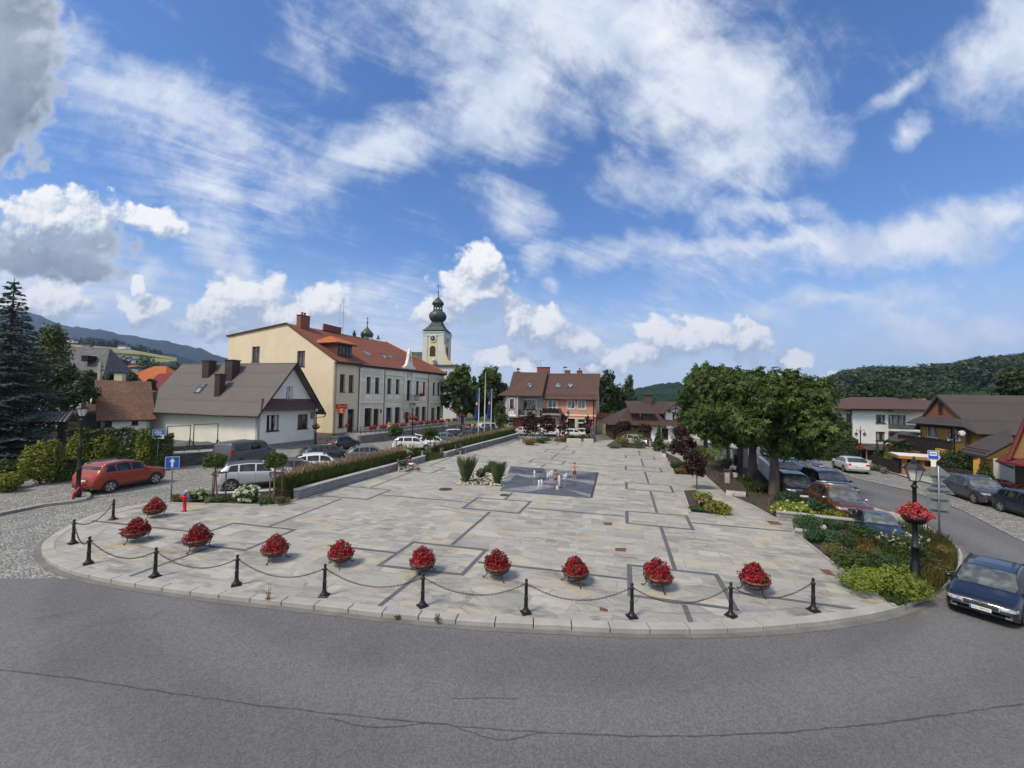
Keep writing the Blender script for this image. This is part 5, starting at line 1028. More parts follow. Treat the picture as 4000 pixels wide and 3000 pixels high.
c=V2(At(3530,1550,55.5)); chimney(ab,c,1.4,.8,zra-.8,Hz(c,1555),'chimney_brick',0); c=V2(At(3573,1560,56.5)); chimney(ab,c,2.2,.7,zra-1.5,Hz(c,1560),'plaster_white',0,'concrete')
# ================= yellow house with big brown roof
YC=V2(At(3780,1700,36)); yd=Vector((sin(rad(15)),cos(rad(15)),0)); yr=Vector((yd.y,-yd.x,0)); Le=onwall(YC,yd,3594,1650)[0]
yh=thing('yellow_house',YC,'ochre yellow house with wide dark grey roofs, rust gable and carved wooden balcony','house')
WE=Wall(YC+yd*Le,YC); WL=Wall(YC,YC+yr*11); zey=Hz(YC,1666); zry=Hz(YC+yd*Le*.5,1541); zlow=Hz(YC,1745)
for q in ((355,488,650,782),(612,765,665,815)): hole(WE,q,ZY,frame='frame_white',glass='glass_curtain',inset=.08,horiz=(),fw=.09)
WE.build(yh,'plaster_ochre',0,zey,name='end_wall'); WL.build(yh,'plaster_ochre',0,zey,name='long_wall')
m=MB(); m.wall(YC+yr*11,YC+yr*11+yd*Le,0,zey,.3); m.wall(YC+yr*11+yd*Le,YC+yd*Le,0,zey,.3); m.build('rear_wall','plaster_ochre',yh,world=True)
m=MB(); m.tube([vz(YC,0),vz(YC,zey)],.16,4); WE.box(m,0,WE.L,zey-.35,zey-.05,.01,.06); m.build('corner_boards','wood_brown',yh,world=True)
o=1.0; sy=(zry-zey)/(Le/2); r0=vz(YC+yd*Le/2-yr*.4,zry); r1=vz(YC+yd*Le/2+yr*13,zry); m=MB(); slab(m,[vz(YC-yd*o-yr*.0,zey-sy*o*.6),vz(YC-yd*o+yr*13,zey-sy*o*.6),r1,r0],.18); slab(m,[vz(YC+yd*(Le+o),zey-sy*o*.6),vz(YC+yd*(Le+o)+yr*13,zey-sy*o*.6),r1,r0],.18)
slab(m,[vz(YC-yd*o-yr*.95,zey+.02),vz(YC+yd*(Le+.4)-yr*.95,zey+.02),vz(YC+yd*(Le-.2)-yr*.02,zey+.75),vz(YC+yd*.2-yr*.02,zey+.75)],.12); slab(m,[vz(YC-yd*o-yr*.95,zey+.02),vz(YC-yd*(o-.02),zey-sy*o*.6+.02),vz(YC+yd*.2,zey+.75),vz(YC+yd*.1-yr*.3,zey+.62)],.1); m.build('roof','felt_grey',yh,world=True)
m=MB(); m.extr([vz(YC+yd*.15-yr*.06,zey+.3),vz(YC+yd*Le/2-yr*.06,zry-.2),vz(YC+yd*(Le-.15)-yr*.06,zey+.3)],yr*.2); m.build('gable','plaster_rust',yh,world=True)
m=MB(); uu=Le/2; WE.box(m,uu-.28,uu+.28,zey+1.0,zey+2.1,.05,.12); gwn=m.build('gable_window','wood_brown',yh,world=True); m=MB(); WE.box(m,uu-.18,uu+.18,zey+1.1,zey+2.,.1,.125); m.build('pane','dark_void',gwn,world=True)
# carved balcony across the end wall and the skirt roofs
zb0=WE.uz(3650,1759)[1]; zb1=WE.uz(3650,1710)[1]; m=MB(); WE.box(m,-1.0,WE.L+.3,zb0-.15,zb0,.01,1.3); bo=m.build('balcony','wood_dark',yh,world=True); m=MB(); n_=10; w_=(WE.L+1.3)/n_
for k in range(n_):
    a=-1.+w_*k; WE.box(m,a+.05,a+w_-.05,zb0+.02,zb1-.12,1.2,1.26); WE.box(m,a-.07,a+.07,zb0,zb1+.03,1.18,1.32)
    m.extr([WE.p(a+w_/2+w_*.42*cos(pi*j/8),zb1-.16+.13*sin(pi*j/8),1.2) for j in range(9)],WE.n*.06)
WE.box(m,-1.,WE.L+.3,zb1,zb1+.08,1.17,1.33); m.build('railing','timber_black',bo,world=True)
m=MB(); slab(m,[vz(YC+yd*(Le+2.4)-yr*1.8,zlow-.35),vz(YC+yd*(Le+.0)-yr*2.2,zlow-.35),vz(YC+yd*(Le-.1),zey-1.0),vz(YC+yd*(Le+3.),zey-1.)],.15); m.build('left_lean_to','felt_grey',yh,world=True)
q=[At(3745,1760,33.5),At(3848,1783,30.5),At(3962,1724,31.5),At(3936,1663,36),At(3878,1690,36)]; m=MB(); m.extr(q,Vector((0,0,-.16))); m.build('front_lean_to','felt_grey',yh,world=True)
m=MB(); nx=(q[1]-q[0]); 
for r_ in range(2):
    for k in range(9):
        P=q[0].lerp(q[1],.06+k*.1+r_*.03)+(q[4]-q[0])*(.08+.09*r_); P.z+=.07; m.box(P.x,P.y,P.z,.4,.05,.1,math.atan2(nx.y,nx.x))
m.build('snow_guards','metal_brown',yh,world=True)
a=V2(q[0])+Vector((.8,.2,0)); b=V2(q[1])+Vector((.3,.7,0)); m=MB(); Wg=Wall(a,b); m.wall(a,b,0,q[0].z-.3,.3); m.wall(b,V2(q[2])+Vector((0,.6,0)),0,q[1].z-.4,.3); m.wall(V2(q[0])+Vector((2.2,4,0)),a,0,q[0].z-.25,.3); m.build('lower_wall','plaster_ochre',yh,world=True)
m=MB(); a=V2(q[1])+Vector((.2,.4,0)); m.tube([vz(a,0),vz(a,q[1].z-.2)],.09,6); m.tube([q[0]+Vector((1.,0,-.12)),vz(V2(a)-Vector((.1,0,0)),q[1].z-.8)],.05,6); m.build('corner_post','wood_brown',yh,world=True)
m=MB(); P=vz(WE.p(WE.L*.86,0,1.1),WE.uz(3757,1692)[1]); m.ball((0,0,0),.22,14,6,(1,1,.22)); dm_=m.build('satellite_dish','pale_stone',yh); dm_.location=At(3757,1692,33.9)-yh.location; dm_.rotation_euler=Vector((-.75,-.6,.25)).to_track_quat('Z','Y').to_euler()
# ================= red roofed house at the right edge
RA=V2(At(3880,1800,30.5)); RB=V2(At(3962,1800,29.2)); rh=thing('red_roof_house',RA,'white walled house with red sheet roof and honey wood gable at right edge','house')
m=MB(); m.wall(RA,RB,0,Hz(RA,1790),.3); m.build('white_wall','plaster_churchgrey',rh,world=True)
rc=RB+Vector((5.5,-2,0)); m=MB(); m.wall(RB+Vector((.02,0,0)),rc,0,Hz(RB,1812),.3); m.build('wall','wood_dark',rh,world=True)
q=[At(3889,1797,29.5),At(3980,1812,27.6),At(4120,1820,26.5),At(4120,1770,29),At(3930,1772,31)]; m=MB(); m.extr(q,Vector((0,0,-.14))); m.build('roof','sheet_red',rh,world=True)
q=[At(3930,1797,28.8),At(3948,1797,28.6),At(4018,1615,28.6),At(4200,1450,28.6),At(4200,1400,28.8),At(4010,1610,28.8)]; m=MB(); m.extr(q,Vector((3.4,2.75,0))); m.build('gable_roof','sheet_red',rh,world=True)
q=[At(3955,1790,28.9),At(4100,1800,28.9),At(4100,1560,28.9),At(4030,1640,28.9)]; m=MB(); m.extr(q,Vector((0,.3,0))); m.build('gable','wood_honey',rh,world=True)
pipe(rh,[At(3889,1800,29.5),At(3902,1806,29.4),At(3958,1828,29.2)],.06,'gutter_brown')
# ================= bus shelter
SA=V2(G(3523,1857)); sdv=(V2(G(3600,1877))-SA); sdv=Vector((.86,-.5,0)).normalized(); sn=Vector((-sdv.y,sdv.x,0)); bs=thing('bus_shelter',SA,'small bus shelter of honey coloured logs and stone with a flat white roof','bus shelter')
zt_=Hz(SA,1785); Lb=onwall(SA,sdv,3683,1800)[0]; us_=onwall(SA,sdv,3592,1800)[0]
m=MB(); 
for k in range(9): z=.1+k*(zt_-.15)/9; m.box(*(SA+sdv*.2+sn*.2)[:2],z+.11,.34,.34,(zt_-.15)/9-.02,math.atan2(sdv.y,sdv.x))
m.build('log_post','wood_honey',bs,world=True,bev=.02)
a,b=SA+sdv*us_,SA+sdv*Lb; m=MB(); m.prism([a,b,b+sn*2.2,a+sn*2.2],-.05,zt_*.48); m.build('stone_base','rubble',bs,world=True)
Wb=Wall(a,b); wq=Wb.rect(3612,3636,1800,1823); m=MB(); m.wall(a,b,zt_*.48,zt_-.1,.25,[(wq[0],wq[1],max(wq[2],zt_*.5),min(wq[3],zt_-.2))]); m.wall(a+sn*2.2,a,zt_*.48,zt_-.1,.2); m.build('log_wall','wood_honey',bs,world=True); m=MB(); m.quad(Wb.p(wq[0],wq[2],-.2),Wb.p(wq[1],wq[2],-.2),Wb.p(wq[1],wq[3],-.2),Wb.p(wq[0],wq[3],-.2)); m.build('window','glass_dark',bs,world=True)
m=MB(); m.wall(SA+sn*2.2,SA+sdv*us_+sn*2.2,0,zt_-.1,.15); m.wall(SA+sn*2.2,SA+sn*.4,0,zt_-.1,.12); m.build('rear_wall','wood_brown',bs,world=True); m=MB(); m.prism([SA+sn*1.6+sdv*.4,SA+sdv*(us_-.1)+sn*1.6,SA+sdv*(us_-.1)+sn*2.1,SA+sdv*.4+sn*2.1],.4,.47); m.build('bench','wood_brown',bs,world=True)
m=MB(); p=[SA-sdv*.3-sn*.35,b+sdv*.3-sn*.35,b+sdv*.3+sn*2.6,SA-sdv*.3+sn*2.6]; m.prism(p,zt_-.12,zt_+.14); ro=m.build('roof','wood_honey',bs,world=True,bev=.02); m=MB(); c=sum(p,Vector())/4; m.prism([c+(x-c)*.96 for x in p],zt_+.141,zt_+.16); m.build('roof_sheet','sign_white',bs,world=True)
# ================= terrace wall, steps and railing in front of the town hall
TWa=V2(G(1407,1733)); Lw=onwall(TWa,fd,1800,1700)[0]; TW=Wall(TWa,TWa+fd*Lw); zt0,zt1=Hz(TW.A,1702),Hz(TW.B,1656)
tr=thing('terrace',TWa,'raised stone terrace with capped rubble wall along the town hall','terrace')
m=MB(); n=gd
for k in range(12):
    a,b=TW.p(Lw*k/12,0),TW.p(Lw*(k+1)/12,0); z=zt0+(zt1-zt0)*(k+.5)/12; m.prism([a,b,b+n*.45,a+n*.45],-.1,z-.08)
m.build('wall','rubble',tr,world=True); m=MB(); q=[TW.p(-.05,zt0-.08,.06),TW.p(Lw,zt1-.08,.06),TW.p(Lw,zt1-.08,-.5),TW.p(-.05,zt0-.08,-.5)]; m.hexa([*q,*[p+Vector((0,0,.1)) for p in q]]); m.build('coping','grey_stone',tr,world=True)
dist_=(V2(C0)-TWa).dot(gd); m=MB(); m.prism([TW.p(2,0,-.45),TW.p(Lw+6,0,-.45),TW.p(Lw+6,0,-abs(dist_)+.1),TW.p(2,0,-abs(dist_)+.1)],-.1,zp-.03); m.build('floor','grey_stone',tr,world=True)
m=MB()
for k in range(6): z=zp*(1-k/6.); u=2.-k*.33; m.prism([TW.p(u-.33,0,-.6),TW.p(u,0,-.6),TW.p(u,0,-2.6),TW.p(u-.33,0,-2.6)],-.1,z-.04)
m.build('steps','grey_stone',tr,world=True)
rl_=thing('terrace_railing',TW.p(0,zt0),'black iron railing on top of the terrace wall','railing'); m=MB(); n_=26
zt_at=lambda u: zt0+(zt1-zt0)*u/Lw
for k in range(n_+1): u=.2+(Lw-.4)*k/n_; m.tube([TW.p(u,zt_at(u),-.22),TW.p(u,zt_at(u)+1.,-.22)],.03,5)
for h in (.35,.7,1.): m.tube([TW.p(.2,zt0+h,-.22),TW.p(Lw-.2,zt1+h,-.22)],.026,5)
m.tube([TW.p(.2,zt0+1.,-.22),TW.p(-1.4,zt0+.2,-.5),TW.p(-1.4,-.0,-.5)],.03,5)
m.build('rails','iron',rl_,world=True)
import numpy as np
rng=np.random.default_rng(11)
def leafmat(name,a,b,isl=.45,rough=.6,sss=.0):
    m,t=newmat(name); g=t.n('ShaderNodeNewGeometry'); r=g.outputs['Random Per Island']
    c=t.mix(r,a,b); c=t.mix(t.ss(t.noise(g.outputs[0],.9,4,.6),.3,.7,0,.55),c,tuple(x*.6 for x in a))
    p=t.n('ShaderNodeBsdfPrincipled',{'Base Color':c,'Roughness':rough,'Specular IOR Level':.3})
    tr=t.n('ShaderNodeBsdfTranslucent',{'Color':t.mix(1.,c,(1.0,1.1,.5),'MULTIPLY')}); o=t.n('ShaderNodeOutputMaterial')
    t.t.links.new(t.n('ShaderNodeMixShader',{0:.25,1:p.outputs[0],2:tr.outputs[0]}).outputs[0],o.inputs[0])
leafmat('leaf_chestnut',(.028,.060,.014),(.115,.175,.034)); leafmat('leaf_dark',(.022,.048,.016),(.06,.10,.03)); leafmat('leaf_mid',(.040,.075,.02),(.09,.125,.035)); leafmat('leaf_birch',(.06,.085,.025),(.12,.14,.045)); leafmat('leaf_yellowish',(.11,.14,.02),(.29,.28,.035)); leafmat('leaf_hedge',(.03,.058,.014),(.10,.125,.025)); leafmat('needle_blue',(.035,.065,.055),(.10,.145,.125)); leafmat('needle_dark',(.012,.03,.018),(.035,.06,.035)); leafmat('leaf_purple',(.030,.013,.014),(.075,.032,.030)); leafmat('leaf_lime',(.12,.17,.025),(.27,.30,.05)); leafmat('juniper',(.03,.075,.028),(.075,.14,.055)); leafmat('juniper_lime',(.13,.19,.025),(.31,.35,.05)); leafmat('grass_blade',(.055,.09,.02),(.13,.17,.045)); leafmat('grass_green',(.10,.17,.065),(.20,.28,.13)); leafmat('plume',(.24,.16,.10),(.40,.29,.19)); leafmat('grass_rust',(.13,.12,.035),(.25,.215,.075)); leafmat('boxwood',(.03,.05,.01),(.075,.095,.02))
leafmat('petal_red',(.28,.006,.018),(.50,.02,.045),rough=.5); leafmat('petal_coral',(.55,.03,.05),(.70,.10,.11),rough=.5); leafmat('petal_white',(.62,.64,.48),(.78,.80,.66),rough=.6); leafmat('petal_pink',(.55,.22,.38),(.75,.42,.55)); leafmat('petal_pale',(.55,.45,.5),(.75,.68,.70)); leafmat('petal_lime',(.42,.50,.10),(.62,.68,.22)); leafmat('petal_yellow',(.55,.45,.02),(.7,.6,.05)); leafmat('leaf_grey',(.16,.19,.13),(.24,.27,.2)); leafmat('leaf_maroon',(.10,.025,.03),(.18,.05,.05)); leafmat('leaf_far',(.035,.062,.032),(.075,.11,.055)); leafmat('leaf_bowl',(.06,.04,.02),(.07,.12,.03)); leafmat('leaf_rust',(.16,.10,.03),(.26,.15,.05))
pm('bark',(.115,.095,.075),(.055,.046,.038),3,.95,bump=.05,bsc=9,world=True,stretch=(1,1,.25)); pm('bark_pale',(.22,.19,.15),(.12,.10,.08),3,.9,bump=.03,bsc=10,world=True,stretch=(1,1,.25)); pm('stake',(.20,.15,.10),(.12,.09,.065),4,.9,world=True)
def npmesh(name,V,Fn,mat,parent=None,loc=None):
    """V (n,k,3): n separate k-gons"""
    n,k,_=V.shape; me=bpy.data.meshes.new(name); v=V.reshape(-1,3).astype(np.float32)
    me.vertices.add(n*k); me.vertices.foreach_set('co',v.ravel()); me.loops.add(n*k); me.loops.foreach_set('vertex_index',np.arange(n*k,dtype=np.int32)); me.polygons.add(n); me.polygons.foreach_set('loop_start',np.arange(0,n*k,k,dtype=np.int32)); me.polygons.foreach_set('loop_total',np.full(n,k,dtype=np.int32))
    me.update(calc_edges=True); me.materials.append(MATS[mat]); o=bpy.data.objects.new(name,me); COL.objects.link(o); o.parent=parent
    return o
def unit(a): return a/np.maximum(1e-6,np.linalg.norm(a,axis=1,keepdims=True))
def leafquads(P,N,s,asp=.55,roll=None):
    n=len(P); T=unit(rng.normal(size=(n,3))); T=unit(T-N*np.sum(T*N,1,keepdims=True)); B=np.cross(N,T); s=np.asarray(s).reshape(-1,1)*np.ones((n,1))
    cv=N*s*.12
    return np.stack([P-T*s*.5,P+B*s*asp*.5-cv,P+T*s*.5-cv*2.,P-B*s*asp*.5-cv],1)
def blobpts(blobs,n,shell=.7,lump=.28,freq=1.6,flat=0.):
    """points and outward normals scattered through ellipsoid blobs (c, r) with an uneven outline"""
    W_=np.array([b[1][0]*b[1][2]+b[1][1]*b[1][2]+b[1][0]*b[1][1] for b in blobs]); idx=rng.choice(len(blobs),n,p=W_/W_.sum())
    C=np.array([b[0] for b in blobs],float)[idx]; Rr=np.array([b[1] for b in blobs],float)[idx]
    D=unit(rng.normal(size=(n,3))); ph=rng.uniform(0,6.28,(len(blobs),6))[idx]
    l=np.sin(D[:,0]*4*freq+ph[:,0])*np.sin(D[:,1]*4*freq+ph[:,1])+np.sin(D[:,2]*5*freq+ph[:,2])*np.sin(D[:,0]*3*freq+ph[:,3])
    rr=(shell+(1-shell)*rng.random(n)**.5)*(1+lump*.5*l); inner=rng.random(n)<.12; rr[inner]*=rng.uniform(.4,.9,inner.sum())
    P=C+D*Rr*rr[:,None]; N=unit(D/Rr*np.min(Rr,axis=1,keepdims=True)+np.array([0,0,.45])+rng.normal(size=(n,3))*.55)
    return P,N
def sprays(P,N,k,s):
    """k leaflets fanned around each point like a horse chestnut leaf"""
    n=len(P); T=unit(np.cross(N,rng.normal(size=(n,3)))); B=np.cross(N,T); out=[]
    for j in range(k):
        a=2*pi*j/k*.8+rng.uniform(-.2,.2,n); d=T*np.cos(a)[:,None]+B*np.sin(a)[:,None]; e=np.cross(N,d); ss_=(s*rng.uniform(.7,1.15,n))[:,None]
        out.append(np.stack([P,P+d*ss_*.6+e*ss_*.2-N*ss_*.05,P+d*ss_-N*ss_*.28,P+d*ss_*.6-e*ss_*.2-N*ss_*.05],1))
    return np.concatenate(out)
def crown(parent,blobs,n,size,mat,name='crown',asp=.55,spray=0,off=(0,0,0),**k):
    P,N=blobpts(blobs,n,**k); P=P-np.array(off)
    V=sprays(P,N,spray,size) if spray else leafquads(P,N,size*rng.uniform(.65,1.25,n),asp)
    return npmesh(name,V,None,mat,parent)
def trunk(parent,H,r,limbs,mat='bark',lean=(0,0),name='trunk'):
    m=MB(); top=Vector((lean[0],lean[1],H)); 
    m.tube([(0,0,-.15),(0,0,.15),(lean[0]*.3,lean[1]*.3,H*.35),(lean[0]*.7,lean[1]*.7,H*.7),top],[r*1.5,r*1.1,r*.9,r*.75,r*.6],10)
    for L in limbs:
        L=Vector(L); a=top*R.uniform(.72,1.0); mid_=a.lerp(L,.5)+Vector((0,0,.12*(L-a).length)); m.tube([a,mid_,L],[r*.42,r*.25,r*.07],6)
    return m.build(name,mat,parent,True)
def tree(nm,label,base,px,rxp,yt,yb,leaf,cat='tree',n=5000,size=.3,spray=0,tr=.2,group=None,nb=9,mat='bark',asp=.55,up=False,shell=.6):
    base=V2(base); t_=thing(nm,base,label,cat,group); Y=base.y
    c=At(px,1500,Y); zt=Hz(c,yt); zb=max(Hz(c,yb),.3); rx=rxp/F*Y; cx=c.x-base.x; H=zt-zb; bl=[((cx,0,zb+H*.5),(rx*(.52 if spray else .70),rx*(.52 if spray else .70),H*.36))]
    for i in range(nb):
        a=2*pi*i/nb+R.uniform(-.3,.3); f=R.uniform(.2,.85); w_=sin(pi*(.15+.75*f))**.8 if not up else (1-f)**.7
        rr=rx*R.uniform(.26,.38)*(1 if spray else 1.15); d_=max(0,rx*w_-rr*.85); bl.append(((cx+d_*cos(a),d_*sin(a),zb+H*f),(rr,rr,min(rr,H*.3)*R.uniform(.75,1.05))))
    for _ in range(5 if spray else 3):
        a=R.uniform(0,6.28); d_=rx*R.uniform(.1,.75); rr=rx*R.uniform(.10,.2); bl.append(((cx+d_*cos(a),d_*sin(a),zt-H*(.1+.30*(d_/rx)**2)+R.uniform(-.02,.06)*H),(rr,rr,H*R.uniform(.07,.14))))
    bl.append(((cx,0,zt-H*.16),(rx*.42,rx*.42,H*.17)))
    trunk(t_,zb+H*.25,tr,[b[0] for b in bl[1:]],mat)
    crown(t_,bl,n,size,leaf,spray=spray,asp=asp,shell=shell); return t_
# chestnuts along the right side of the square
ct=((3025,1935,3050,205,1440,1850,.33,'nearest chestnut with thick forked trunk beside the parked cars'),(2940,1890,2925,160,1448,1790,.33,'second chestnut of the row behind the long white bench'),(2893,1852,2850,145,1436,1755,.28,'third chestnut of the row beside the grey stone pillars'),(2841,1797,2795,140,1428,1742,.26,'fourth chestnut of the row, dark trunk before the white wall'),(2803,1787,2768,115,1436,1735,.26,'fifth chestnut of the row with its trunk at the white wall corner'),(2756,1764,2742,90,1432,1725,.26,'farthest chestnut of the row next to the timber house'))
for i,(bx,by,px,rx,yt,yb,tr,lb) in enumerate(ct): tree('chestnut_tree','dark green '+lb,G(bx,by,PZ),px,rx,yt,yb,'leaf_chestnut',n=(4200,3000,2000,1600,1300,1200)[i],size=(.31,.33,.38,.42,.45,.46)[i],spray=6,tr=tr,group='chestnut trees along the right side',nb=15)
tree('chestnut_tree','round dark green chestnut in front of the church, left of the flagpoles',G(1806,1680),1803,84,1428,1660,'leaf_chestnut',n=1500,size=.6,spray=6,tr=.3,group='chestnuts by the church'); tree('chestnut_tree','dark green chestnut behind the flags, right of the church chestnut',At(1925,1680,78),1915,76,1436,1665,'leaf_chestnut',n=1400,size=.62,spray=6,tr=.3,group='chestnuts by the church')
tree('young_tree','young light green tree tied to a stake left of the pink house',At(1957,1700,66),1957,36,1565,1690,'leaf_mid',n=900,size=.4,tr=.08)
tree('dense_tree','tall dark tree beyond the right end of the pink house',At(2375,1700,86),2372,62,1446,1690,'leaf_dark',n=2600,size=.7,tr=.3); tree('birch_tree','slim pale green tree to the right behind the pink house',At(2460,1690,98),2458,42,1466,1660,'leaf_birch',n=1500,size=.7,tr=.2)
tree('dense_tree','dark tree standing beyond the timber house roof',At(2420,1690,92),2415,55,1500,1690,'leaf_dark',n=1500,size=.7,tr=.3)
# left: birch and dark trees behind the hedge
tree('birch_tree','tall feathery light green birch behind the blue spruce',At(196,1600,52),196,95,1262,1560,'leaf_birch',n=5200,size=.36,tr=.2,mat='bark_pale',up=True,nb=12); tree('dense_tree','dark leafy tree in front of the timber barn',At(255,1640,42),258,100,1425,1640,'leaf_dark',n=3600,size=.34,tr=.2); tree('dense_tree','dark green tree between the spruce and the timber barn',At(120,1640,45),120,110,1400,1690,'leaf_dark',n=3600,size=.36,tr=.2); tree('dense_tree','leafy tree in front of the grey shingle roof',At(345,1600,52),345,50,1448,1530,'leaf_mid',n=1500,size=.36,tr=.15)
tree('conifer','small dark tree beside the concrete utility pole',At(432,1600,50),430,26,1455,1530,'leaf_dark',n=900,size=.35,tr=.1,up=True); tree('small_tree','small dark tree in front of the orange tiled roof',At(513,1560,56),513,22,1452,1510,'leaf_dark',n=500,size=.35,tr=.1); tree('small_tree','dark bushy tree beside the maroon roof',At(590,1560,57),590,24,1478,1535,'leaf_dark',n=500,size=.35,tr=.1)
# right: trees beyond the apartment block and at the right edge
for bx,px,rx,yt,yb,Y,lb in ((3380,3385,60,1486,1600,78,'large dark round tree rising behind the apartment block'),(3300,3290,48,1528,1600,80,'dark low tree left behind the apartment block'),(3490,3492,50,1518,1600,80,'wide dark tree right of centre behind the apartment block'),(3600,3600,42,1538,1610,82,'dark tree between the apartment block and the yellow house'),(3240,3232,50,1545,1620,76,'dark tree behind the chestnut crown left of the apartment block')): tree('dense_tree',lb,At(bx,1650,Y),px,rx,yt,yb,'leaf_dark',n=1500,size=.6,tr=.3)
tree('pine_tree','spreading dark pine at the right edge behind the yellow house',At(3975,1600,52),3968,72,1440,1580,'leaf_dark',n=2600,size=.5,tr=.3)
# blue spruce: whorls of drooping branches carrying needle fans
def spruce(nm,label,base,apex_y,rad_,mat,nw=26,tier=.62,leaf=.3,dens=26,zb=1.2):
    base=V2(base); t_=thing(nm,base,label,'spruce'); zt=Hz(base,apex_y); m=MB(); m.tube([(0,0,-.1),(0,0,zt*.5),(0,0,zt)],[.26,.16,.02],8); Ps=[];Ns=[]
    br=MB()
    for w_ in range(nw):
        f=w_/nw; z=zb+(zt-zb)*f; L=rad_*(1-f)**.85*R.uniform(.9,1.1)+.15; k=max(5,int(11*(1-f)+4))
        for j in range(k):
            a=2*pi*(j+R.random()*.6)/k+w_; l=L*R.uniform(.78,1.08); tip=Vector((l*cos(a),l*sin(a),z-l*.16+R.uniform(-.2,.2))); p0=Vector((0,0,z)); mid_=p0.lerp(tip,.55)-Vector((0,0,l*.06)); br.tube([p0,mid_,tip],[.035,.02,.008],4,False)
            q=int(dens*l/rad_)+8; tt=np.sqrt(rng.random(q))*1.0; side=rng.normal(size=q)*.24*l*tt**.6*(1.05-tt*.6)
            A=np.array(p0)[None]*(1-tt[:,None])+np.array(tip)[None]*tt[:,None]; A[:,2]-=np.sin(tt*pi)*l*.06; sd_v=np.array([-sin(a),cos(a),0]); P=A+sd_v*side[:,None]; P[:,2]-=np.abs(side)*.25+rng.random(q)*.1; Ps.append(P); Ns.append(unit(np.array([cos(a)*.35,sin(a)*.35,.9])+rng.normal(size=(q,3))*.28))
    m.build('trunk','bark',t_,True); br.build('branches','bark',t_)
    P=np.concatenate(Ps);N=np.concatenate(Ns); npmesh('needles',leafquads(P,N,leaf*rng.uniform(.6,1.3,len(P)),.42),None,mat,t_); return t_
spruce('blue_spruce','tall blue spruce with layered silvery branches at the left edge',At(12,1790,34),1086,4.5,'needle_blue',nw=36,leaf=.27,dens=190,zb=1.0); spruce('spruce','dark spruce top showing behind the pink house roof',At(2020,1600,95),1428,2.6,'needle_dark',nw=18,leaf=.6,dens=16)
# hedges and shrubs
def shrub(nm,label,px,py,wp,yt,leaf,cat='shrub',n=1500,size=.16,dep=None,z0=0.,group=None,shape='round',asp=.55,spray=0,lump=.28,flower=None,nf=0,fs=.1,base=None,squash=1.):
    P0=V2(base) if base is not None else V2(G(px,py,z0)); t_=thing(nm,(P0.x,P0.y,z0),label,cat,group); w_=wp/F*P0.y/2; H=max(.15,Hz(P0,yt)-z0); dep=dep or w_*.9
    if shape=='round': bl=[((0,0,H*.5),(w_*.85,dep*.85,H*.48))]+[((w_*R.uniform(-.6,.6),dep*R.uniform(-.6,.6),H*R.uniform(.4,.72)),(w_*.42,dep*.42,H*.33)) for _ in range(6)]
    elif shape=='cone': bl=[((0,0,H*(.12+.13*i)),(w_*(1-.125*i),dep*(1-.125*i),H*.17)) for i in range(8)]
    elif shape=='flat': bl=[((w_*R.uniform(-.7,.7),dep*R.uniform(-.7,.7),H*R.uniform(.4,.6)),(w_*R.uniform(.3,.5),dep*R.uniform(.3,.5),H*.42)) for _ in range(10)]
    else: bl=[((0,0,H*.5),(w_,dep,H*.5))]
    if flower=='petal_white': nf*=3
    m=MB()
    for k in range(5): a=2*pi*k/5; m.tube([(0,0,-.03),(w_*.12*cos(a),dep*.12*sin(a),H*.2),(w_*.35*cos(a),dep*.35*sin(a),H*.55)],[.03,.022,.008],5)
    m.build('stem','bark',t_); crown(t_,bl,n,size,leaf,'foliage',asp,spray,shell=.72,lump=lump)
    if flower:
        P,N=blobpts(bl,nf,shell=1.02,lump=lump); k=N[:,2]>-.1; P=P[k]; m=[]; 
        for p in P:
            q=9; d=unit(rng.normal(size=(q,3))); m.append((p+d*fs*.55,d))
        PP=np.concatenate([a for a,b in m]); NN=np.concatenate([b for a,b in m]); npmesh('flowers',leafquads(PP,NN,fs*1.0,.9),None,flower,t_)
    return t_
def hedge(nm,label,A,B,w_,H,leaf,n,size=.17,z0=0.,lump=.12,group=None,cat='hedge',top=None):
    A=V2(A);B=V2(B); t_=thing(nm,(A.x,A.y,z0),label,cat,group); L=(B-A).length; d=(B-A)/L; nr=Vector((-d.y,d.x,0)); m=MB()
    for k in range(max(2,int(L/.8))): q=d*(.3+k*.8); m.tube([(q.x,q.y,-.05),(q.x,q.y,H*.7)],[.04,.015],5)
    m.build('stem','bark',t_)
    u=rng.random(n)*L; side=rng.choice(5,n,p=[.36,.36,.22,.03,.03]); v=rng.uniform(-1,1,n)*w_/2; z=rng.random(n)*H; v[side==0]=-w_/2; v[side==1]=w_/2; z[side==2]=H; u[side==3]=0; u[side==4]=L
    bump=1+lump*(np.sin(u*2.1+z*1.7)+np.sin(u*4.3-z*3.1+v))*.6; N=np.zeros((n,3)); dd=np.array(d);nn=np.array(nr); N[side==0]=-nn;N[side==1]=nn;N[side==2]=(0,0,1);N[side==3]=-dd;N[side==4]=dd
    P=dd[None]*u[:,None]+nn[None]*(v*bump)[:,None]; P[:,2]=z*(1+lump*.5*np.sin(u*1.3)*np.sin(u*3.7)); P-=N*rng.random(n)[:,None]*.18; N=unit(N+np.array([0,0,.35])+rng.normal(size=(n,3))*.5)
    npmesh('foliage',leafquads(P,N,size*rng.uniform(.7,1.3,n),.55),None,leaf,t_); return t_
hedge('hedge','long clipped dark green thuja hedge with yellow tips before the tiled cottage',G(268,1838),G(560,1826),1.4,3.0,'leaf_hedge',5200,.2); hedge('hedge','hedge end of dark green thuja beside the rubble yard wall',G(540,1838),G(672,1828),1.6,2.6,'leaf_hedge',2600,.2)
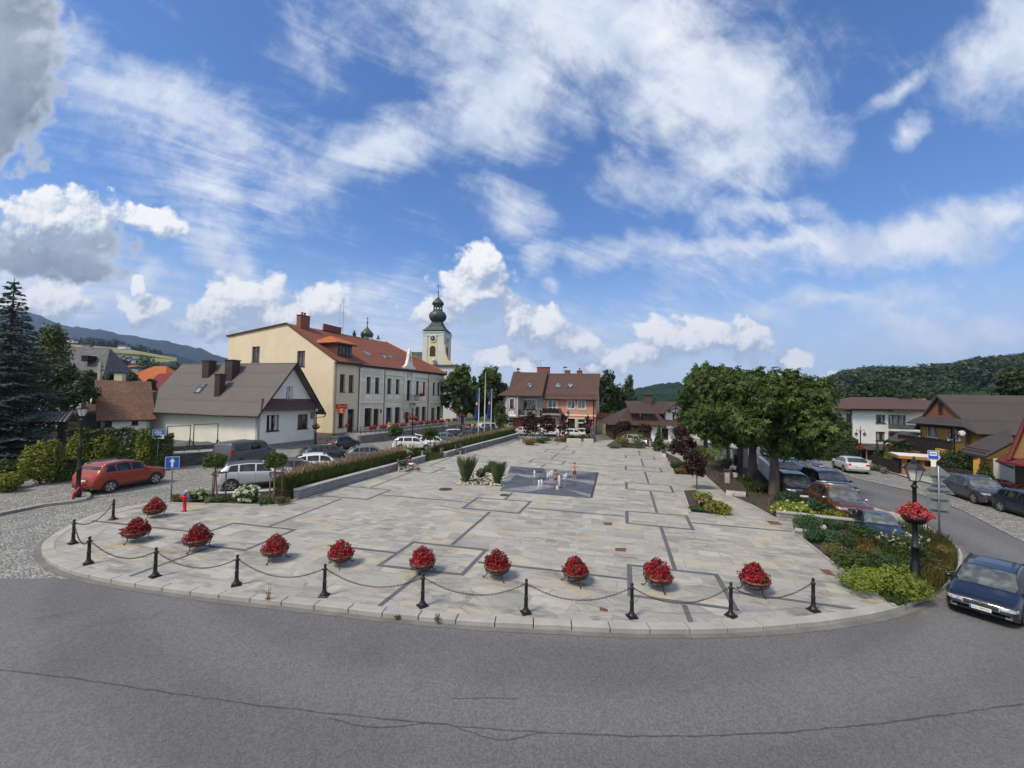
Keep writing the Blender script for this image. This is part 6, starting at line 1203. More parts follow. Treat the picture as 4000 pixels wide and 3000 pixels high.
shrub('thuja_shrub','big yellow tipped thuja bush beside the notice kiosk',155,1890,135,1722,'leaf_yellowish',n=4200,size=.17); shrub('thuja_shrub','yellow green thuja bush behind the red car',385,1835,130,1682,'leaf_yellowish',n=3600,size=.18); shrub('thuja_shrub','bright yellow thuja at the hedge end by the parking sign',565,1838,70,1675,'leaf_yellowish',n=2200,size=.18); shrub('thuja_shrub','yellow topped thuja in the middle of the hedge',300,1842,60,1668,'leaf_yellowish',n=1600,size=.18)
hedge('hedge','low dark green hedge behind the left lamp post',G(195,1885),G(325,1866),1.0,1.4,'leaf_hedge',2600,.17); shrub('low_shrub','low yellow green shrub at the left edge above the pavement',45,1915,150,1842,'leaf_yellowish',n=2600,size=.16,shape='flat'); shrub('low_shrub','dark low shrub left of the yellow thuja bush',30,1868,170,1790,'leaf_hedge',n=2600,size=.18)
tree('shrub_tree','shady leafy bush tree on the lawn behind the spruce',At(40,1800,40),30,90,1690,1800,'leaf_dark',n=1500,size=.3,tr=.1)
# right hand gardens
hedge('hedge','dense dark green garden hedge along the right road',G(3120,1790),G(3345,1806),1.6,2.4,'leaf_dark',4200,.22); tree('small_tree','bushy garden tree over the hedge beside the chestnut crown',G(3195,1778),3200,75,1700,1790,'leaf_dark',n=1800,size=.3,tr=.12); tree('small_tree','dark garden tree in front of the white balconies',G(3280,1786),3275,60,1688,1795,'leaf_dark',n=1600,size=.3,tr=.12)
shrub('thuja_column','tall narrow dark thuja right of the twin street lamp',3428,1822,32,1738,'leaf_dark',n=1500,size=.16,shape='cone',dep=.5); shrub('thuja_cone','small yellow green cone thuja beyond the dark fence',3463,1822,28,1764,'leaf_yellowish',n=900,size=.15,shape='cone',dep=.45); shrub('thuja_globe','yellow rounded thuja against the dark fence',3474,1838,30,1792,'leaf_yellowish',n=900,size=.15); hedge('hedge','dark clipped round hedge left of the bus shelter',At(3475,1800,41),At(3540,1800,41),1.5,2.4,'leaf_dark',1800,.2)
for k,(px,py,w_,yt,lb) in enumerate(((3388,1836,42,1804,'grey green lavender bush behind the silver hatchback'),(3412,1838,40,1812,'pale grey bush second from the silver hatchback'),(3438,1842,34,1816,'blue grey low bush at the foot of the dark fence'),(3455,1850,30,1826,'dry grey tuft nearest the bus shelter'))): shrub('garden_bush',lb,px,py,w_,yt,'leaf_grey' if k!=2 else 'needle_blue',n=700,size=.14,group='small bushes by the dark fence')
shrub('garden_tree','big dark thuja group between the bus shelter and the yellow house',3735,1882,110,1748,'leaf_dark',n=3400,size=.2,base=V2(G(3725,1880))); shrub('thuja_cone','tall dark green cone thuja in front of the yellow house',3850,1907,60,1800,'leaf_hedge',n=2200,size=.15,shape='cone',dep=.8); shrub('garden_bush','yellow green rounded bush at the right edge',3990,1915,66,1852,'leaf_yellowish',n=1500,size=.15); hedge('hedge','low dark maroon barberry hedge above the parked suv',G(3868,1908),G(3985,1936),.9,.75,'leaf_maroon',1500,.14); shrub('garden_bush','light green bush behind the parked suv',3855,1903,50,1868,'leaf_yellowish',n=800,size=.15)
# pruned ball trees in stakes
def balltree(label,px,py,cx,cy,rp,first=None):
    b=V2(G(px,py,PZ)); t_=thing('ball_tree',(b.x,b.y,PZ),label,'tree','small ball trees held by stakes'); Y=b.y; c=At(cx,cy,Y); r=rp/F*Y; zc=c.z-PZ; dx=c.x-b.x
    trunk(t_,zc,.05,[(dx+r*.5*cos(a),r*.5*sin(a),zc+r*.2) for a in (0,1.6,3.1,4.7)],'stake',(dx,0)); crown(t_,[((dx,0,zc),(r*.8,r*.8,r*.72))]+[((dx+r*.55*cos(a),r*.55*sin(a),zc+r*.35*sin(3*a)),(r*.42,r*.42,r*.36)) for a in np.arange(0,6.2,.9)],900,.13,'leaf_chestnut',spray=4,shell=.6)
    hs=max(1.0,zc-r*1.15)
    st=[(.38*cos(a),.38*sin(a)) for a in (.5,2.6,4.7)]
    for q in st: MB().tube([(q[0],q[1],-.05),(q[0]*.95,q[1]*.95,hs)],.035,7).build('stake','stake',t_,True)
    m=MB()
    for i in range(3): a,b_=st[i],st[(i+1)%3]; m.tube([(a[0]*1.2,a[1]*1.2,hs-.04),(b_[0]*1.2,b_[1]*1.2,hs-.04)],.035,6)
    m.build('stake_rail','stake',t_); return t_
balltree('small ball tree in wooden stakes at the left end of the white hydrangea bed',847,1955,840,1797,40); balltree('small ball tree in wooden stakes in front of the silver crossover',1068,1957,1078,1797,42); balltree('small ball tree in stakes behind the brown grasses, left of the white estate',1552,1770,1546,1684,31); balltree('small ball tree in stakes beside the red litter bin and white estate',1681,1783,1681,1692,32)
# purple leaved trees
for px,py,cx,rx,yt,yb,lb,n_ in ((2722,1912,2712,58,1752,1872,'nearest purple leaved tree on stakes above the flower bed',2600),(2672,1820,2662,66,1655,1795,'dense purple leaved tree left of the seated woman',3000),(2080,1722,2075,52,1605,1705,'purple leaved tree before the grey house left of the van',1700),(2140,1722,2138,48,1612,1705,'purple leaved tree close left of the white van',1600),(2205,1725,2203,28,1605,1712,'slim purple tree between the white van and the lamp',900),(2300,1722,2299,26,1618,1712,'slim purple tree before the pink house door',800),(2440,1735,2438,46,1640,1690,'dark purple tree in front of the timber house wall',1300),(2520,1735,2520,36,1650,1690,'purple tree right of the flower island at the timber house',900)):
    b=G(px,py,PZ); tree('purple_tree',lb,b,cx,rx*.86,yt+6,yb,'leaf_purple',n=int(n_*.85),size=.09+b.y*.0035,tr=.05,group='purple leaved trees',nb=10,shell=.35)
shrub('young_tree','small light green sapling right of the timber house corner',2573,1762,50,1668,'leaf_mid',n=900,size=.3,shape='cone',base=V2(G(2573,1762,PZ)))
# ---------------- raised bed walls along the left of the square
def lowwall(nm,label,pts,H,th=.3,cop=.07,mat='wall_stone',copm='pale_stone',z0=0.):
    P=[V2(p) for p in pts]; t_=thing(nm,P[0],label,'wall'); L=[]
    for i,p in enumerate(P):
        d=(P[min(i+1,len(P)-1)]-P[max(i-1,0)]).normalized(); L.append((p,p+Vector((-d.y,d.x,0))*th,Vector((-d.y,d.x,0))))
    m=MB(); c=MB()
    for (a,b,n1),(e,f,n2) in zip(L,L[1:]): m.prism([a,e,f,b],z0-.02,H-cop); c.prism([a-n1*.04,e-n2*.04,f+n2*.04,b+n1*.04],H-cop,H)
    m.build('wall',mat,t_,world=True); c.build('coping',copm,t_,world=True); return t_
WH=PZ+.56
w1=[G(*p,PZ) for p in ((1164,1951),(1290,1912),(1420,1874),(1545,1838),(1661,1803))]; w2=[G(*p,PZ) for p in ((1743,1786),(1850,1755),(1950,1727),(2028,1704))]
lowwall('bed_wall','long low grey stone wall with pale coping along the grass bed, nearer stretch',w1,WH); lowwall('bed_wall','low grey stone wall behind the three empty benches, farther stretch',w2,WH-.06)
ret=[G(*p,PZ) for p in ((820,1941),(930,1936),(1040,1930),(1134,1921))]; lowwall('bed_wall','thin pale edging wall between the hydrangea bed and the silver crossover',ret,PZ+.2,.22,.06)
dW=(w1[-1]-w1[0]).normalized(); nW=Vector((-dW.y,dW.x,0))
bw_=1.75
m=MB()
for wl in (w1,w2): 
    n_=len(wl)
    for i in range(n_-1): m.prism([wl[i]+nW*.3,wl[i+1]+nW*.3,wl[i+1]+nW*bw_,wl[i]+nW*bw_],0,PZ+.4)
tag(m.build('bed_soil','soil'),kind='structure')
m=MB(); m.prism([w1[0]+nW*.31,w1[0]+nW*bw_*1.0,ret[-1],ret[-1]+Vector((.1,-.3,0))],0,PZ+.38); 
hb=[G(*p,PZ) for p in ((672,1966),(1000,1974),(1088,1974),(1160,1954),(1134,1924),(820,1942),(690,1946))]; m.prism(hb,PZ-.02,PZ+.03)
gp=[G(*p,PZ) for p in ((1661,1804),(1742,1787),(1738,1768),(1650,1772))]; m.prism(gp,PZ-.02,PZ+.03); tag(m.build('bed_soil','soil'),kind='structure')
kb2=MB()
def kerbline(pts,w_=.12,h=.07):
    P=[G(*p,PZ) for p in pts]
    for a,b in zip(P,P[1:]):
        d=(b-a).normalized(); n=Vector((-d.y,d.x,0))*w_; kb2.prism([a,b,b+n,a+n],PZ-.02,PZ+h)
kerbline(((660,1969),(1000,1977),(1090,1977),(1164,1953)))
def blades(name,n,poly,z,h,w_,mat,parent=None,lean=.25,top=0.,off=(0,0,0),path=None,vary=.35,kind=None):
    """n thin leaning blades rising inside the plan polygon (or between two paths)"""
    poly=[V2(p) for p in poly]; xs=[p.x for p in poly]; ys=[p.y for p in poly]; pts=[]
    def inside(x,y):
        c=False; j=len(poly)-1
        for i in range(len(poly)):
            if (poly[i].y>y)!=(poly[j].y>y) and x<(poly[j].x-poly[i].x)*(y-poly[i].y)/(poly[j].y-poly[i].y)+poly[i].x: c=not c
            j=i
        return c
    while len(pts)<n:
        x,y=R.uniform(min(xs),max(xs)),R.uniform(min(ys),max(ys))
        if inside(x,y): pts.append((x,y))
    B=np.array([(x,y,z) for x,y in pts])-np.array(off); n=len(B); a=rng.uniform(0,2*pi,n); hh=h*rng.uniform(1-vary,1+vary*.4,n); l=lean*hh*rng.uniform(.2,1.3,n); D=np.stack([np.cos(a),np.sin(a),0*a],1); S=np.stack([-np.sin(a),np.cos(a),0*a],1)*(w_*rng.uniform(.7,1.3,n))[:,None]
    b0=B+np.array([0,0,1])*(hh*top)[:,None]+D*(l*top**1.6)[:,None]; mid=B+np.array([0,0,1])*(hh*(top+1)/2)[:,None]+D*(l*((top+1)/2)**1.6)[:,None]; tp=B+np.array([0,0,1])*hh[:,None]+D*l[:,None]
    if top: V=np.stack([b0,mid+S,tp,mid-S],1)
    else: V=np.stack([b0-S*.6,b0+S*.6,mid+S*.5,tp,mid-S*.5],1)
    return npmesh(name,V,None,mat,parent)
def strip(wl,a0,a1): return [p+nW*a0 for p in wl]+[p+nW*a1 for p in reversed(wl)]
for wl,n_,z_ in ((w1,11000,PZ+.38),(w2,9000,PZ+.32)):
    g=blades('ornamental_grass',n_,strip(wl,.4,bw_-.1),z_,.80,.016,'grass_blade',lean=.3); tag(g,'green ornamental grass filling the raised bed along the wall','grass',kind='stuff')
    g=blades('grass_plumes',int(n_*.22),strip(wl,.75,bw_),z_,1.12,.022,'plume',lean=.25,top=.74,vary=.3); tag(g,'brown feathery plumes over the raised grass bed','grass plumes',kind='stuff')
# shrubs and hydrangeas in the front left bed
shrub('hydrangea','white mophead hydrangea between the hydrant and the staked ball tree',778,1958,84,1912,'leaf_mid',n=900,size=.15,z0=PZ,flower='petal_white',nf=26,fs=.17,spray=0,cat='hydrangea',group='white hydrangeas'); shrub('hydrangea','larger white mophead hydrangea before the silver crossover',963,1961,96,1901,'leaf_mid',n=1100,size=.15,z0=PZ,flower='petal_white',nf=36,fs=.18,cat='hydrangea',group='white hydrangeas')
shrub('hydrangea','white hydrangea in the grass bed behind the seated man',1606,1772,52,1742,'leaf_mid',n=600,size=.17,z0=PZ+.35,flower='petal_white',nf=14,fs=.22,cat='hydrangea',base=w1[-1]+nW*1.0-dW*1.5)
for k,(px,py,w_,yt,lf,lb) in enumerate(((690,1960,40,1928,'grass_rust','dry straw coloured grass tuft beside the one way sign'),(810,1964,50,1940,'grass_green','bright green grass tuft in front of the first white hydrangea'),(1040,1970,64,1944,'leaf_mid','green low bush right of the larger hydrangea'),(1105,1968,60,1938,'grass_blade','soft grass clump at the corner of the bed wall'),(905,1955,80,1938,'leaf_hedge','dark low plant between the two hydrangeas'))): shrub('bed_plant',lb,px,py,w_,yt,lf,n=600,size=.12,z0=PZ+.03,shape='flat',asp=.25 if 'grass' in lf else .5)
g=blades('bed_grass',1500,gp,PZ+.03,.4,.02,'grass_blade'); tag(g,'grass in the gap between the bed walls','grass',kind='stuff')
# ---------------- bollards and chain
def bollard_proto(loc,label):
    t_=thing('bollard',loc,label,'bollard','black chain bollards along the front kerb')
    m=MB(); m.box(0,0,.02,.26,.26,.04); m.build('base_plate','iron',t_,bev=.008)
    m=MB(); m.lathe([(.115,.04),(.115,.065),(.09,.085),(.075,.12),(.056,.15),(.05,.34),(.058,.35),(.058,.385),(.046,.40),(.046,.70),(.056,.71),(.056,.745),(.042,.76),(.030,.785),(.032,.80)],16); m.build('post','iron',t_,True)
    m=MB(); m.ball((0,0,.835),.045,12,8); m.build('ball_top','iron',t_,True); m=MB()
    for a in (0,pi): m.lathe([(.012,-.012),(.03,0),(.012,.012)],8,(.065*cos(a),.065*sin(a),.728))
    m.build('chain_eye','iron',t_,True); return t_
bp=[(441,2030),(285,2124),(345,2203),(605,2253),(923,2286),(1266,2328),(1650,2368),(2054,2395),(2468,2411),(2855,2407),(3177,2386)]
blab=['first bollard, far left end of the chain, nearest the red flower bowl by the hydrant','second bollard from the left end, at the outer bend of the kerb','third bollard from the left end, where the chain turns along the road','fourth bollard from the left end of the chain','fifth bollard from the left end, left of the weed at the kerb','sixth bollard from the left end, right of the weed at the kerb','middle bollard of the chain, in front of the framed paving square','fifth bollard from the right end of the chain','fourth bollard from the right end, below the ninth flower bowl','third bollard, counted from the right end of the chain','rightmost bollard of the chain, beside the lime green juniper']
BP=[G(x,y,PZ) for x,y in bp]; b0=bollard_proto(BP[0],blab[0]); b0.scale=(1,1,1.04)
for P,l in zip(BP[1:],blab[1:]): copy_tree(b0,P,R.uniform(0,6),l)
# chain between them: real links
def link(m,p,d,roll,L=.062,w_=.019,r=.0075):
    d=d.normalized(); s=d.cross(Vector((0,0,1))).normalized(); u=s.cross(d); s2=s*cos(roll)+u*sin(roll); ring=[p+d*(L*.5*cos(2*pi*k/8))+s2*(w_*sin(2*pi*k/8)) for k in range(8)]; ring.append(ring[0]); m.tube(ring,r,4,False)
order=[0,1,2,3,4,5,6,7,8,9,10]
clab=['at the far left bend','second from the left end','third from the left end','fourth from the left end','fifth from the left end','sixth from the left end','below the middle bowl','fourth from the right end','third from the right end','last at the right end']
for i in range(10):
    a=BP[i]+Vector((0,0,.757)); b=BP[i+1]+Vector((0,0,.757)); d=b-a; L=d.length; a=a+d/L*.06; b=b-d/L*.06; sag=(.36,.36,.36,.36,.36,.36,.36,.36,.40,.34)[i]; N=int(L/.052); m=MB(); pr=[a.lerp(b,k/N)-Vector((0,0,sag*4*(k/N)*(1-k/N))) for k in range(N+1)]
    for k in range(N): link(m,(pr[k]+pr[k+1])/2,pr[k+1]-pr[k],pi/2*(k%2)+.4)
    o=m.build('chain','iron',None,True); tag(o,'black iron chain hanging between two bollards, span '+clab[i],'chain','chain spans between the bollards')
# ---------------- red begonia bowls
def bowl_proto(loc,label,k=0):
    t_=thing('flower_bowl',loc,label,'planter','red begonia bowls in iron frames')
    MB().lathe([(.10,.13),(.22,.17),(.32,.25),(.37,.33),(.385,.36),(.37,.365)],24).build('bowl','clay',t_,True); MB().lathe([(.02,.335),(.365,.335),(.37,.335)],24).build('soil','soil',t_)
    m=MB(); 
    for r,z in ((.405,.345),(.36,.235),(.21,.15)): m.tube([(r*cos(2*pi*k/24),r*sin(2*pi*k/24),z) for k in range(25)],.011,5,False)
    n_=12
    for k in range(n_):
        a,b=2*pi*k/n_,2*pi*(k+1)/n_
        m.tube([(.405*cos(a),.405*sin(a),.345),(.365*cos(b),.365*sin(b),.235)],.008,4); m.tube([(.405*cos(b),.405*sin(b),.345),(.365*cos(a),.365*sin(a),.235)],.008,4); m.tube([(.36*cos(a),.36*sin(a),.235),(.21*cos(a),.21*sin(a),.15)],.008,4)
    m.build('frame','iron',t_)
    for k in range(3):
        a=2*pi*k/3-pi/2; c,s=cos(a),sin(a); m=MB(); m.tube([(.34*c,.34*s,.22),(.31*c,.31*s,.13),(.36*c,.36*s,.05),(.43*c,.43*s,.02),(.45*c,.45*s,.035),(.44*c,.44*s,.055),(.425*c,.425*s,.045)],.014,6); m.build('leg','iron',t_,True)
    bl=[((0,0,.42),(.38,.38,.17)),((.02*k,0,.55),(.27,.27,.20)),((.05-.04*k,.04*k-.03,.68+.02*k),(.15,.15,.12)),((.2-.2*k,.17,.53),(.15,.15,.13)),((-.2,.1*k-.12,.55),(.13,.13,.12))]
    P,N=blobpts(bl,2100,shell=.82,lump=.3,freq=2.); npmesh('flowers',leafquads(P,N,.052*rng.uniform(.7,1.35,len(P)),.8),None,'petal_red',t_); P,N=blobpts(bl,420,shell=.94,lump=.25); npmesh('leaves',leafquads(P,N,.07,.7),None,'leaf_bowl',t_); return t_
fb=[(603,2020),(530,2113),(770,2148),(1073,2187),(1330,2207),(1650,2238),(1942,2257),(2248,2276),(2570,2298),(2948,2312)]
fl_=['red begonia bowl nearest the red hydrant','red begonia bowl at the left bend, behind the second bollard','red begonia bowl on the left corner of the left paving square','red begonia bowl beside the right edge of the left paving square','red begonia bowl between the left and the middle paving squares','red begonia bowl standing on the middle paving square','red begonia bowl just right of the middle paving square','red begonia bowl left of the right paving square','red begonia bowl standing on the right paving square','red begonia bowl at the right end of the row, near the juniper bed']
f0=bowl_proto(G(*fb[0],PZ),fl_[0]); f0.scale=(1.08,)*3; f1=bowl_proto(G(*fb[1],PZ),fl_[1],1); f2=bowl_proto(G(*fb[2],PZ),fl_[2],2)
for k,(p,l) in enumerate(zip(fb[1:],fl_[1:])):
    c=(f1,f2)[k] if k<2 else copy_tree((f0,f1,f2)[k%3],G(*p,PZ),[.2,1.1,.0,.3,0.05,.5,2.3,.1,2.2][k],l); s=(1.12,1.12,1.08,1.05,1.05,1.03,1.03,1.06,1.1)[k]; c.scale=(s*R.uniform(.97,1.03),s*R.uniform(.97,1.03),s*R.uniform(.95,1.06))
# ---------------- lamps
m,t=newmat('lamp_glass'); t.out((.55,.56,.54),.25,0,None,**{'Specular IOR Level':.5})
def basket(t_,z,r=.42,n=520,leafn=160):
    MB().lathe([(.06,z-.28),(r*.55,z-.24),(r*.85,z-.1),(r*.9,z)],14).build('basket','iron',t_,True); bl=[((0,0,z+.08),(r*1.12,r*1.12,.2)),((0,0,z+.26),(r*.62,r*.62,.2))]
    P,N=blobpts(bl,n,shell=.86,lump=.3,freq=2); npmesh('flowers',leafquads(P,N,.085*rng.uniform(.7,1.3,len(P)),.8),None,'petal_coral',t_); P,N=blobpts(bl,leafn,shell=.75,lump=.2); npmesh('leaves',leafquads(P,N,.09,.7),None,'leaf_mid',t_)
def lantern(t_,c,s=1.,mat='iron',name='lantern'):
    x,y,z=c; lm=MB(); lm.lathe([(.05*s,z),(.13*s,z+.02),(.13*s,z+.05)],6,(x,y,0)); lm.lathe([(.30*s,z+.42*s),(.28*s,z+.47*s),(.17*s,z+.60*s),(.09*s,z+.64*s),(.09*s,z+.69*s),(.05*s,z+.72*s),(.03*s,z+.80*s),(.01*s,z+.86*s)],6,(x,y,0))
    for k in range(6): a=2*pi*k/6; lm.tube([(x+.13*s*cos(a),y+.13*s*sin(a),z+.04),(x+.245*s*cos(a),y+.245*s*sin(a),z+.43*s)],.013,4)
    o=lm.build(name,mat,t_); g=MB(); g.lathe([(.12*s,z+.05),(.235*s,z+.425*s)],6,(x,y,0)); g.build('lamp_glass','lamp_glass',o); return o
def lamp(loc,H,label,flower=None,s=1.,double=False,group='black lantern street lamps',cat='street lamp'):
    t_=thing('street_lamp',loc,label,cat,group); m=MB(); m.lathe([(.15*s,0),(.15*s,.25),(.125*s,.28),(.12*s,.55),(.10*s,.60),(.10*s,H*.33),(.12*s,H*.335),(.12*s,H*.36),(.085*s,H*.37),(.075*s,H*.62),(.095*s,H*.625),(.095*s,H*.64),(.06*s,H*.65),(.055*s,H*.96),(.09*s,H*.965),(.09*s,H*.98),(.05*s,H)],14); m.build('post','iron',t_,True)
    if double:
        m=MB()
        for sg in (-1,1):
            m.tube([(0,0,H-.1),(sg*.15,0,H+.25),(sg*.38,0,H+.32),(sg*.45,0,H+.15)],.025,6); lantern(t_,(sg*.45,0,H-.42),.62)
        m.tube([(0,0,H),(0,0,H+.55),(0,0,H+.8)],[.04,.03,.01],6); m.build('arms','iron',t_,True)
    else:
        m=MB(); m.tube([(0,0,H-.02),(.03,0,H+.06),(0,0,H+.12)],.05*s,7); m.build('bracket','iron',t_,True); lantern(t_,(0,0,H+.08),s)
    if flower: basket(t_,*flower)
    return t_
P=G(3577,2268,PZ); zl=Hz(P,1882); lamp(P,zl-PZ-.08,'black street lamp with a red flower basket in the right front bed',(Hz(P,2015)-PZ,.40,620),1.0)
P=G(303,1942,PZ); zl=Hz(P,1628); lamp(P,zl-PZ-.08,'black street lamp on the left pavement by the red rail',None,1.0)
P=G(1232,1737); lamp(P,Hz(P,1610)-.05,'street lamp with coral flowers at the corner of the white house',(Hz(P,1668),.42,300),.9); P=G(1609,1735); lamp(P,Hz(P,1596)-.05,'street lamp with coral flowers before the town hall entrance',(Hz(P,1632),.48,300),.95); P=At(1801,1700,66); P.z=0; lamp(P,Hz(P,1600)-.05,'street lamp with coral flowers under the church chestnut',(Hz(P,1625),.55,260),1.)
P=G(2218,1713); lamp(P,Hz(P,1622)-.1,'slim street lamp in front of the pink house',None,.9)
P=At(3362,1800,45); P.z=0; lamp(P,Hz(P,1690),'double armed street lamp with coral flowers before the white apartment block',(Hz(P,1752),.5,260),.9,True); P=At(3729,1800,33); P.z=0; lamp(P,Hz(P,1705),'double armed street lamp with coral flowers before the yellow house',(Hz(P,1795),.42,300),.9,True)
# ---------------- signs, hydrant, poles
def pole(t_,H,r=.035,mat='zinc',name='pole'): return MB().lathe([(r,-.05),(r,H),(r*.5,H+.01)],10).build(name,mat,t_,True)
P=G(667,1962,PZ); t_=thing('one_way_sign',P,'blue one way sign with a white upward arrow on a grey pole','road sign'); H=Hz(P,1783)-PZ; pole(t_,H); s=.30; zc=Hz(P,1806)-PZ; rzs=.42
def plate(t_,name,pts,mat,th=.012,y=-.045,rim=None):
    m=MB(); m.extr([(x,y,z) for x,z in pts],(0,-th,0)); return m.build(name,mat,t_)
sq=lambda c,a,b: [(-a,c-b),(a,c-b),(a,c+b),(-a,c+b)]
pl=plate(t_,'plate',sq(zc,s,s),'sign_white'); m=MB(); m.extr([(x,-.058,z) for x,z in sq(zc,s*.94,s*.94)],(0,-.004,0)); m.build('face','sign_blue',pl)
m=MB(); m.extr([(x*s,-.063,zc+z*s) for x,z in ((-.16,-.75),(.16,-.75),(.16,.12),(.42,.12),(0,.75),(-.42,.12),(-.16,.12))],(0,-.004,0)); m.build('arrow','sign_white',pl); t_.rotation_euler=(0,0,rzs)
P=G(612,1838); t_=thing('parking_sign',P,'small blue and white parking notice at the hedge end','road sign'); H=Hz(P,1683); pole(t_,H,.025); zc=Hz(P,1696); pl=plate(t_,'plate',sq(zc,.34,.34),'sign_white'); m=MB(); m.extr([(x,-.058,z) for x,z in [(-.32,zc-.03),(.32,zc-.03),(.32,zc+.32),(-.32,zc+.32)]],(0,-.004,0)); m.build('face','sign_blue',pl); m=MB(); m.extr([(x,-.058,z) for x,z in [(-.24,zc-.24),(.24,zc-.24),(.24,zc-.16),(.08,zc-.08),(-.12,zc-.08),(-.24,zc-.15)]],(0,-.004,0)); m.build('car_symbol','black_gloss',pl); m=MB()
for k in range(3): m.extr([(x,-.063,z) for x,z in sq(zc+.23-k*.09,.2+.04*(k==1),.018)],(0,-.003,0))
m.build('writing','sign_white',pl); t_.rotation_euler=(0,0,.5)
P=G(3671,2143,PZ); t_=thing('sign_post',P,'grey post carrying three road signs seen from behind at the right bed','road sign'); H=Hz(P,1822)-PZ; pole(t_,H,.035); q=lambda y:Hz(P,y)-PZ; kx=P.y/F
m=MB(); zc=q(1854); s=36*kx; m.extr([(0,.05,zc-s),(s,.05,zc),(0,.05,zc+s),(-s,.05,zc)],(0,.02,0)); a=m.build('diamond_sign','sign_back',t_,bev=.005); m=MB(); z0,z1=q(1928),q(1870); s=47*kx; m.extr([(-s,.05,z0),(s,.05,z0),(s*.06,.05,z1),(-s*.06,.05,z1)],(0,.02,0)); b=m.build('give_way_sign','sign_back',t_,bev=.005); m=MB(); z0,z1=q(2002),q(1932); s=34*kx; m.extr([(-s,.05,z0),(s,.05,z0),(s,.05,z1),(-s,.05,z1)],(0,.02,0)); c=m.build('square_sign','sign_back',t_,bev=.01)
m=MB()
for y,w_ in ((1856,22),(1892,20),(1912,30),(1948,24),(1990,24)): m.box(0,.0,q(y),w_*2*kx,.06,.045)
m.build('clamps','zinc',t_); t_.rotation_euler=(0,0,-.5)
P=G(3647,1886,.1); t_=thing('bus_stop_sign',P,'blue bus stop sign with a white bus panel in front of the shelter','road sign'); q=lambda y:Hz(P,y)-.1; pole(t_,q(1765),.03); zc=q(1777); s=.32; pl=plate(t_,'plate',sq(zc,.31,.33),'sign_white'); m=MB(); m.extr([(x,-.058,z) for x,z in sq(zc,.28,.30)],(0,-.004,0)); m.build('face','sign_blue',pl); m=MB(); m.extr([(x,-.063,z) for x,z in [(-.2,zc-.06),(.2,zc-.06),(.2,zc+.24),(-.2,zc+.24)]],(0,-.004,0)); m.build('panel','sign_white',pl); m=MB(); m.extr([(x,-.068,z) for x,z in [(-.17,zc+.05),(.17,zc+.05),(.17,zc+.11),(.1,zc+.13),(-.1,zc+.13),(-.17,zc+.11)]],(0,-.004,0)); m.build('bus_symbol','black_gloss',pl); pl2=plate(t_,'lower_plate',sq(zc-.42,.2,.05),'sign_white'); pl3=plate(t_,'timetable',sq(q(1812),.14,.22),'sign_white'); t_.rotation_euler=(0,0,-.6)
P=V2(At(1744,1700,41)); t_=thing('sign_pole',P,'thin grey pole with a narrow sign standing in the grass bed before the parked cars','road sign'); pole(t_,Hz(P,1645),.03); zc=Hz(P,1660); plate(t_,'plate',sq(zc,.13,.42),'sign_back'); plate(t_,'lower_plate',sq(Hz(P,1672),.1,.1),'sign_white')
P=G(720,1998,PZ); t_=thing('hydrant',P,'red fire hydrant with two blue caps beside the hydrangea bed','hydrant'); q=Hz(P,1925)-PZ
MB().lathe([(.11,0),(.11,.04),(.075,.06),(.072,q*.72),(.085,q*.74),(.085,q*.80),(.06,q*.82)],14).build('body','sign_red',t_,True); m=MB(); m.tube([(-.19,0,q*.76),(.19,0,q*.76)],.055,8); m.build('outlet','sign_red',t_,True); m=MB(); m.ball((0,0,q*.9),.075,10,6); m.lathe([(.02,q*.9),(.02,q*1.02)],6); m.build('cap','sign_blue',t_,True)
for sg in (-1,1): m=MB(); m.tube([(sg*.19,0,q*.76),(sg*.235,0,q*.76)],.065,8); m.build('outlet_cap','sign_blue' if sg>0 else 'sign_red',t_,True)
P=G(298,1957,PZ); t_=thing('guard_rail',P,'bent red tube guard rail around the left lamp base','guard rail'); a=G(286,1951,PZ)-P; b=G(316,1932,PZ)-P; d=G(334,1915,PZ)-P; MB().tube([a,a+Vector((0,0,.3)),a+Vector((.1,.1,.5)),b.lerp(d,.4)+Vector((0,0,.62)),d+Vector((0,0,.62)),d+Vector((0,0,.5)),b+Vector((0,0,.45)),b],.045,8).build('rail','sign_red',t_,True)
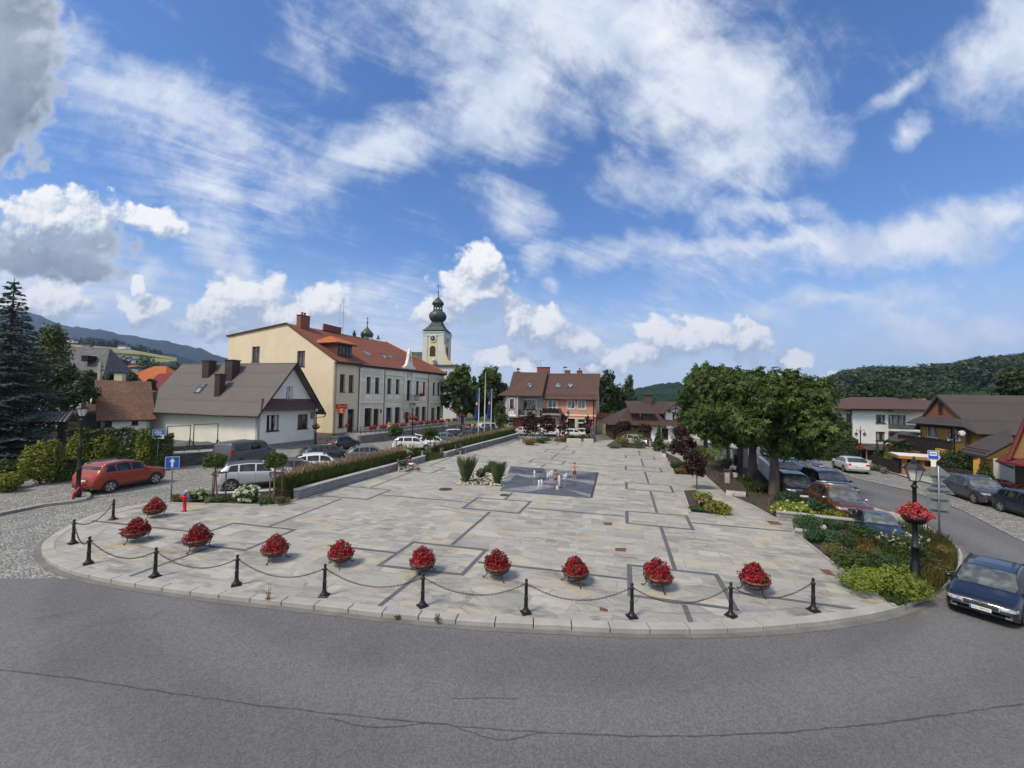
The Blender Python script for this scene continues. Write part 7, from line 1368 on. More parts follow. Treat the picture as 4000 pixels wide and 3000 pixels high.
# flags and flagpoles
pm('flag_blue',(.018,.045,.21),(.014,.036,.17),2,.7,trans=0); 
for x,yb,yt,fl in ((1868,1716,1520,1),(1891,1718,1459,0),(1917,1713,1525,1)):
    P=G(x,yb,PZ+.3); P=V2(P); Y=P.y; t_=thing('flagpole',(P.x,P.y,0),'white flagpole '+('with a hanging blue flag, left of the three' if x==1868 else 'tallest and bare, the middle one of the three' if not fl else 'with a hanging blue flag, right of the three'),'flagpole','three white flagpoles by the bed wall'); H=Hz(P,yt); MB().lathe([(.075,0),(.06,H*.5),(.04,H),(.06,H+.02),(.03,H+.1)],10).build('pole','white_paint',t_,True)
    if fl:
        m=MB(); h0,h1=Hz(P,1524),Hz(P,1642 if x==1868 else 1636); n_=14
        rows=[]
        for i in range(n_+1):
            f=i/n_; z=h0+(h1-h0)*f; w_=.16+.42*f**.6; rows.append([(-.06-w_*(k/5)+.05*sin(f*5+k),.10*sin(k*2.4+f*3),z+(.12*k/5 if i==n_ else 0)) for k in range(6)])
        b=m.add([p for r in rows for p in r])
        for i in range(n_):
            for k in range(5): m.face(b+i*6+k,b+i*6+k+1,b+(i+1)*6+k+1,b+(i+1)*6+k)
        fo=m.build('flag','flag_blue',t_,True); sm=fo.modifiers.new('solid','SOLIDIFY'); sm.thickness=.012
        m=MB(); m.extr([(-.30+.11*cos(2*pi*k/10),-.13,(h0*.55+h1*.45)+.2*sin(2*pi*k/10)) for k in range(10)],(0,-.01,0)); m.build('crest','sign_yellow',fo)
# ---------------- benches, bins, bike rack, board
pm('bench_wood',(.045,.033,.027),(.065,.048,.038),4,.65); pm('bench_stone',(.46,.45,.42),(.38,.37,.35),5,.85,bump=.004)
def bench(loc,rz,label,group='dark slatted benches along the bed wall'):
    t_=thing('bench',loc,label,'bench',group,rz)
    m=MB(); 
    for k in range(4): m.box(0,-.18+k*.12,.45,1.75,.1,.035)
    m.build('seat','bench_wood',t_,bev=.006); m=MB()
    for k in range(3): m.box(0,.27+k*.035,.58+k*.13,1.75,.03,.1)
    m.build('backrest','bench_wood',t_,bev=.006)
    for x in (-.68,.68):
        m=MB(); m.extr([(x-.05,-.26,0),(x-.05,-.16,0),(x-.05,-.12,.28),(x-.05,.16,.28),(x-.05,.22,0),(x-.05,.34,0),(x-.05,.30,.43),(x-.05,.42,.92),(x-.05,.36,.93),(x-.05,.22,.44),(x-.05,-.24,.43)],(.1,0,0)); m.build('leg','bench_stone',t_,bev=.012)
    return t_
wa=math.atan2(dW.y,dW.x)
def facing(p): return wa   # back (local +y) towards the wall
P=G(1588,1838,PZ); BN=bench(P,wa,'dark bench with the seated man against the grey stone wall'); seatP=P
for x,y,l in ((1801,1772,'empty bench nearest the red litter bin, first of three at the far wall'),(1884,1744,'middle empty bench of three below the flagpoles'),(1953,1723,'farthest empty bench at the end of the wall')): copy_tree(BN,G(x,y,PZ),wa,l)
P=G(2160,1722,PZ); copy_tree(BN,P,wa-1.3,'bench seen end on right of the bicycle rack',group='other benches')
P=G(2880,1872,PZ); RB_=copy_tree(BN,P,-1.15,'brown bench with a seated woman beside the purple tree',group='other benches')
def bin_(loc,label,rz=0):
    t_=thing('litter_bin',loc,label,'litter bin','red litter bins with grey panels',rz)
    for x in (-.22,.22): m=MB(); m.box(x,0,.5,.07,.42,1.0); m.build('side_panel','wood_brown',t_,bev=.01)
    m=MB(); m.box(0,0,.46,.36,.36,.84); m.build('container','sign_back',t_,bev=.01); m=MB(); m.box(0,0,1.02,.52,.46,.05); m.build('lid','wood_brown',t_,bev=.01); m=MB(); m.box(0,-.187,.45,.3,.02,.7); m.build('front_panel','concrete',t_); return t_
B1=bin_(G(1724,1783,PZ),'red brown litter bin with grey front at the gap in the bed wall',.2); copy_tree(B1,G(2537,1746,PZ),.1,'red brown litter bin behind the flower island near the timber house'); c=copy_tree(B1,G(2842,1892,PZ),-.6,'reddish brown litter bin between the woman\'s bench and the white bench')
t_=thing('bicycle_rack',G(2100,1727,PZ),'grey steel bicycle rack of five arches at the far edge of the square','bicycle rack'); b0=G(2027,1724,PZ)-t_.location; b1=G(2109,1729,PZ)-t_.location
for k in range(6): p=b0.lerp(b1,k/5); m=MB(); m.tube([p,p+Vector((0,0,.85)),p+Vector((.05,.25,.85)),p+Vector((.05,.35,.8)),p+Vector((.05,.35,0))],.035,6); m.build('arch','zinc',t_,True)
m=MB(); m.tube([b0+Vector((0,0,.6)),b1+Vector((0,0,.6))],.06,6); m.build('rail','zinc',t_,True)
t_=thing('info_pillar',G(2316,1727,PZ),'dark grey leaning stone information pillar before the pink house','pillar'); H=Hz(t_.location,1667); m=MB(); m.hexa([(-.42,-.2,0),(.42,-.2,0),(.38,.2,0),(-.38,.2,0),(-.35,-.1,H-.25),(.35,-.1,H),(.35,.15,H),(-.35,.15,H-.25)]); o=m.build('slab','gutter_metal',t_,bev=.03); m=MB(); m.extr([(-.2,-.2,H*.5),(.05,-.2,H*.5),(.05,-.2,H*.62),(-.2,-.2,H*.62)],(0,-.02,0)); m.build('emblem','zinc',o)
t_=thing('planter_box',G(2270,1731,PZ),'pair of long white concrete planter boxes at the far edge','planter'); 
for k in (0,1): m=MB(); m.box(-.95+k*2.0,.3,.28,1.9-.7*k,.5,.56); m.build('box','pale_stone',t_,bev=.02)
for px,py,w_,yt,lf,lb in ((2070,1738,70,1712,'leaf_rust','low yellow brown shrub behind the bicycle rack'),(2120,1731,60,1708,'leaf_mid','green round shrub left of the end on bench'),(2245,1722,100,1695,'leaf_mid','green shrubs behind the white planter boxes'),(2300,1722,60,1690,'leaf_rust','rusty leaved shrub behind the planter boxes, near the pillar'),(2195,1727,60,1700,'leaf_rust','reddish shrub by the seated person at the far edge')): shrub('bed_shrub',lb,px,py,w_,yt,lf,n=700,size=.2,z0=PZ)
# notice kiosk left
P=G(232,1795); t_=thing('notice_kiosk',P,'dark wooden notice kiosk with a corrugated roof and grey board','kiosk'); H=Hz(P,1640); k=P.y/F; rz=.3; t_.rotation_euler=(0,0,rz)
for x in (-1.9,-.05,.25): m=MB(); m.box(x,0,H/2,.22,.22,H); m.build('post','timber_black',t_)
m=MB(); slab(m,[(-2.3,-.8,H-.1),(.75,-.8,H-.1),(.75,0,H+.65),(-2.3,0,H+.65)],.08); slab(m,[(-2.3,.8,H-.1),(.75,.8,H-.1),(.75,0,H+.65),(-2.3,0,H+.65)],.08)
for j in range(12): x=-2.25+j*.27; m.tube([(x,-.82,H-.04),(x,-.02,H+.70)],.05,5)
m.build('roof','gutter_metal',t_); m=MB(); m.box(-.98,-.06,H*.52,1.6,.06,1.1); m.build('board','sign_back',t_); m=MB(); m.extr([(-.02,-.7,H-.05),(.70,-.7,H-.05)] and [(.6,-.72,H-.05),(.6,0,H+.55),(.6,.72,H-.05)],(.06,0,0)); m.build('gable','wood_dark',t_)
P=At(388,1500,47); t_=thing('utility_pole',(P.x,P.y,0),'weathered concrete utility pole rising above the orange tiled cottage','utility pole'); H=Hz(P,1416); m=MB(); m.hexa([(-.17,-.17,0),(.17,-.17,0),(.17,.17,0),(-.17,.17,0),(-.15,-.12,H),(.15,-.12,H),(.15,.12,H),(-.15,.12,H)]); m.build('pole','concrete',t_); m=MB()
for z in (H-.5,H-.9): m.box(.1,0,z,.7,.08,.06); m.lathe([(.03,z),(.05,z+.06),(.03,z+.14)],6,(.35,0,0))
m.build('insulators','iron',t_)
# ---------------- covers and plates in the paving
for px,py,w_,lb in ((1740,1911,53,'large round dark manhole cover left of the fountain'),(1971,1934,39,'small round manhole cover at the fountain corner')):
    P=G(px,py,PZ+.004); t_=thing('manhole_cover',P,lb,'manhole cover'); r=w_/2/F*P.y; MB().lathe([(r,-.003),(r,.006),(r*.93,.008),(r*.9,.005)],28).build('cover','manhole',t_)
for q,lb in ((((3200,2224),(3237,2226),(3267,2251),(3228,2244)),'rusty steel plate in the paving near the juniper bed'),(((2993,2034),(3038,2038),(3058,2051),(3010,2048)),'rusty steel plate near the low stone planter')):
    P4=[G(*p,PZ+.004) for p in q]; t_=thing('drain_plate',P4[0],lb,'drain cover'); m=MB(); m.prism(P4,PZ+.004,PZ+.012); m.build('plate','rust_plate',t_,world=True)
for i,q in enumerate((((2355,2040),(2389,2041),(2392,2052),(2360,2051)),((2402,2140),(2447,2141),(2444,2155),(2404,2152)),((2342,2370),(2374,2380),(2374,2390),(2343,2385)))): 
    m=MB(); m.prism([G(*p,PZ+.004) for p in q],PZ+.003,PZ+.006); tag(m.build('brown_slab','rust_plate'),kind='structure')
# ---------------- island on the square: pebbles, grasses, box balls
isl=[G(*p,PZ) for p in ((1790,1888),(1855,1893),(1962,1900),(1972,1855),(1900,1838),(1850,1850),(1800,1868))]
sheet('pebble_bed',[(p.x,p.y) for p in isl],PZ+.005,'soil'); m=MB(); pb=isl
P_=[]
pm('pebble',(.55,.52,.44),(.30,.27,.22),1.5,.8,isl=.4)
x0,x1=min(p.x for p in isl),max(p.x for p in isl); y0,y1=min(p.y for p in isl),max(p.y for p in isl)
for _ in range(420): 
    c=(R.uniform(x0,x1),R.uniform(y0,y1)); px=(c[0]-x0)/(x1-x0); 
    if px<.1 and c[1]>y0+1.4: continue
    r=R.uniform(.05,.11); m.ball((c[0],c[1],PZ+r*.5),r,6,4,(1,R.uniform(.6,1),.7))
tag(m.build('pebbles','pebble',None,True),'pale and brown pebbles covering the island bed','pebbles',kind='stuff')
for px,py,yt,rr,lb in ((1820,1885,1808,.5,'tall green grass clump on the left of the pebble island'),(1942,1892,1826,.5,'tall green grass clump on the right of the pebble island')):
    P=G(px,py,PZ); t_=thing('grass_clump',P,lb,'grass clump'); c=[(P.x+rr*.42*cos(a),P.y+rr*.42*sin(a)) for a in np.arange(0,6.2,.6)]; blades('blades',800,c,PZ,Hz(P,yt)-PZ+.12,.011,'grass_green',t_,lean=.36,off=P,vary=.65)
    o=t_.children[0]; o.data.transform(Matrix.Translation((0,0,PZ)))
    o.data.transform(Matrix.Translation((0,0,-0.0)))
for px,py,rp_,lb in ((1878,1865,18,'front left box ball on the pebble island'),(1904,1848,16,'middle box ball on the pebble island'),(1925,1836,18,'rear right box ball on the pebble island')):
    P=G(px,py,PZ); r=rp_/F*P.y; t_=thing('box_ball',P,lb,'box ball','clipped box balls on the island'); crown(t_,[((0,0,r*.95),(r,r,r))],1500,.075,'boxwood','foliage',shell=.92,lump=.06); m=MB(); m.lathe([(.04,-.02),(.03,r)],6); m.build('stem','bark',t_)
# ---------------- fountain jets
m,t=newmat('water_jet'); pr=t.n('ShaderNodeBsdfPrincipled',{'Base Color':(.86,.89,.92,1),'Roughness':.25,'Alpha':.72}); t.t.links.new(pr.outputs[0],t.n('ShaderNodeOutputMaterial').inputs[0])
jl=['leftmost fountain jet','fountain jet left of the back of the boy','second jet left of the boy with red shorts','third jet just behind the nearer boy','fountain jet right beside the nearer boy','short jet between the two boys','shorter jet nearest the farther boy','front left fountain jet','front fountain jet right of the front left jet','nearest low fountain jet in front of the boy']
for i,(zx,zb,zt) in enumerate(((857,1252,1190),(973,1258,1212),(990,1242,1200),(1008,1232,1190),(1071,1332,1235),(1116,1276,1227),(1132,1252,1217),(895,1342,1275),(919,1340,1270),(1052,1358,1322))):
    P=G(1700+zx/2.212,1300+zb/2.212,PZ+.01); h=Hz(P,1300+zt/2.212)-PZ; m=MB(); m.lathe([(.035,0),(.04,h*.3),(.055,h*.7),(.06,h*.92),(.03,h)],8)
    for _ in range(26): a=R.uniform(0,6.28); f=R.random(); d=.05+.12*(1-f)*R.random(); m.ball((d*cos(a),d*sin(a),h*f),R.uniform(.012,.026),5,4)
    o=m.build('water_jet','water_jet',None,True); o.location=P; tag(o,jl[i]+' on the dark fountain floor','water jet','fountain water jets')
# ---------------- beds on the right
rb=[G(*p,PZ) for p in ((3122,2098),(3298,2243),(3400,2313),(3492,2372),(3590,2346),(3672,2304),(3722,2255),(3742,2210),(3738,2165),(3700,2118),(3640,2085),(3560,2052),(3440,2062),(3330,2050),(3280,2035))]
sheet('flower_bed',[(p.x,p.y) for p in rb],PZ+.02,'soil'); kerbline(((3112,2092),(3298,2243),(3400,2313),(3488,2370)),.1,.06)
rb2=[G(*p,PZ) for p in ((2840,1932),(2930,1972),(3036,2030),(3150,2045),(3330,2040),(3290,1990),(3130,1925),(3010,1850),(2930,1790),(2830,1735),(2700,1730),(2690,1800),(2760,1860))]
sheet('flower_bed_by_trees',[(p.x,p.y) for p in rb2],PZ+.02,'soil'); kerbline(((2838,1934),(2930,1974),(3036,2032)),.1,.06)
rb3=[G(*p,PZ) for p in ((2666,1917),(2694,2004),(2869,2021),(2810,1968),(2760,1938),(2715,1915))]; sheet('square_bed',[(p.x,p.y) for p in rb3],PZ+.02,'soil'); kerbline(((2663,1915),(2693,2006),(2872,2022)),.1,.06)
rb4=[G(*p,PZ) for p in ((2612,1808),(2635,1854),(2720,1858),(2690,1820),(2650,1790),(2600,1768))]; sheet('square_bed_behind',[(p.x,p.y) for p in rb4],PZ+.02,'soil'); kerbline(((2612,1806),(2634,1856),(2722,1860)),.1,.06)
tag(kb2.build('bed_edging','kerbstone'),kind='structure')
def rockwall(label,pts,H,th=.35): return lowwall('stone_planter_wall',label,[G(*p,PZ) for p in pts],PZ+H,th,.05,'wall_stone','kerbstone')
rockwall('low rough pale stone wall around the lime hydrangeas, behind the dark green juniper',((3034,2030),(3110,2040),(3200,2052),(3345,2068)),.42); rockwall('short stone block wall at the tip of the juniper bed',((3104,2094),(3165,2105)),.28)
shrub('juniper','bright lime green spreading juniper at the right front corner of the square',3460,2330,330,2222,'juniper_lime',n=5200,size=.11,z0=PZ,shape='flat',dep=.75,asp=.3,base=G(3462,2318,PZ)); 
for px,py,w_,yt,lb,n_ in ((3160,2068,135,2010,'dark green spreading juniper draped over the end of the low stone wall',2600),(3265,2066,95,2030,'dark green juniper mound behind the white stone',1500),(3195,2116,110,2058,'dark green juniper in front at the stone block',1900),(3278,2140,100,2066,'dark green juniper right of the front one',1900),(3390,2120,95,2048,'rounded dark green shrub before the dark blue saloon',2000)): shrub('juniper',lb,px,py,w_,yt,'juniper',n=n_,size=.1,z0=PZ,shape='flat' if 'rounded' not in lb else 'round',asp=.35,group='dark green junipers in the right bed')
for px,py,w_,yt,lf,lb,sz in ((3255,2178,110,2118,'grass_rust','rust and green heather clump at the bed edge',.11),(3350,2125,90,2088,'leaf_rust','orange brown barberry between the junipers',.11),(3320,2225,110,2150,'grass_blade','mid green feathery grass clump by the edging',.14),(3420,2215,130,2145,'leaf_mid','green leafy perennial clump left of the lamp',.12),(3500,2250,130,2165,'juniper','dark green clump at the foot of the black lamp',.12),(3640,2240,140,2185,'grass_rust','tawny ornamental grass right of the lamp',.14),(3580,2200,110,2130,'grass_blade','yellow green grass behind the lamp',.14),(3560,2310,110,2255,'grass_blade','long green grass beside the kerb below the lamp',.13),(3690,2180,80,2135,'grass_rust','dry tawny grass tuft at the road sign post',.14),(3480,2350,80,2322,'leaf_mid','low green plants at the sharp tip of the bed',.09),(3400,2180,90,2130,'leaf_rust','brown tipped heather behind the lime juniper',.1)): shrub('bed_clump',lb,px,py,w_,yt,lf,n=1300,size=sz,z0=PZ,shape='flat',asp=.22,squash=1)
for px,py,w_,yt,lb in ((3500,2160,120,2070,'tall pale pink flowering clump before the dark blue saloon'),(3580,2150,90,2085,'tall pale pink flowering clump right of the other, behind the lamp')): shrub('flower_clump',lb,px,py,w_,yt,'leaf_mid',n=900,size=.13,z0=PZ,asp=.3,flower='petal_pale',nf=60,fs=.07,lump=.4)
shrub('flower_clump','pale pink phlox low between the grasses',3415,2170,55,2140,'leaf_mid',n=300,size=.1,z0=PZ,flower='petal_pale',nf=36,fs=.07)
g=blades('bed_grass',5200,rb[5:]+rb[2:5],PZ+.02,.42,.014,'grass_blade'); tag(g,'mixed grasses filling the right front bed','grass',kind='stuff'); g=blades('tawny_grass',2600,[G(*p,PZ) for p in ((3600,2330),(3680,2296),(3735,2220),(3735,2160),(3690,2118),(3640,2120),(3600,2200))],PZ+.02,.42,.010,'grass_rust'); tag(g,'tawny grass beside the kerb of the right bed','grass',kind='stuff')
m=MB(); P=G(3213,2072,PZ); m.hexa([(-.2,-.1,0),(.22,-.12,0),(.2,.12,0),(-.18,.1,0),(-.16,-.05,.2),(.1,-.07,.28),(.1,.06,.24),(-.12,.06,.18)]); o=m.build('white_stone','pale_stone',None,bev=.03); o.location=P; tag(o,'jagged white stone between the dark junipers','stone')
shrub('hydrangea','long lime yellow panicle hydrangea bush behind the low stone wall',3090,2020,185,1960,'leaf_lime',n=2600,size=.13,z0=PZ,shape='round',dep=.7,flower='petal_lime',nf=90,fs=.13,cat='hydrangea')
for px,py,w_,yt,lf,lb in ((2745,1968,75,1920,'leaf_lime','yellow green round bush under the nearest purple tree'),(2800,2008,115,1955,'leaf_yellowish','light green spiraea bush at the front of the square bed'),(2725,1995,70,1978,'juniper','dark low ground plant in the front corner of the square bed'),(2660,1850,60,1826,'leaf_rust','rust red and green plants in the rear square bed'),(2640,1830,50,1800,'leaf_mid','green plant at the corner of the rear square bed')): shrub('bed_shrub',lb,px,py,w_,yt,lf,n=1100,size=.12,z0=PZ)
shrub('flower_clump','pink flowering clump between the two bushes of the square bed',2742,1985,44,1950,'leaf_mid',n=260,size=.1,z0=PZ,flower='petal_pink',nf=50,fs=.075,base=G(2748,1978,PZ)); shrub('flower_clump','small yellow flowering plant at the right of the square bed',2830,1992,40,1968,'leaf_lime',n=260,size=.09,z0=PZ,flower='petal_yellow',nf=40,fs=.06)
for px,py,w_,yt,lf,lb in ((2780,1800,130,1735,'leaf_lime','bright green shrub under the chestnuts left of the white wall'),(2860,1830,120,1790,'leaf_dark','dark shrub in the shade behind the seated woman'),(2960,1920,110,1880,'leaf_hedge','dark ground shrub between the two nearest chestnut trunks'),(3090,1975,120,1925,'juniper','dark green shrub right of the nearest chestnut trunk'),(3190,2000,140,1950,'juniper','dark spreading juniper before the orange brown suv'),(3120,1930,110,1890,'leaf_hedge','dark shrub before the black saloon'),(2900,1900,80,1862,'leaf_hedge','dark shrub behind the white bench'),(3260,2030,110,1990,'leaf_yellowish','yellow green bush at the wall end by the orange brown suv'),(2700,1790,70,1752,'leaf_mid','green shrub behind the dense purple tree')): shrub('bed_shrub',lb,px,py,w_,yt,lf,n=1200,size=.14,z0=PZ)
g=blades('shade_grass',3600,rb2,PZ+.02,.22,.02,'grass_rust',lean=.7); tag(g,'low rusty ground cover under the chestnuts','ground cover',kind='stuff')
isl2=[G(*p,PZ) for p in ((2366,1742),(2390,1728),(2425,1700),(2520,1708),(2522,1750),(2440,1750))]; sheet('far_bed',[(p.x,p.y) for p in isl2],PZ+.02,'soil')
for px,py,w_,yt,lf,lb in ((2430,1745,70,1702,'grass_rust','brown and green grass clump at the left of the far flower island'),(2490,1752,75,1690,'grass_blade','tall green grass at the right of the far flower island'),(2400,1750,60,1733,'leaf_grey','grey green lavender edge of the far flower island'),(2428,1740,36,1712,'leaf_lime','bright lime plant in the middle of the far flower island'),(2580,1756,60,1722,'leaf_lime','green and yellow bed plants beyond the far litter bin'),(2470,1725,100,1668,'grass_rust','tall rusty grass at the back of the far flower island')): shrub('bed_clump',lb,px,py,w_,yt,lf,n=1100,size=.22,z0=PZ,asp=.25)
# white benches of stone and wood on the right
def block_bench(label,pts,H,topm='bench_wood'):
    P4=[G(*p,PZ) for p in pts]; t_=thing('stone_bench',P4[0],label,'bench'); m=MB(); m.prism(P4,PZ,PZ+H-.07); m.build('block','pale_stone',t_,world=True,bev=.015); c=sum(P4,Vector())/4; m=MB(); m.prism([c+(p-c)*1.02 for p in P4],PZ+H-.068,PZ+H); m.build('top','bench_wood',t_,world=True,bev=.01); return t_
block_bench('long pale stone bench with a black wooden top beside the chestnuts',((2836,1936),(2914,1943),(2900,1912),(2858,1895)),.44); t_=block_bench('small pale stone cube seat with a dark top at the far bed',((2585,1784),(2602,1786),(2600,1772),(2580,1770)),.45)
m=MB(); P=G(2868,1893,PZ); m.box(P.x,P.y,PZ+.42,.12,.5,.84,.3); o=m.build('stone_slab','pale_stone'); tag(o,'upright pale stone slab at the end of the long white bench','stone slab')
P=G(2855,1893,PZ); P.z=PZ+.86; 
m=MB(); q=[G(2726,1926,PZ+.22),G(2745,1930,PZ+.22),G(2810,1962,PZ+.22),G(2790,1962,PZ+.22)]; 
# memorial: grey pillars and white wall under the trees
for px,py,yt,w_,lb in ((2876,1850,1752,24,'grey granite pillar with a dark oval plaque under the chestnuts'),(2912,1856,1746,17,'second grey granite pillar right of the plaque pillar')):
    P=G(px,py,PZ); t_=thing('stone_pillar',P,lb,'pillar'); H=Hz(P,yt)-PZ; k=w_/F*P.y; m=MB(); m.hexa([(-k/2,-k/3,0),(k/2,-k/3,0),(k/2,k/3,0),(-k/2,k/3,0),(-k*.42,-k/3.4,H*.98),(k*.42,-k/3.4,H),(k*.42,k/3.4,H),(-k*.42,k/3.4,H*.98)]); o=m.build('pillar','grey_stone',t_,bev=.03)
    if w_>20: m=MB(); m.extr([(-.18+.15*cos(2*pi*j/14),-k/3-.02,H*.55+.5*sin(2*pi*j/14)) for j in range(14)],(0,-.03,0)); m.build('plaque','black_gloss',o)
A=At(2768,1760,47); B=At(2800,1790,41); C_=At(2862,1790,42); t_=thing('memorial_wall',V2(A),'angled white memorial wall with a dark coping behind the chestnut trunks','wall'); m=MB(); h=Hz(V2(B),1757); 
for a,b in ((A,B),(B,C_)): m.wall(V2(a),V2(b),0,h,.25)
m.build('wall','plaster_bright',t_,world=True); m=MB()
for a,b in ((A,B),(B,C_)):
    d=(V2(b)-V2(a)).normalized(); n=Vector((-d.y,d.x,0)); m.prism([V2(a)-n*.05,V2(b)-n*.05,V2(b)+n*.3,V2(a)+n*.3],h,h+.1)
m.build('coping','gutter_metal',t_,world=True)
A=At(2960,1800,36); B=At(3010,1850,30); t_=thing('white_ramp_wall',V2(A),'low white wall seen between the chestnut trunks beside the cars','wall'); m=MB(); m.wall(V2(A),V2(B),0,1.3,.25); m.build('wall','plaster_bright',t_,world=True)
A=At(2690,1750,56); B=At(2755,1750,55); t_=thing('street_fence',V2(A),'white picket fence on a grey base beside the timber house','fence'); m=MB(); m.wall(V2(A),V2(B),0,1.0,.2); m.build('base','concrete',t_,world=True); m=MB()
for k in range(16): p=V2(A).lerp(V2(B),k/15); m.box(p.x,p.y,1.4,.07,.05,.85)
for z in (1.15,1.65): m.tube([vz(A,z),vz(B,z)],.03,4)
m.build('pickets','frame_white',t_,world=True)
# fences on the right
def board_fence(label,A,B,H,mat='timber_black'):
    A=V2(A);B=V2(B); t_=thing('board_fence',A,label,'fence'); L=(B-A).length; d=(B-A)/L; m=MB(); n_=int(L/.14); an=math.atan2(d.y,d.x)
    for k in range(n_): p=A+d*(.07+.14*k); m.box(p.x,p.y,H/2,.125,.03,H*(.97+.05*(k%2)),an)
    m.build('boards',mat,t_,world=True)
    for k in range(int(L/2)+1): p=A+d*min(L,2*k); m=MB(); m.box(p.x+d.y*-.07,p.y+d.x*.07,H*.52,.1,.1,H*1.05,an); m.build('post',mat,t_,world=True)
board_fence('dark board fence left of the bus shelter',G(3405,1826),G(3512,1856),1.15); board_fence('dark board fence between the shelter and the tall thuja',G(3690,1886),G(3810,1903),1.2)
A=V2(G(3880,1905));B=V2(G(3964,1922)); t_=thing('iron_fence',A,'low dark iron fence before the white walled house','fence'); m=MB(); d=(B-A)
for k in range(16): p=A+d*k/15; m.tube([vz(p,0),vz(p,.95)],.018,4)
for z in (.15,.8): m.tube([vz(A,z),vz(B,z)],.02,4)
m.build('rails','iron',t_,world=True)
P=At(3398,1800,46); t_=thing('playhouse',V2(P),'small black and white garden playhouse beside the thuja column','playhouse'); z1=Hz(P,1752); m=MB(); m.box(0,0,z1/2,2.2,1.6,z1); m.build('wall','timber_black',t_); m=MB(); slab(m,[(-1.4,-1.1,z1-.05),(1.4,-1.1,z1-.05),(1.4,0,z1+.55),(-1.4,0,z1+.55)],.1); slab(m,[(-1.4,1.1,z1-.05),(1.4,1.1,z1-.05),(1.4,0,z1+.55),(-1.4,0,z1+.55)],.1); m.build('roof','felt_grey',t_); m=MB()
for x in (-1.08,-.1,1.08): m.box(x,-.82,z1/2,.1,.05,z1)
m.build('trim','frame_white',t_)
for k,(px,yt) in enumerate(((3253,1768),(3287,1762))): P=G(px,1802); t_=thing('fence_post',P,'thin grey post in front of the garden hedge, '+('left one' if k==0 else 'right one next to the silver hatchback'),'post','posts before the garden hedge'); MB().lathe([(.05,0),(.05,Hz(P,yt))],8).build('post','stake',t_)
# flower boxes on the terrace railing
bxp=((1458,1670),(1500,1664),(1547,1662),(1577,1661),(1620,1656),(1645,1654),(1672,1651),(1700,1648),(1727,1646),(1752,1643),(1777,1640))
t0=None
for k,(px,py) in enumerate(bxp):
    u=TW.uz(px,1660)[0]; P=TW.p(u,zt_at(u)+.78,-.1); lb='coral red flower box on the terrace railing, '+('first from the steps','second from the steps','third from the steps','left of the entrance lamp','fifth, just right of the entrance lamp','sixth along the railing','seventh, middle of the railing right half','fourth from the church end','third from the church end','second from the church end','last one at the church end')[k]
    if t0 is None:
        t0=thing('flower_box',P,lb,'flower box','flower boxes on the terrace railing',math.atan2(fd.y,fd.x)); m=MB(); m.box(0,0,-.08,1.0,.22,.2); m.build('box','iron',t0); P_,N_=blobpts([((0,0,.12),(.62,.28,.26))],260,shell=.8,lump=.3); npmesh('flowers',leafquads(P_,N_,.13*rng.uniform(.7,1.3,260),.8),None,'petal_coral',t0); P_,N_=blobpts([((0,0,.02),(.55,.26,.24))],90,shell=.8); npmesh('leaves',leafquads(P_,N_,.13,.7),None,'leaf_mid',t0)
    else: copy_tree(t0,P,None,lb)
u=U(1622); P=FW.p(U(1627),zbk+1.0,1.15); copy_tree(t0,P,None,'dark red flower box on the town hall balcony railing',group='balcony flowers')
P=V2(G(3491,1800)); P=At(3478,1745,49); t1=copy_tree(t0,P,0,'dark red flower basket on the lower balcony of the white block',group='balcony flowers')
# weeds on the kerb
for px,py,yt,lb in ((1046,2358,2290,'thin reddish weed growing from the kerb in front of the sixth bollard'),(1708,2435,2395,'small green weed in the kerb joint below the middle bollard'),(1552,2418,2402,'tiny tuft of weed in the gutter left of the middle bollard')):
    P=G(px,py,.02); t_=thing('weed',P,lb,'weed'); m=MB(); H=Hz(P,yt); 
    for k in range(4): a=2*pi*k/4+.5; m.tube([(0,0,0),(.03*cos(a),.03*sin(a),H*.5),(.06*cos(a),.06*sin(a),H*R.uniform(.7,1))],.006,4)
    m.build('stems','leaf_rust',t_); P_,N_=blobpts([((0,0,H*.45),(.09,.09,H*.4))],60,shell=.3); npmesh('leaves',leafquads(P_,N_,.06,.4),None,'leaf_rust' if H>.3 else 'leaf_mid',t_)
# ---------------- cars
def paint(name,c,metal=.1,rough=.35):
    m,t=newmat(name); g=t.n('ShaderNodeTexCoord').outputs[3]
    c2=t.mix(t.ss(t.noise(g,1.6,4),.3,.7,0,.5),c,tuple(x*.86+.004 for x in c)); dz=t.n('ShaderNodeSeparateXYZ',{0:g}).outputs[2]
    c2=t.mix(t.m('MULTIPLY',t.ss(t.noise(g,5.,6,.7),.45,.75),t.ss(dz,.65,.2,0,.55)),c2,(.16,.15,.13))   # road dust along the sills
    t.out(c2,rough,metal,None,**{'Coat Weight':.6,'Coat Roughness':.05,'Specular IOR Level':.5})
for n_,c_ in (('paint_navy',(.005,.010,.022)),('paint_orange',(.28,.030,.007)),('paint_silver',(.52,.53,.54)),('paint_grey',(.075,.085,.095)),('paint_white',(.74,.75,.75)),('paint_black',(.016,.017,.02)),('paint_bronze',(.10,.034,.010)),('paint_blue',(.16,.27,.42)),('paint_brown',(.085,.07,.06)),('paint_greyblue',(.12,.15,.18)),('paint_darkgrey',(.04,.045,.052)),('paint_deepblue',(.008,.013,.03))): paint(n_,c_)
m,t=newmat('car_glass'); g=t.n('ShaderNodeTexCoord').outputs[3]; t.out(t.mix(t.ss(t.noise(g,2.2,3),.4,.65),(.010,.012,.013),(.045,.05,.05)),.03,0,None,**{'Specular IOR Level':.5})
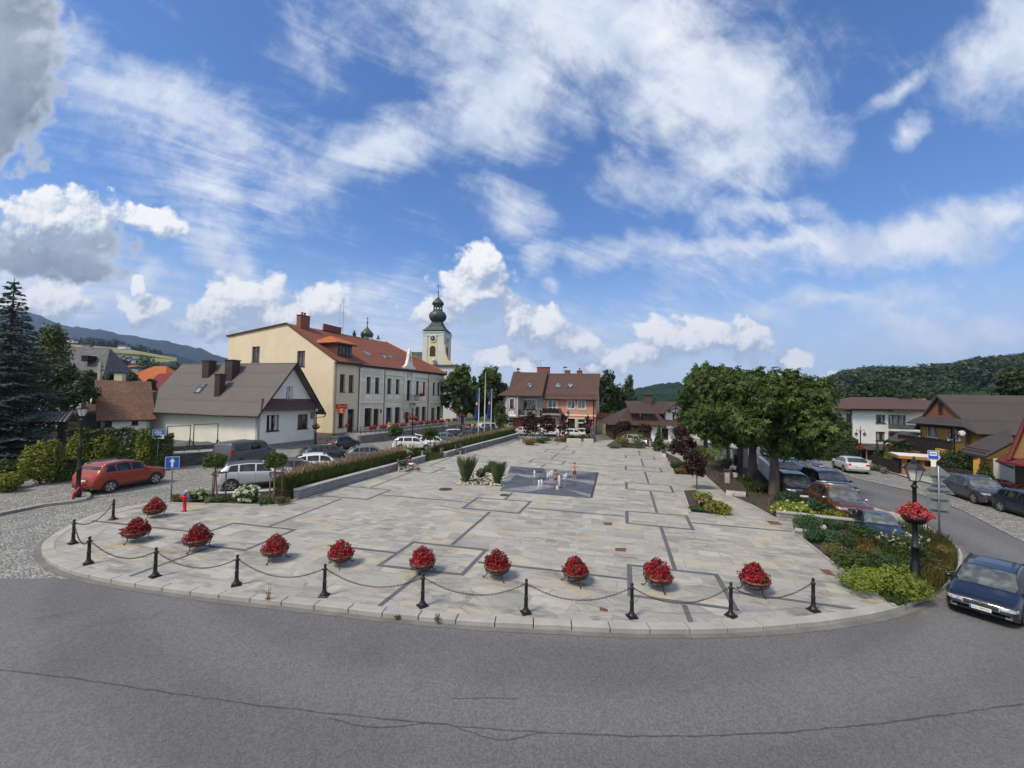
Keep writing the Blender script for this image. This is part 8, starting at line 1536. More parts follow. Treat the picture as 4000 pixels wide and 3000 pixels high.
m,t=newmat('windscreen'); g=t.n('ShaderNodeTexCoord').outputs[3]; t.out(t.mix(t.ss(t.noise(g,2.6,4),.4,.62),(.055,.065,.065),(.13,.145,.145)),.03,0,None,**{'Specular IOR Level':.8})
pm('tyre',(.014,.014,.015),(.022,.021,.02),6,.85); pm('alloy',(.55,.56,.57),(.42,.43,.44),5,.3,.85); pm('alloy_dark',(.10,.10,.105),None,5,.35,.7); pm('plastic_black',(.018,.018,.019),(.026,.026,.026),5,.6); pm('chrome',(.7,.71,.72),None,3,.15,1.); pm('tail_red',(.42,.008,.01),(.30,.006,.01),4,.15,spec=.6); pm('head_lamp',(.50,.53,.56),(.12,.13,.14),14,.08,.3,spec=.8); pm('plate_white',(.78,.78,.76),None,3,.4); pm('seat_dark',(.03,.03,.03),None,3,.8)
SIL={'wagon':((0,.40),(.004,.60),(.02,.72),(.07,.80),(.16,.88),(.25,.945),(.285,.99),(.40,1.36),(.46,1.43),(.60,1.465),(.78,1.44),(.88,1.37),(.935,1.16),(.965,.96),(.985,.84),(1,.50)),
 'suv':((0,.46),(.004,.72),(.018,.88),(.06,.95),(.16,1.01),(.25,1.06),(.285,1.11),(.39,1.49),(.45,1.57),(.60,1.62),(.78,1.58),(.87,1.51),(.93,1.26),(.962,1.05),(.985,.92),(1,.55)),
 'hatch':((0,.40),(.004,.62),(.02,.74),(.07,.82),(.16,.90),(.24,.97),(.275,1.01),(.41,1.38),(.48,1.45),(.62,1.475),(.78,1.43),(.87,1.33),(.94,1.06),(.97,.92),(.987,.8),(1,.50)),
 'sedan':((0,.40),(.004,.58),(.02,.70),(.07,.78),(.16,.86),(.26,.93),(.295,.97),(.42,1.34),(.48,1.41),(.58,1.435),(.68,1.38),(.82,1.06),(.87,1.02),(.965,.98),(.985,.85),(1,.50)),
 'van':((0,.48),(.003,.75),(.012,.98),(.05,1.08),(.12,1.15),(.145,1.2),(.26,1.78),(.31,1.90),(.45,1.96),(.85,1.95),(.955,1.90),(.975,1.65),(.988,1.1),(1,.55))}
def interp(tab,x):
    if x<=tab[0][0]: return tab[0][1]
    for (a,b),(c,d) in zip(tab,tab[1:]):
        if x<=c:
            f=(x-a)/max(1e-6,c-a); return b+(d-b)*f
    return tab[-1][1]
WHEELS={}
def car(name,label,kind,loc,head,pnt,L=4.4,W=1.8,H=None,cat='car',roof=None,rails=False,wheel_r=.32,rim='alloy',spokes=5,bars=False,clad=False,sc=1.,plate=None,sides=(.33,.52,.54,.72,.74,.86),group='parked cars',hub=False,front_badge=True,dark_glass=False,lid=False):
    """car with its nose towards local +x, built as one lofted shell with panes, lamps and trim lying on that shell"""
    t_=thing(name,(loc[0],loc[1],loc[2] if len(loc)>2 else .0),label,cat,group,head); t_.scale=(sc,)*3
    tab=SIL[kind]; zm=max(z for _,z in tab); hs=(H or zm)/zm; tab=[(x,z*hs) for x,z in tab]; belt=[(0,(.80 if kind!='van' else 1.05)*hs),(.28,(.90 if kind not in('van','suv') else (1.0 if kind=='suv' else 1.15))*hs),(1,(1.0 if kind not in ('van','suv') else (1.12 if kind=='suv' else 1.2))*hs)]
    z0=.20 if not clad else .24; wb0,wb1=(.19,.79) if kind!='van' else (.19,.80)
    if kind=='suv': wb1=.81
    xs=sorted(set([0,.0015,.004,.01,.02,.035]+[.05+.9*i/40 for i in range(41)]+[.96,.97,.98,.988,.994,.998,1]+[t[0] for t in tab]))
    def hw(x):  # plan half width
        e=min(x,1-x); f=min(1,e/.13); return W/2*(.74+.26*(1-(1-f)**2.6)**.5)
    def ring(x):
        zs=interp(tab,x); b=interp(belt,x); w=hw(x); sh=min(b,zs-.05); tumb=max(0,zs-sh-.05); wt=max(w*.55,w*.955-.36*tumb) if kind!='van' else max(w*.6,w*.97-.16*tumb); ws=w*.975
        zl=z0+.02+(.10*max(0,1-min(x,1-x)/.06)); zmid=(sh*.55+zl*.45)
        if zs-sh<.09: wt=w*.84
        return [(0,zs),(wt*.55,zs-.004),(wt*.86,zs-.018),(wt,zs-.05 if zs-sh>.09 else (zs+sh)/2),(ws,sh),(w,sh-.09),(w*.992,zmid),(w*.985,zl+.14),(w*.955,zl),(0,zl)]
    rings=[ring(x) for x in xs]; X=lambda x:L/2-x*L
    m=MB(); m.cs=True
    n=len(rings[0]); full=[]
    for x,rg in zip(xs,rings): full.append(m.add([(X(x),y,z) for y,z in rg]+[(X(x),-y,z) for y,z in reversed(rg[1:-1])]))
    N=2*n-2
    for a,b in zip(full,full[1:]):
        for k in range(N): k2=(k+1)%N; m.face(a+k,a+k2,b+k2,b+k)
    m.face(*[full[0]+k for k in reversed(range(N))]); m.face(*[full[-1]+k for k in range(N)])
    body=m.build('body',pnt,t_,True)
    def pt(x,v,s,off=0.):   # point on shell at station x, ring parameter v (0..n-1), side s
        rg=ring(x); i=min(int(v),n-2); f=v-i; y=rg[i][0]+(rg[i+1][0]-rg[i][0])*f; z=rg[i][1]+(rg[i+1][1]-rg[i][1])*f; return Vector((X(x),s*y,z))
    def patch(mm,x0,x1,v0,v1,s,nx=6,nv=2,off=.007,skew=(0,0)):
        def P(i,j):
            fx=i/nx; fv=j/nv; x=x0+(x1-x0)*fx+skew[0]*(1-fx)*(1-fv)-skew[1]*fx*(1-fv); v=(v0(x) if callable(v0) else v0)+((v1(x) if callable(v1) else v1)-(v0(x) if callable(v0) else v0))*fv
            p=pt(x,v,s); e=.004; a=pt(min(1,x+e),v,s)-pt(max(0,x-e),v,s); b=pt(x,min(n-1.01,v+.03),s)-pt(x,max(0,v-.03),s); nn=a.cross(b)
            if nn.length<1e-9: nn=Vector((0,0,1))
            nn.normalize(); c=Vector((p.x,0,min(p.z,.6)))
            if nn.dot(p-c)<0: nn=-nn
            return p+nn*off
        b=len(mm.v); mm.cs=True
        for i in range(nx+1):
            for j in range(nv+1): mm.v.append(tuple(P(i,j)))
        for i in range(nx):
            for j in range(nv): a=b+i*(nv+1)+j; mm.face(a,a+nv+1,a+nv+2,a+1) if s>0 else mm.face(a,a+1,a+nv+2,a+nv+1)
    gl='car_glass'
    # windscreen and rear window: strips of the roof surface
    cowl=next(x for x,z in tab if x>.12 and z>interp(belt,x)+.04*hs and x>=.14); top=[x for x,z in tab if z>=zm*hs*.955][0]
    mm=MB(); 
    for s in (1,-1): patch(mm,cowl+.008,top-.012,0,2.35,s,8,4)
    mm.build('windscreen','windscreen',t_)
    rt=[x for x,z in tab if z>=zm*hs*.915][-1]; rb=[x for x,z in tab if z>interp(belt,x)+.03][-1]
    if rb-rt<.02: rb=rt+.025
    mm=MB()
    for s in (1,-1): patch(mm,rt+.018,rb-.004,0,2.3,s,6,4)
    mm.build('rear_window',gl,t_)
    for s in (1,-1):
        for k in range(0,len(sides),2):
            a,b=sides[k],sides[k+1]; mm=MB(); patch(mm,a,b,3.10,3.90,s,6,3,.006,(.035 if k==0 else 0.,.03 if k==len(sides)-2 else 0.)); mm.build('side_window',gl,t_)
        for xx in (sides[0]-.02,sides[1]+.01,sides[3]+.012 if len(sides)>3 else .76): mm=MB(); patch(mm,xx,xx+.0022,4.05,7.6,s,1,8,.003); mm.build('door_seam','plastic_black',t_)
        for xx in (sides[1]-.045,sides[3]-.045 if len(sides)>3 else .7): mm=MB(); patch(mm,xx,xx+.036,4.6,4.95,s,2,1,.02); mm.build('door_handle',pnt,t_)
        mm=MB(); patch(mm,.05,.95,7.05 if not clad else 6.9,8,s,24,1,.004); mm.build('sill','plastic_black',t_)
        # mirror
        q=pt(sides[0]-.012,3.95,s); mm=MB(); mm.ball((q.x+.02,q.y+s*.12,q.z+.05),.1,9,6,(.7,1.05,.75)); mm.tube([q,(q.x+.02,q.y+s*.1,q.z+.03)],.025,5); mm.build('mirror',pnt if pnt not in('paint_bronze',) else 'alloy',t_,True)
    # lamps, grille, bumper grille, plates
    def front_pt(y,z,end):
        lo,hi=0.,.12
        def w_at(x):
            rg=ring(x if end>0 else 1-x); best=0
            for (y0_,z0_),(y1_,z1_) in zip(rg,rg[1:]):
                if min(z0_,z1_)<=z<=max(z0_,z1_): best=max(best,y0_+(y1_-y0_)*((z-z0_)/(z1_-z0_) if abs(z1_-z0_)>1e-6 else 0))
            return best
        if w_at(0.)>=abs(y): x=0.
        else:
            for _ in range(14):
                mid=(lo+hi)/2
                if w_at(mid)>=abs(y): hi=mid
                else: lo=mid
            x=hi
        return Vector((end*(L/2-x*L),y,z))
    def fpatch(mm,y0,y1,za,zb,end,ny=6,nz=2,off=.009,sk=0.):
        b=len(mm.v); mm.cs=True
        for i in range(ny+1):
            for j in range(nz+1):
                y=y0+(y1-y0)*i/ny; z=za+(zb-za)*j/nz+sk*abs(y)/(W/2); p=front_pt(y,z,end); mm.v.append((p.x+end*off,p.y*1.006,p.z))
        for i in range(ny):
            for j in range(nz):
                a=b+i*(nz+1)+j; q=(a,a+nz+1,a+nz+2,a+1); mm.face(*(q if end>0 else q[::-1]))
    zh=interp(tab,.02); w2=W/2
    for s in (1,-1):
        mm=MB(); fpatch(mm,s*w2*.50,s*w2*.95,zh-.165,zh-.06,1,9,3,.01,.02); mm.build('headlight','head_lamp',t_); mm=MB(); ztl=(.78 if kind!='van' else .95)*hs*(1.12 if kind=='suv' else 1); fpatch(mm,s*w2*(.58 if kind!='van' else .80),s*w2*.95,ztl,ztl+(.16 if kind!='van' else .45),-1,6,2,.012); mm.build('tail_light','tail_red',t_)
        mm=MB(); fpatch(mm,s*w2*.62,s*w2*.80,.33*hs,.40*hs,1,3,1,.012); mm.build('fog_lamp','chrome',t_)
    mm=MB(); fpatch(mm,-w2*.45,w2*.45,zh-.21,zh-.06,1,8,3,.010); gr=mm.build('grille','plastic_black',t_)
    mm=MB(); fpatch(mm,-w2*.49,w2*.49,zh-.058,zh-.046,1,8,1,.014); fpatch(mm,-w2*.47,w2*.47,zh-.222,zh-.212,1,8,1,.014)
    for s in (1,-1): fpatch(mm,s*w2*.465,s*w2*.49,zh-.2,zh-.05,1,1,2,.014)
    mm.build('trim','chrome',gr)
    if front_badge: mm=MB(); p=front_pt(0,zh-.05,1); mm.extr([(p.x+.012,.045*cos(2*pi*k/12),zh-.05+.045*sin(2*pi*k/12)) for k in range(12)],(.008,0,0)); mm.build('badge','chrome',gr)
    mm=MB(); fpatch(mm,-w2*.72,w2*.72,.25*hs,.385*hs,1,10,2,.010); mm.build('bumper_grille','plastic_black',t_); mm=MB(); fpatch(mm,-w2*.7,w2*.7,.26,.42*hs,-1,8,2,.008); mm.build('rear_bumper','plastic_black' if clad or kind in('suv',) else pnt,t_)
    for end,zc in ((1,.47*hs),(-1,(.72 if kind not in('sedan','van') else .74)*hs)):
        p=front_pt(0,zc,end); m=MB(); m.box(p.x+end*.022,0,zc,.02,.52,.115); po=m.build('number_plate','plate_white',t_); m=MB(); m.box(p.x+end*.0335,-end*-.235*-1,zc,.003,.045,.11); m.build('blue_strip','sign_blue',po)
        if plate and end>0:
            o=text('lettering',plate,.095,'plastic_black',po,frame4(Vector((p.x+.036,.02,zc)),(0,1,0),(0,0,1)),depth=.001)
    # wheels
    for x in (wb0,wb1):
        for s in (1,-1):
            cx=X(x); yo=hw(x); rr=wheel_r
            mm=MB(); b=len(mm.v); q=[]
            for k in range(25):
                a=-.25+(pi+.5)*k/24; z=rr+(rr+.075)*sin(a); q.append((cx+(rr+.075)*cos(a),s*(yo+.004),max(z,z0-.02)))
            mm.quad(*(q if s<0 else q[::-1])); mm.build('wheel_arch','plastic_black',t_)
            mm=MB(); mm.cs=True; prof=[(rr*.70,yo-.2),(rr*.93,yo-.2),(rr,yo-.17),(rr,yo-.02),(rr*.95,yo+.012),(rr*.72,yo+.016),(rr*.70,yo+.0)]; K=28; bb=len(mm.v)
            for r,y in prof:
                for k in range(K): a=2*pi*k/K; mm.v.append((cx+r*cos(a),s*y,rr+r*sin(a)))
            for i in range(len(prof)-1):
                for k in range(K):
                    k2=(k+1)%K; f=(bb+i*K+k,bb+(i+1)*K+k,bb+(i+1)*K+k2,bb+i*K+k2); mm.face(*(f if s<0 else f[::-1]))
            wo=mm.build('wheel','tyre',t_)
            mm=MB(); mm.extr([(cx+rr*.70*cos(2*pi*k/24),s*(yo-.06),rr+rr*.70*sin(2*pi*k/24)) for k in range(24)],(0,s*.01,0)); mm.build('brake_shadow','plastic_black',wo)
            mm=MB(); R0=rr*.68
            for k in range(24):
                a,b_=2*pi*k/24,2*pi*(k+1)/24; mm.quad(*[(cx+r*cos(t),s*(yo+.012),rr+r*sin(t)) for r,t in ((R0*.93,a),(R0*1.03,a),(R0*1.03,b_),(R0*.93,b_))])
            for k in range(spokes):
                a=2*pi*k/spokes+.3; w0_,w1_=.035,.05
                for da in (-.16,.16) if spokes==5 else (0,):
                    c_,s_=cos(a+da),sin(a+da); mm.extr([(cx+c_*r-s_*w*.5,s*(yo+.004),rr+s_*r+c_*w*.5) for r,w in ((R0*.15,w0_),(R0*.95,w1_),(R0*.95,-w1_),(R0*.15,-w0_))],(0,s*.012,0))
            mm.extr([(cx+R0*.24*cos(2*pi*k/12),s*(yo+.0),rr+R0*.24*sin(2*pi*k/12)) for k in range(12)],(0,s*.018,0)); mm.build('rim',rim,wo)
    if roof: 
        mm=MB()
        for s in (1,-1): patch(mm,top,rt,0,2.95,s,16,3,.004)
        mm.build('roof_panel',roof,t_)
    if rails:
        for s in (1,-1):
            a=[pt(x,2.6,s)+Vector((0,0,.055)) for x in (top+.03,(top+rt)/2,rt-.03)]; MB().tube([pt(top+.005,2.6,s)]+a+[pt(rt,2.6,s)],.018,6).build('roof_rail','alloy' if rails!='black' else 'plastic_black',t_,True)
    if bars:
        for x in (top+.09,rt-.12):
            a,b=pt(x,2.6,1)+Vector((0,.06,.10)),pt(x,2.6,-1)+Vector((0,-.06,.10)); MB().tube([a,b],.028,6).build('roof_bar','alloy',t_,True)
    if lid:
        p=pt(rt,0,1); m=MB(); m.hexa([(p.x-.05,-.6,p.z-.03),(p.x-.05,.6,p.z-.03),(p.x-1.0,.55,p.z+.18),(p.x-1.0,-.55,p.z+.18),(p.x-.05,-.6,p.z+.03),(p.x-.05,.6,p.z+.03),(p.x-1.0,.55,p.z+.25),(p.x-1.0,-.55,p.z+.25)]); m.build('tailgate',pnt,t_,bev=.02)
    return t_
H2=lambda x,y:math.atan2(y,x)
def bywheel(px,py,head,L,W,side,wb=.79,sc=1.):   # centre of a car whose near rear wheel stands at a photo point
    P=G(px,py); d=Vector((cos(head),sin(head),0)); n=Vector((-d.y,d.x,0)); return P+d*(wb-.5)*L*sc+n*(W/2)*sc*(1 if side=='R' else -1)
hd=H2(-.82,-.57); P=G(3830,2402,.18); d=Vector((cos(hd),sin(hd),0)); c=P-d*1.82; car('estate_car','dark blue estate car driving round the kerb at the right edge of the photo','wagon',(c.x,c.y,0),hd,'paint_navy',4.66,1.82,1.47,rails='black',wheel_r=.33,sc=.78,plate='KLI 9975G',group='moving cars',sides=(.33,.52,.54,.70,.72,.87))
hd=rad(80); c=bywheel(431,1925,hd,3.95,1.8,'R',.81,1.03); car('suv','orange red compact suv parked on the cobbles by the left hedge','suv',(c.x,c.y,0),hd,'paint_orange',3.95,1.8,1.68,rails=True,wheel_r=.34,sc=1.03,clad=True)
hd=rad(31); c=bywheel(901.5,1920,hd,4.12,1.78,'R',.81,1.06); car('crossover','silver crossover with a black roof parked behind the hydrangea bed','suv',(c.x,c.y,0),hd,'paint_silver',4.12,1.78,1.57,roof='paint_black',wheel_r=.33,rim='alloy',sc=1.06,clad=True)
hd=rad(80); c=bywheel(943,1824,hd,4.9,1.9,'R'); car('van','dark grey passenger van parked along the wall of the white house','van',(c.x,c.y,0),hd,'paint_grey',4.9,1.9,1.97,cat='van',rails='black',wheel_r=.33,sides=(.21,.34,.36,.60,.62,.92))
def atroof(px,py,Hc): 
    hor=1557+.02*(px-2000); Y=F*(HC-Hc)/(py-hor); return Vector(((px-2000)/F*Y,Y,0))
for nm,lb,kd,px,py,Hc,hd,pt_,L,kw in (('hatchback','dark brown grey hatchback next to the silver crossover behind the grasses','hatch',1165,1787,1.46,30,'paint_brown',4.1,{}),('hatchback','white hatchback behind the brown plumes, left end of the parking row','hatch',1262,1767,1.48,28,'paint_white',4.2,{}),('estate_car','dark grey estate car with roof rails, crossing behind the white hatchback','wagon',1290,1734,1.5,42,'paint_darkgrey',4.6,dict(rails='black')),('hatchback','grey hatchback partly hidden by the brown plumes before the terrace','hatch',1452,1738,1.46,25,'paint_greyblue',4.1,{}),('estate_car','white estate car between the two staked ball trees','wagon',1622,1703,1.5,10,'paint_white',4.6,dict(rails='black')),('hatchback','white hatchback with its tailgate raised behind the right staked ball tree','hatch',1700,1700,1.48,14,'paint_white',4.2,dict(lid=True)),('hatchback','blue grey hatchback left of the thin grey sign pole','hatch',1752,1688,1.46,16,'paint_greyblue',4.1,{}),('suv','dark suv with a white roof, right of the thin sign pole','suv',1790,1675,1.6,18,'paint_deepblue',4.3,dict(roof='paint_white')),('hatchback','dark grey hatchback beside the white roofed suv','hatch',1845,1680,1.46,20,'paint_darkgrey',4.1,{}),('suv','dark blue suv behind the left flagpole','suv',1878,1668,1.6,22,'paint_deepblue',4.3,dict(rails=True)),('hatchback','black hatchback seen between the middle and right flagpoles','hatch',1932,1668,1.46,20,'paint_black',4.1,{})):
    P=atroof(px,py,Hc); car(nm,lb,kd,P,rad(hd),pt_,L,1.78,Hc,**kw)
P=atroof(1347,1700,1.52); car('hatchback','small black hatchback seen from behind beside the terrace steps','hatch',P,rad(68),'paint_black',3.7,1.65,1.52)
P=atroof(1916,1650,1.9); car('van','grey van seen behind the flagpoles near the church trees','van',P,rad(15),'paint_silver',4.4,1.8,1.9,cat='van')
# right side of the square
for nm,lb,kd,xy,h,pt_,L,Hc,kw in (('saloon','dark blue saloon parked nearest behind the right flower bed','sedan',(16.55,18.7),(-.45,-.89),'paint_deepblue',4.6,1.45,dict(sc=.76)),('suv','orange brown suv with silver roof bars and mirrors','suv',(17.8,22.4),(-.30,-.95),'paint_bronze',4.34,1.64,dict(sc=.93,rails=True,bars=True,clad=True,wheel_r=.35)),('suv','black glossy suv between the orange brown suv and the chestnut','suv',(18.2,26.6),(-.34,-.94),'paint_black',4.4,1.6,dict(sc=.95)),('suv','dark blue suv with silver rails behind the orange brown suv','suv',(20.8,27.2),(-.25,-.97),'paint_navy',4.48,1.65,dict(rails=True)),('hatchback','light blue hatchback right beside the chestnut trunk','hatch',(20.8,31.2),(-.36,-.93),'paint_blue',4.1,1.6,{}),('hatchback','dark blue hatchback behind the light blue one','hatch',(23.2,33.2),(-.33,-.94),'paint_deepblue',4.2,1.55,{}),('minivan','dark minivan coming up the right road by the road markings','suv',(25.6,36.4),(-.22,-.97),'paint_darkgrey',4.7,1.72,dict(group='moving cars')),('hatchback','silver hatchback seen from behind on the cobbled layby','hatch',(30.6,37.2),(.36,.93),'paint_silver',4.2,1.42,dict(sc=.95)),('suv','dark grey suv with rails parked by the yellow house','suv',(29.8,26.4),(-.36,-.93),'paint_darkgrey',4.57,1.66,dict(sc=.93,rails=True,wheel_r=.36)),('hatchback','dark hatchback cut by the right edge of the photo','hatch',(28.5,22.3),(-.30,-.954),'paint_deepblue',4.2,1.5,dict(sc=.95))): car(nm,lb,kd,xy,H2(*h),pt_,L,1.82,Hc,**kw)
# in front of the far houses
car('van','white delivery van parked before the pink house','van',At(2152,1700,66).to_2d(),rad(-4),'paint_white',4.9,1.9,1.97,cat='van',sides=(.21,.33),rails=False); car('hatchback','white hatchback parked right of the white van at the lamp','hatch',At(2243,1700,63.5).to_2d(),rad(-5),'paint_white',4.2,1.78,1.48); car('hatchback','pale hatchback behind the purple trees before the grey house','hatch',At(2040,1700,66).to_2d(),rad(172),'paint_silver',4.1,1.75,1.48); car('hatchback','white hatchback behind the far flower island at the timber house','hatch',At(2488,1700,54.5).to_2d(),rad(-42),'paint_white',4.2,1.78,1.48)
# ---------------- people: one skinned body each, clothing as separate parts
for n_,c_ in (('skin',(.50,.27,.17)),('skin_tan',(.42,.20,.115)),('hair_black',(.012,.010,.009)),('hair_brown',(.06,.03,.017)),('cloth_navy',(.012,.014,.03)),('cloth_white',(.72,.72,.72)),('cloth_maroon',(.10,.012,.018)),('cloth_brown',(.055,.035,.025)),('cloth_beige',(.33,.26,.17)),('cloth_black',(.012,.012,.013)),('cloth_yellow',(.65,.42,.06)),('cloth_red',(.28,.03,.03)),('cloth_blue',(.12,.18,.32)),('shoe',(.02,.018,.018)),('shoe_pale',(.6,.57,.5))): pm(n_,c_,None,9,.75)
def skinmesh(name,chains,mat,parent,root=0,sub=1):
    """chains: lists of (point, radius[, key]); identical keys are the same joint"""
    V=[];Rr=[];E=[];idx={}
    for ch in chains:
        prev=None
        for it in ch:
            p,r=it[0],it[1]; k=it[2] if len(it)>2 else None
            if k is not None and k in idx: i=idx[k]
            else:
                i=len(V); V.append(tuple(p)); Rr.append(r); 
                if k is not None: idx[k]=i
            if prev is not None and prev!=i: E.append((prev,i))
            prev=i
    me=bpy.data.meshes.new(name); me.from_pydata(V,E,[]); o=bpy.data.objects.new('tmp',me); COL.objects.link(o)
    sm=o.modifiers.new('s','SKIN'); sm.use_smooth_shade=True; sm.branch_smoothing=.4
    sv=me.skin_vertices[0].data
    for i,r in enumerate(Rr):
        sv[i].radius=(r,r) if not isinstance(r,tuple) else r
        sv[i].use_root=(i==root)
    sb=o.modifiers.new('d','SUBSURF'); sb.levels=sub; sb.render_levels=sub
    bpy.context.view_layer.update(); m2=bpy.data.meshes.new_from_object(o.evaluated_get(bpy.context.evaluated_depsgraph_get())); bpy.data.objects.remove(o)
    m2.name=name; m2.materials.clear(); m2.materials.append(M(mat)); q=bpy.data.objects.new(name,m2); COL.objects.link(q); q.parent=parent; return q
def person(label,loc,rz,J,h,skin='skin',hair='hair_black',top=None,bottom=None,shoes='shoe',longhair=False,group=None,sleeve=.5,leg=.5,sc_b=1.):
    """J: joint positions as fractions of the height h (x right, y forward, z up)"""
    t_=thing('person',loc,label,'person',group,rz); v=lambda k:Vector(J[k])*h; r=lambda x:x*h*sc_b
    pel,wa_,ch,nk,hd_=v('pelvis'),v('waist'),v('chest'),v('neck'),v('head')
    up=(hd_-nk).normalized(); f=Vector(J.get('face',(0,1,0))).normalized()
    C=[[(pel,(r(.075),r(.06)),'p'),(wa_,(r(.066),r(.05)),'w'),(ch,(r(.082),r(.058)),'c'),(nk,r(.03),'n'),(hd_-up*r(.045),r(.042),'hb'),(hd_+up*r(.012),(r(.052),r(.056)),'h'),(hd_+up*r(.058),r(.036))],
       [(hd_,r(.05),'h'),(hd_+f*r(.055)-up*r(.005),r(.012))]]
    for s,S in (('L',-1),('R',1)):
        sh,el,wr=v('sh'+s),v('el'+s),v('wr'+s); C.append([(ch,0,'c'),(sh,r(.032)),(sh.lerp(el,.5),r(.028)),(el,r(.023)),(el.lerp(wr,.5),r(.021)),(wr,r(.0155)),(wr+(wr-el).normalized()*r(.03),(r(.021),r(.012)),'palm'+s)])
        d=(wr-el).normalized(); pm_=wr+d*r(.03); sx=d.cross(Vector((0,0,1))); sx=(sx if sx.length>.1 else Vector((1,0,0))).normalized(); cn=sx.cross(d)
        for k,(o_,l_) in enumerate(((-.015,.034),(-.005,.040),(.005,.038),(.015,.030))): C.append([(pm_,0,'palm'+s),(pm_+sx*r(o_)+d*r(.018),r(.0055)),(pm_+sx*r(o_*1.2)+d*r(.018+l_*.55)-cn*r(.004),r(.005)),(pm_+sx*r(o_*1.25)+d*r(.016+l_)-cn*r(.012),r(.0042))])
        C.append([(wr,0,None) if False else (pm_,0,'palm'+s),(wr+d*r(.018)-sx*r(.022),r(.006)),(wr+d*r(.040)-sx*r(.032),r(.005))])
        hp,kn,an,to=v('hip'+s),v('kn'+s),v('an'+s),v('to'+s); C.append([(pel,0,'p'),(hp,r(.05)),(hp.lerp(kn,.5),r(.045)),(kn,r(.034)),(kn.lerp(an,.4),r(.033)),(an,r(.02)),(an.lerp(to,.6)-Vector((0,0,r(.006))),r(.019)),(to,r(.013))])
    skinmesh('body',C,skin,t_)
    m=MB(); m.ball(hd_+up*r(.022)-f*r(.014),r(.064),12,8,(.93,.98,.98)); 
    if longhair: m.ball(hd_-up*r(.03)-f*r(.035),r(.05),10,6,(1,.7,1.3))
    hm=m.build('hair',hair,t_,True)
    m=MB(); sx=f.cross(up)
    for s in (-1,1): m.ball(hd_+f*r(.0535)+sx*s*r(.021)+up*r(.006),r(.0062),6,4)
    m.build('eyes','hair_black',t_,True)
    if top:
        T=[[(pel+Vector((0,0,r(.0))),(r(.083),r(.068)),'p'),(wa_,(r(.078),r(.062)),'w'),(ch,(r(.092),r(.068)),'c'),(ch.lerp(nk,.75),r(.042),'n')]]
        for s in 'LR': sh,el,wr=v('sh'+s),v('el'+s),v('wr'+s); T.append([(ch,0,'c'),(sh,r(.043))]+([(sh.lerp(el,sleeve*2 if sleeve<.5 else 1),r(.036))] if sleeve<=.5 else [(el,r(.033)),(el.lerp(wr,(sleeve-.5)*2),r(.026))]))
        skinmesh('shirt',T,top,t_)
    if bottom:
        T=[[(pel+Vector((0,0,r(.03))),(r(.078),r(.064)),'w'),(pel,(r(.088),r(.070)),'p')]]
        for s in 'LR': hp,kn,an=v('hip'+s),v('kn'+s),v('an'+s); T.append([(pel,0,'p'),(hp,r(.058)),(hp.lerp(kn,min(1,leg*2) if leg<=.5 else 1)*1.0,r(.053 if leg<=.5 else .044))]+([(kn.lerp(an,(leg-.5)*2),r(.034))] if leg>.5 else []))
        skinmesh('trousers' if leg>.5 else 'shorts',T,bottom,t_)
    if shoes:
        for s in 'LR':
            an,to=v('an'+s),v('to'+s); m=MB(); m.tube([an-(to-an)*.35+Vector((0,0,-r(.006))),an.lerp(to,.4)-Vector((0,0,r(.004))),to+(to-an)*.12],[r(.024),r(.027),r(.02)],8); m.build('shoe',shoes,t_,True)
    return t_
STAND=dict(pelvis=(0,0,.52),waist=(0,.004,.61),chest=(0,.0,.73),neck=(0,0,.835),head=(0,.012,.925),shL=(-.105,0,.80),shR=(.105,0,.80),elL=(-.135,-.01,.63),elR=(.135,-.01,.63),wrL=(-.13,.03,.49),wrR=(.13,.03,.49),hipL=(-.055,0,.50),hipR=(.055,0,.50),knL=(-.06,.012,.285),knR=(.06,.012,.285),anL=(-.062,-.012,.042),anR=(.062,-.012,.042),toL=(-.07,.075,.018),toR=(.07,.075,.018))
def pose(**k): d=dict(STAND); d.update(k); return d
P=G(1700+1037/2.212,1300+1326/2.212,PZ+.004); h=Hz(P,1300+1181/2.212)-PZ
person('boy in dark red shorts seen from behind, standing among the fountain jets',P,rad(12),pose(elL=(-.15,.05,.66),elR=(.15,.05,.66),wrL=(-.06,.13,.64),wrR=(.06,.13,.66),anL=(-.045,-.02,.042),anR=(.05,.01,.042),toL=(-.05,.06,.018),toR=(.06,.09,.018),head=(0,.03,.925)),h,'skin_tan','hair_black',None,'cloth_maroon',None,leg=.36)
P=G(1700+1203/2.212,1300+1266/2.212,PZ+.004); h=Hz(P,1300+1120/2.212)-PZ
person('boy in dark knee length shorts facing the camera with both arms spread',P,rad(174),pose(elL=(-.22,.01,.70),elR=(.21,.01,.69),wrL=(-.33,.05,.62),wrR=(.32,.05,.64),anL=(-.06,-.02,.042),anR=(.09,.0,.042),toL=(-.07,.06,.018),toR=(.11,.08,.018)),h,'skin','hair_brown',None,'cloth_brown',None,leg=.52)
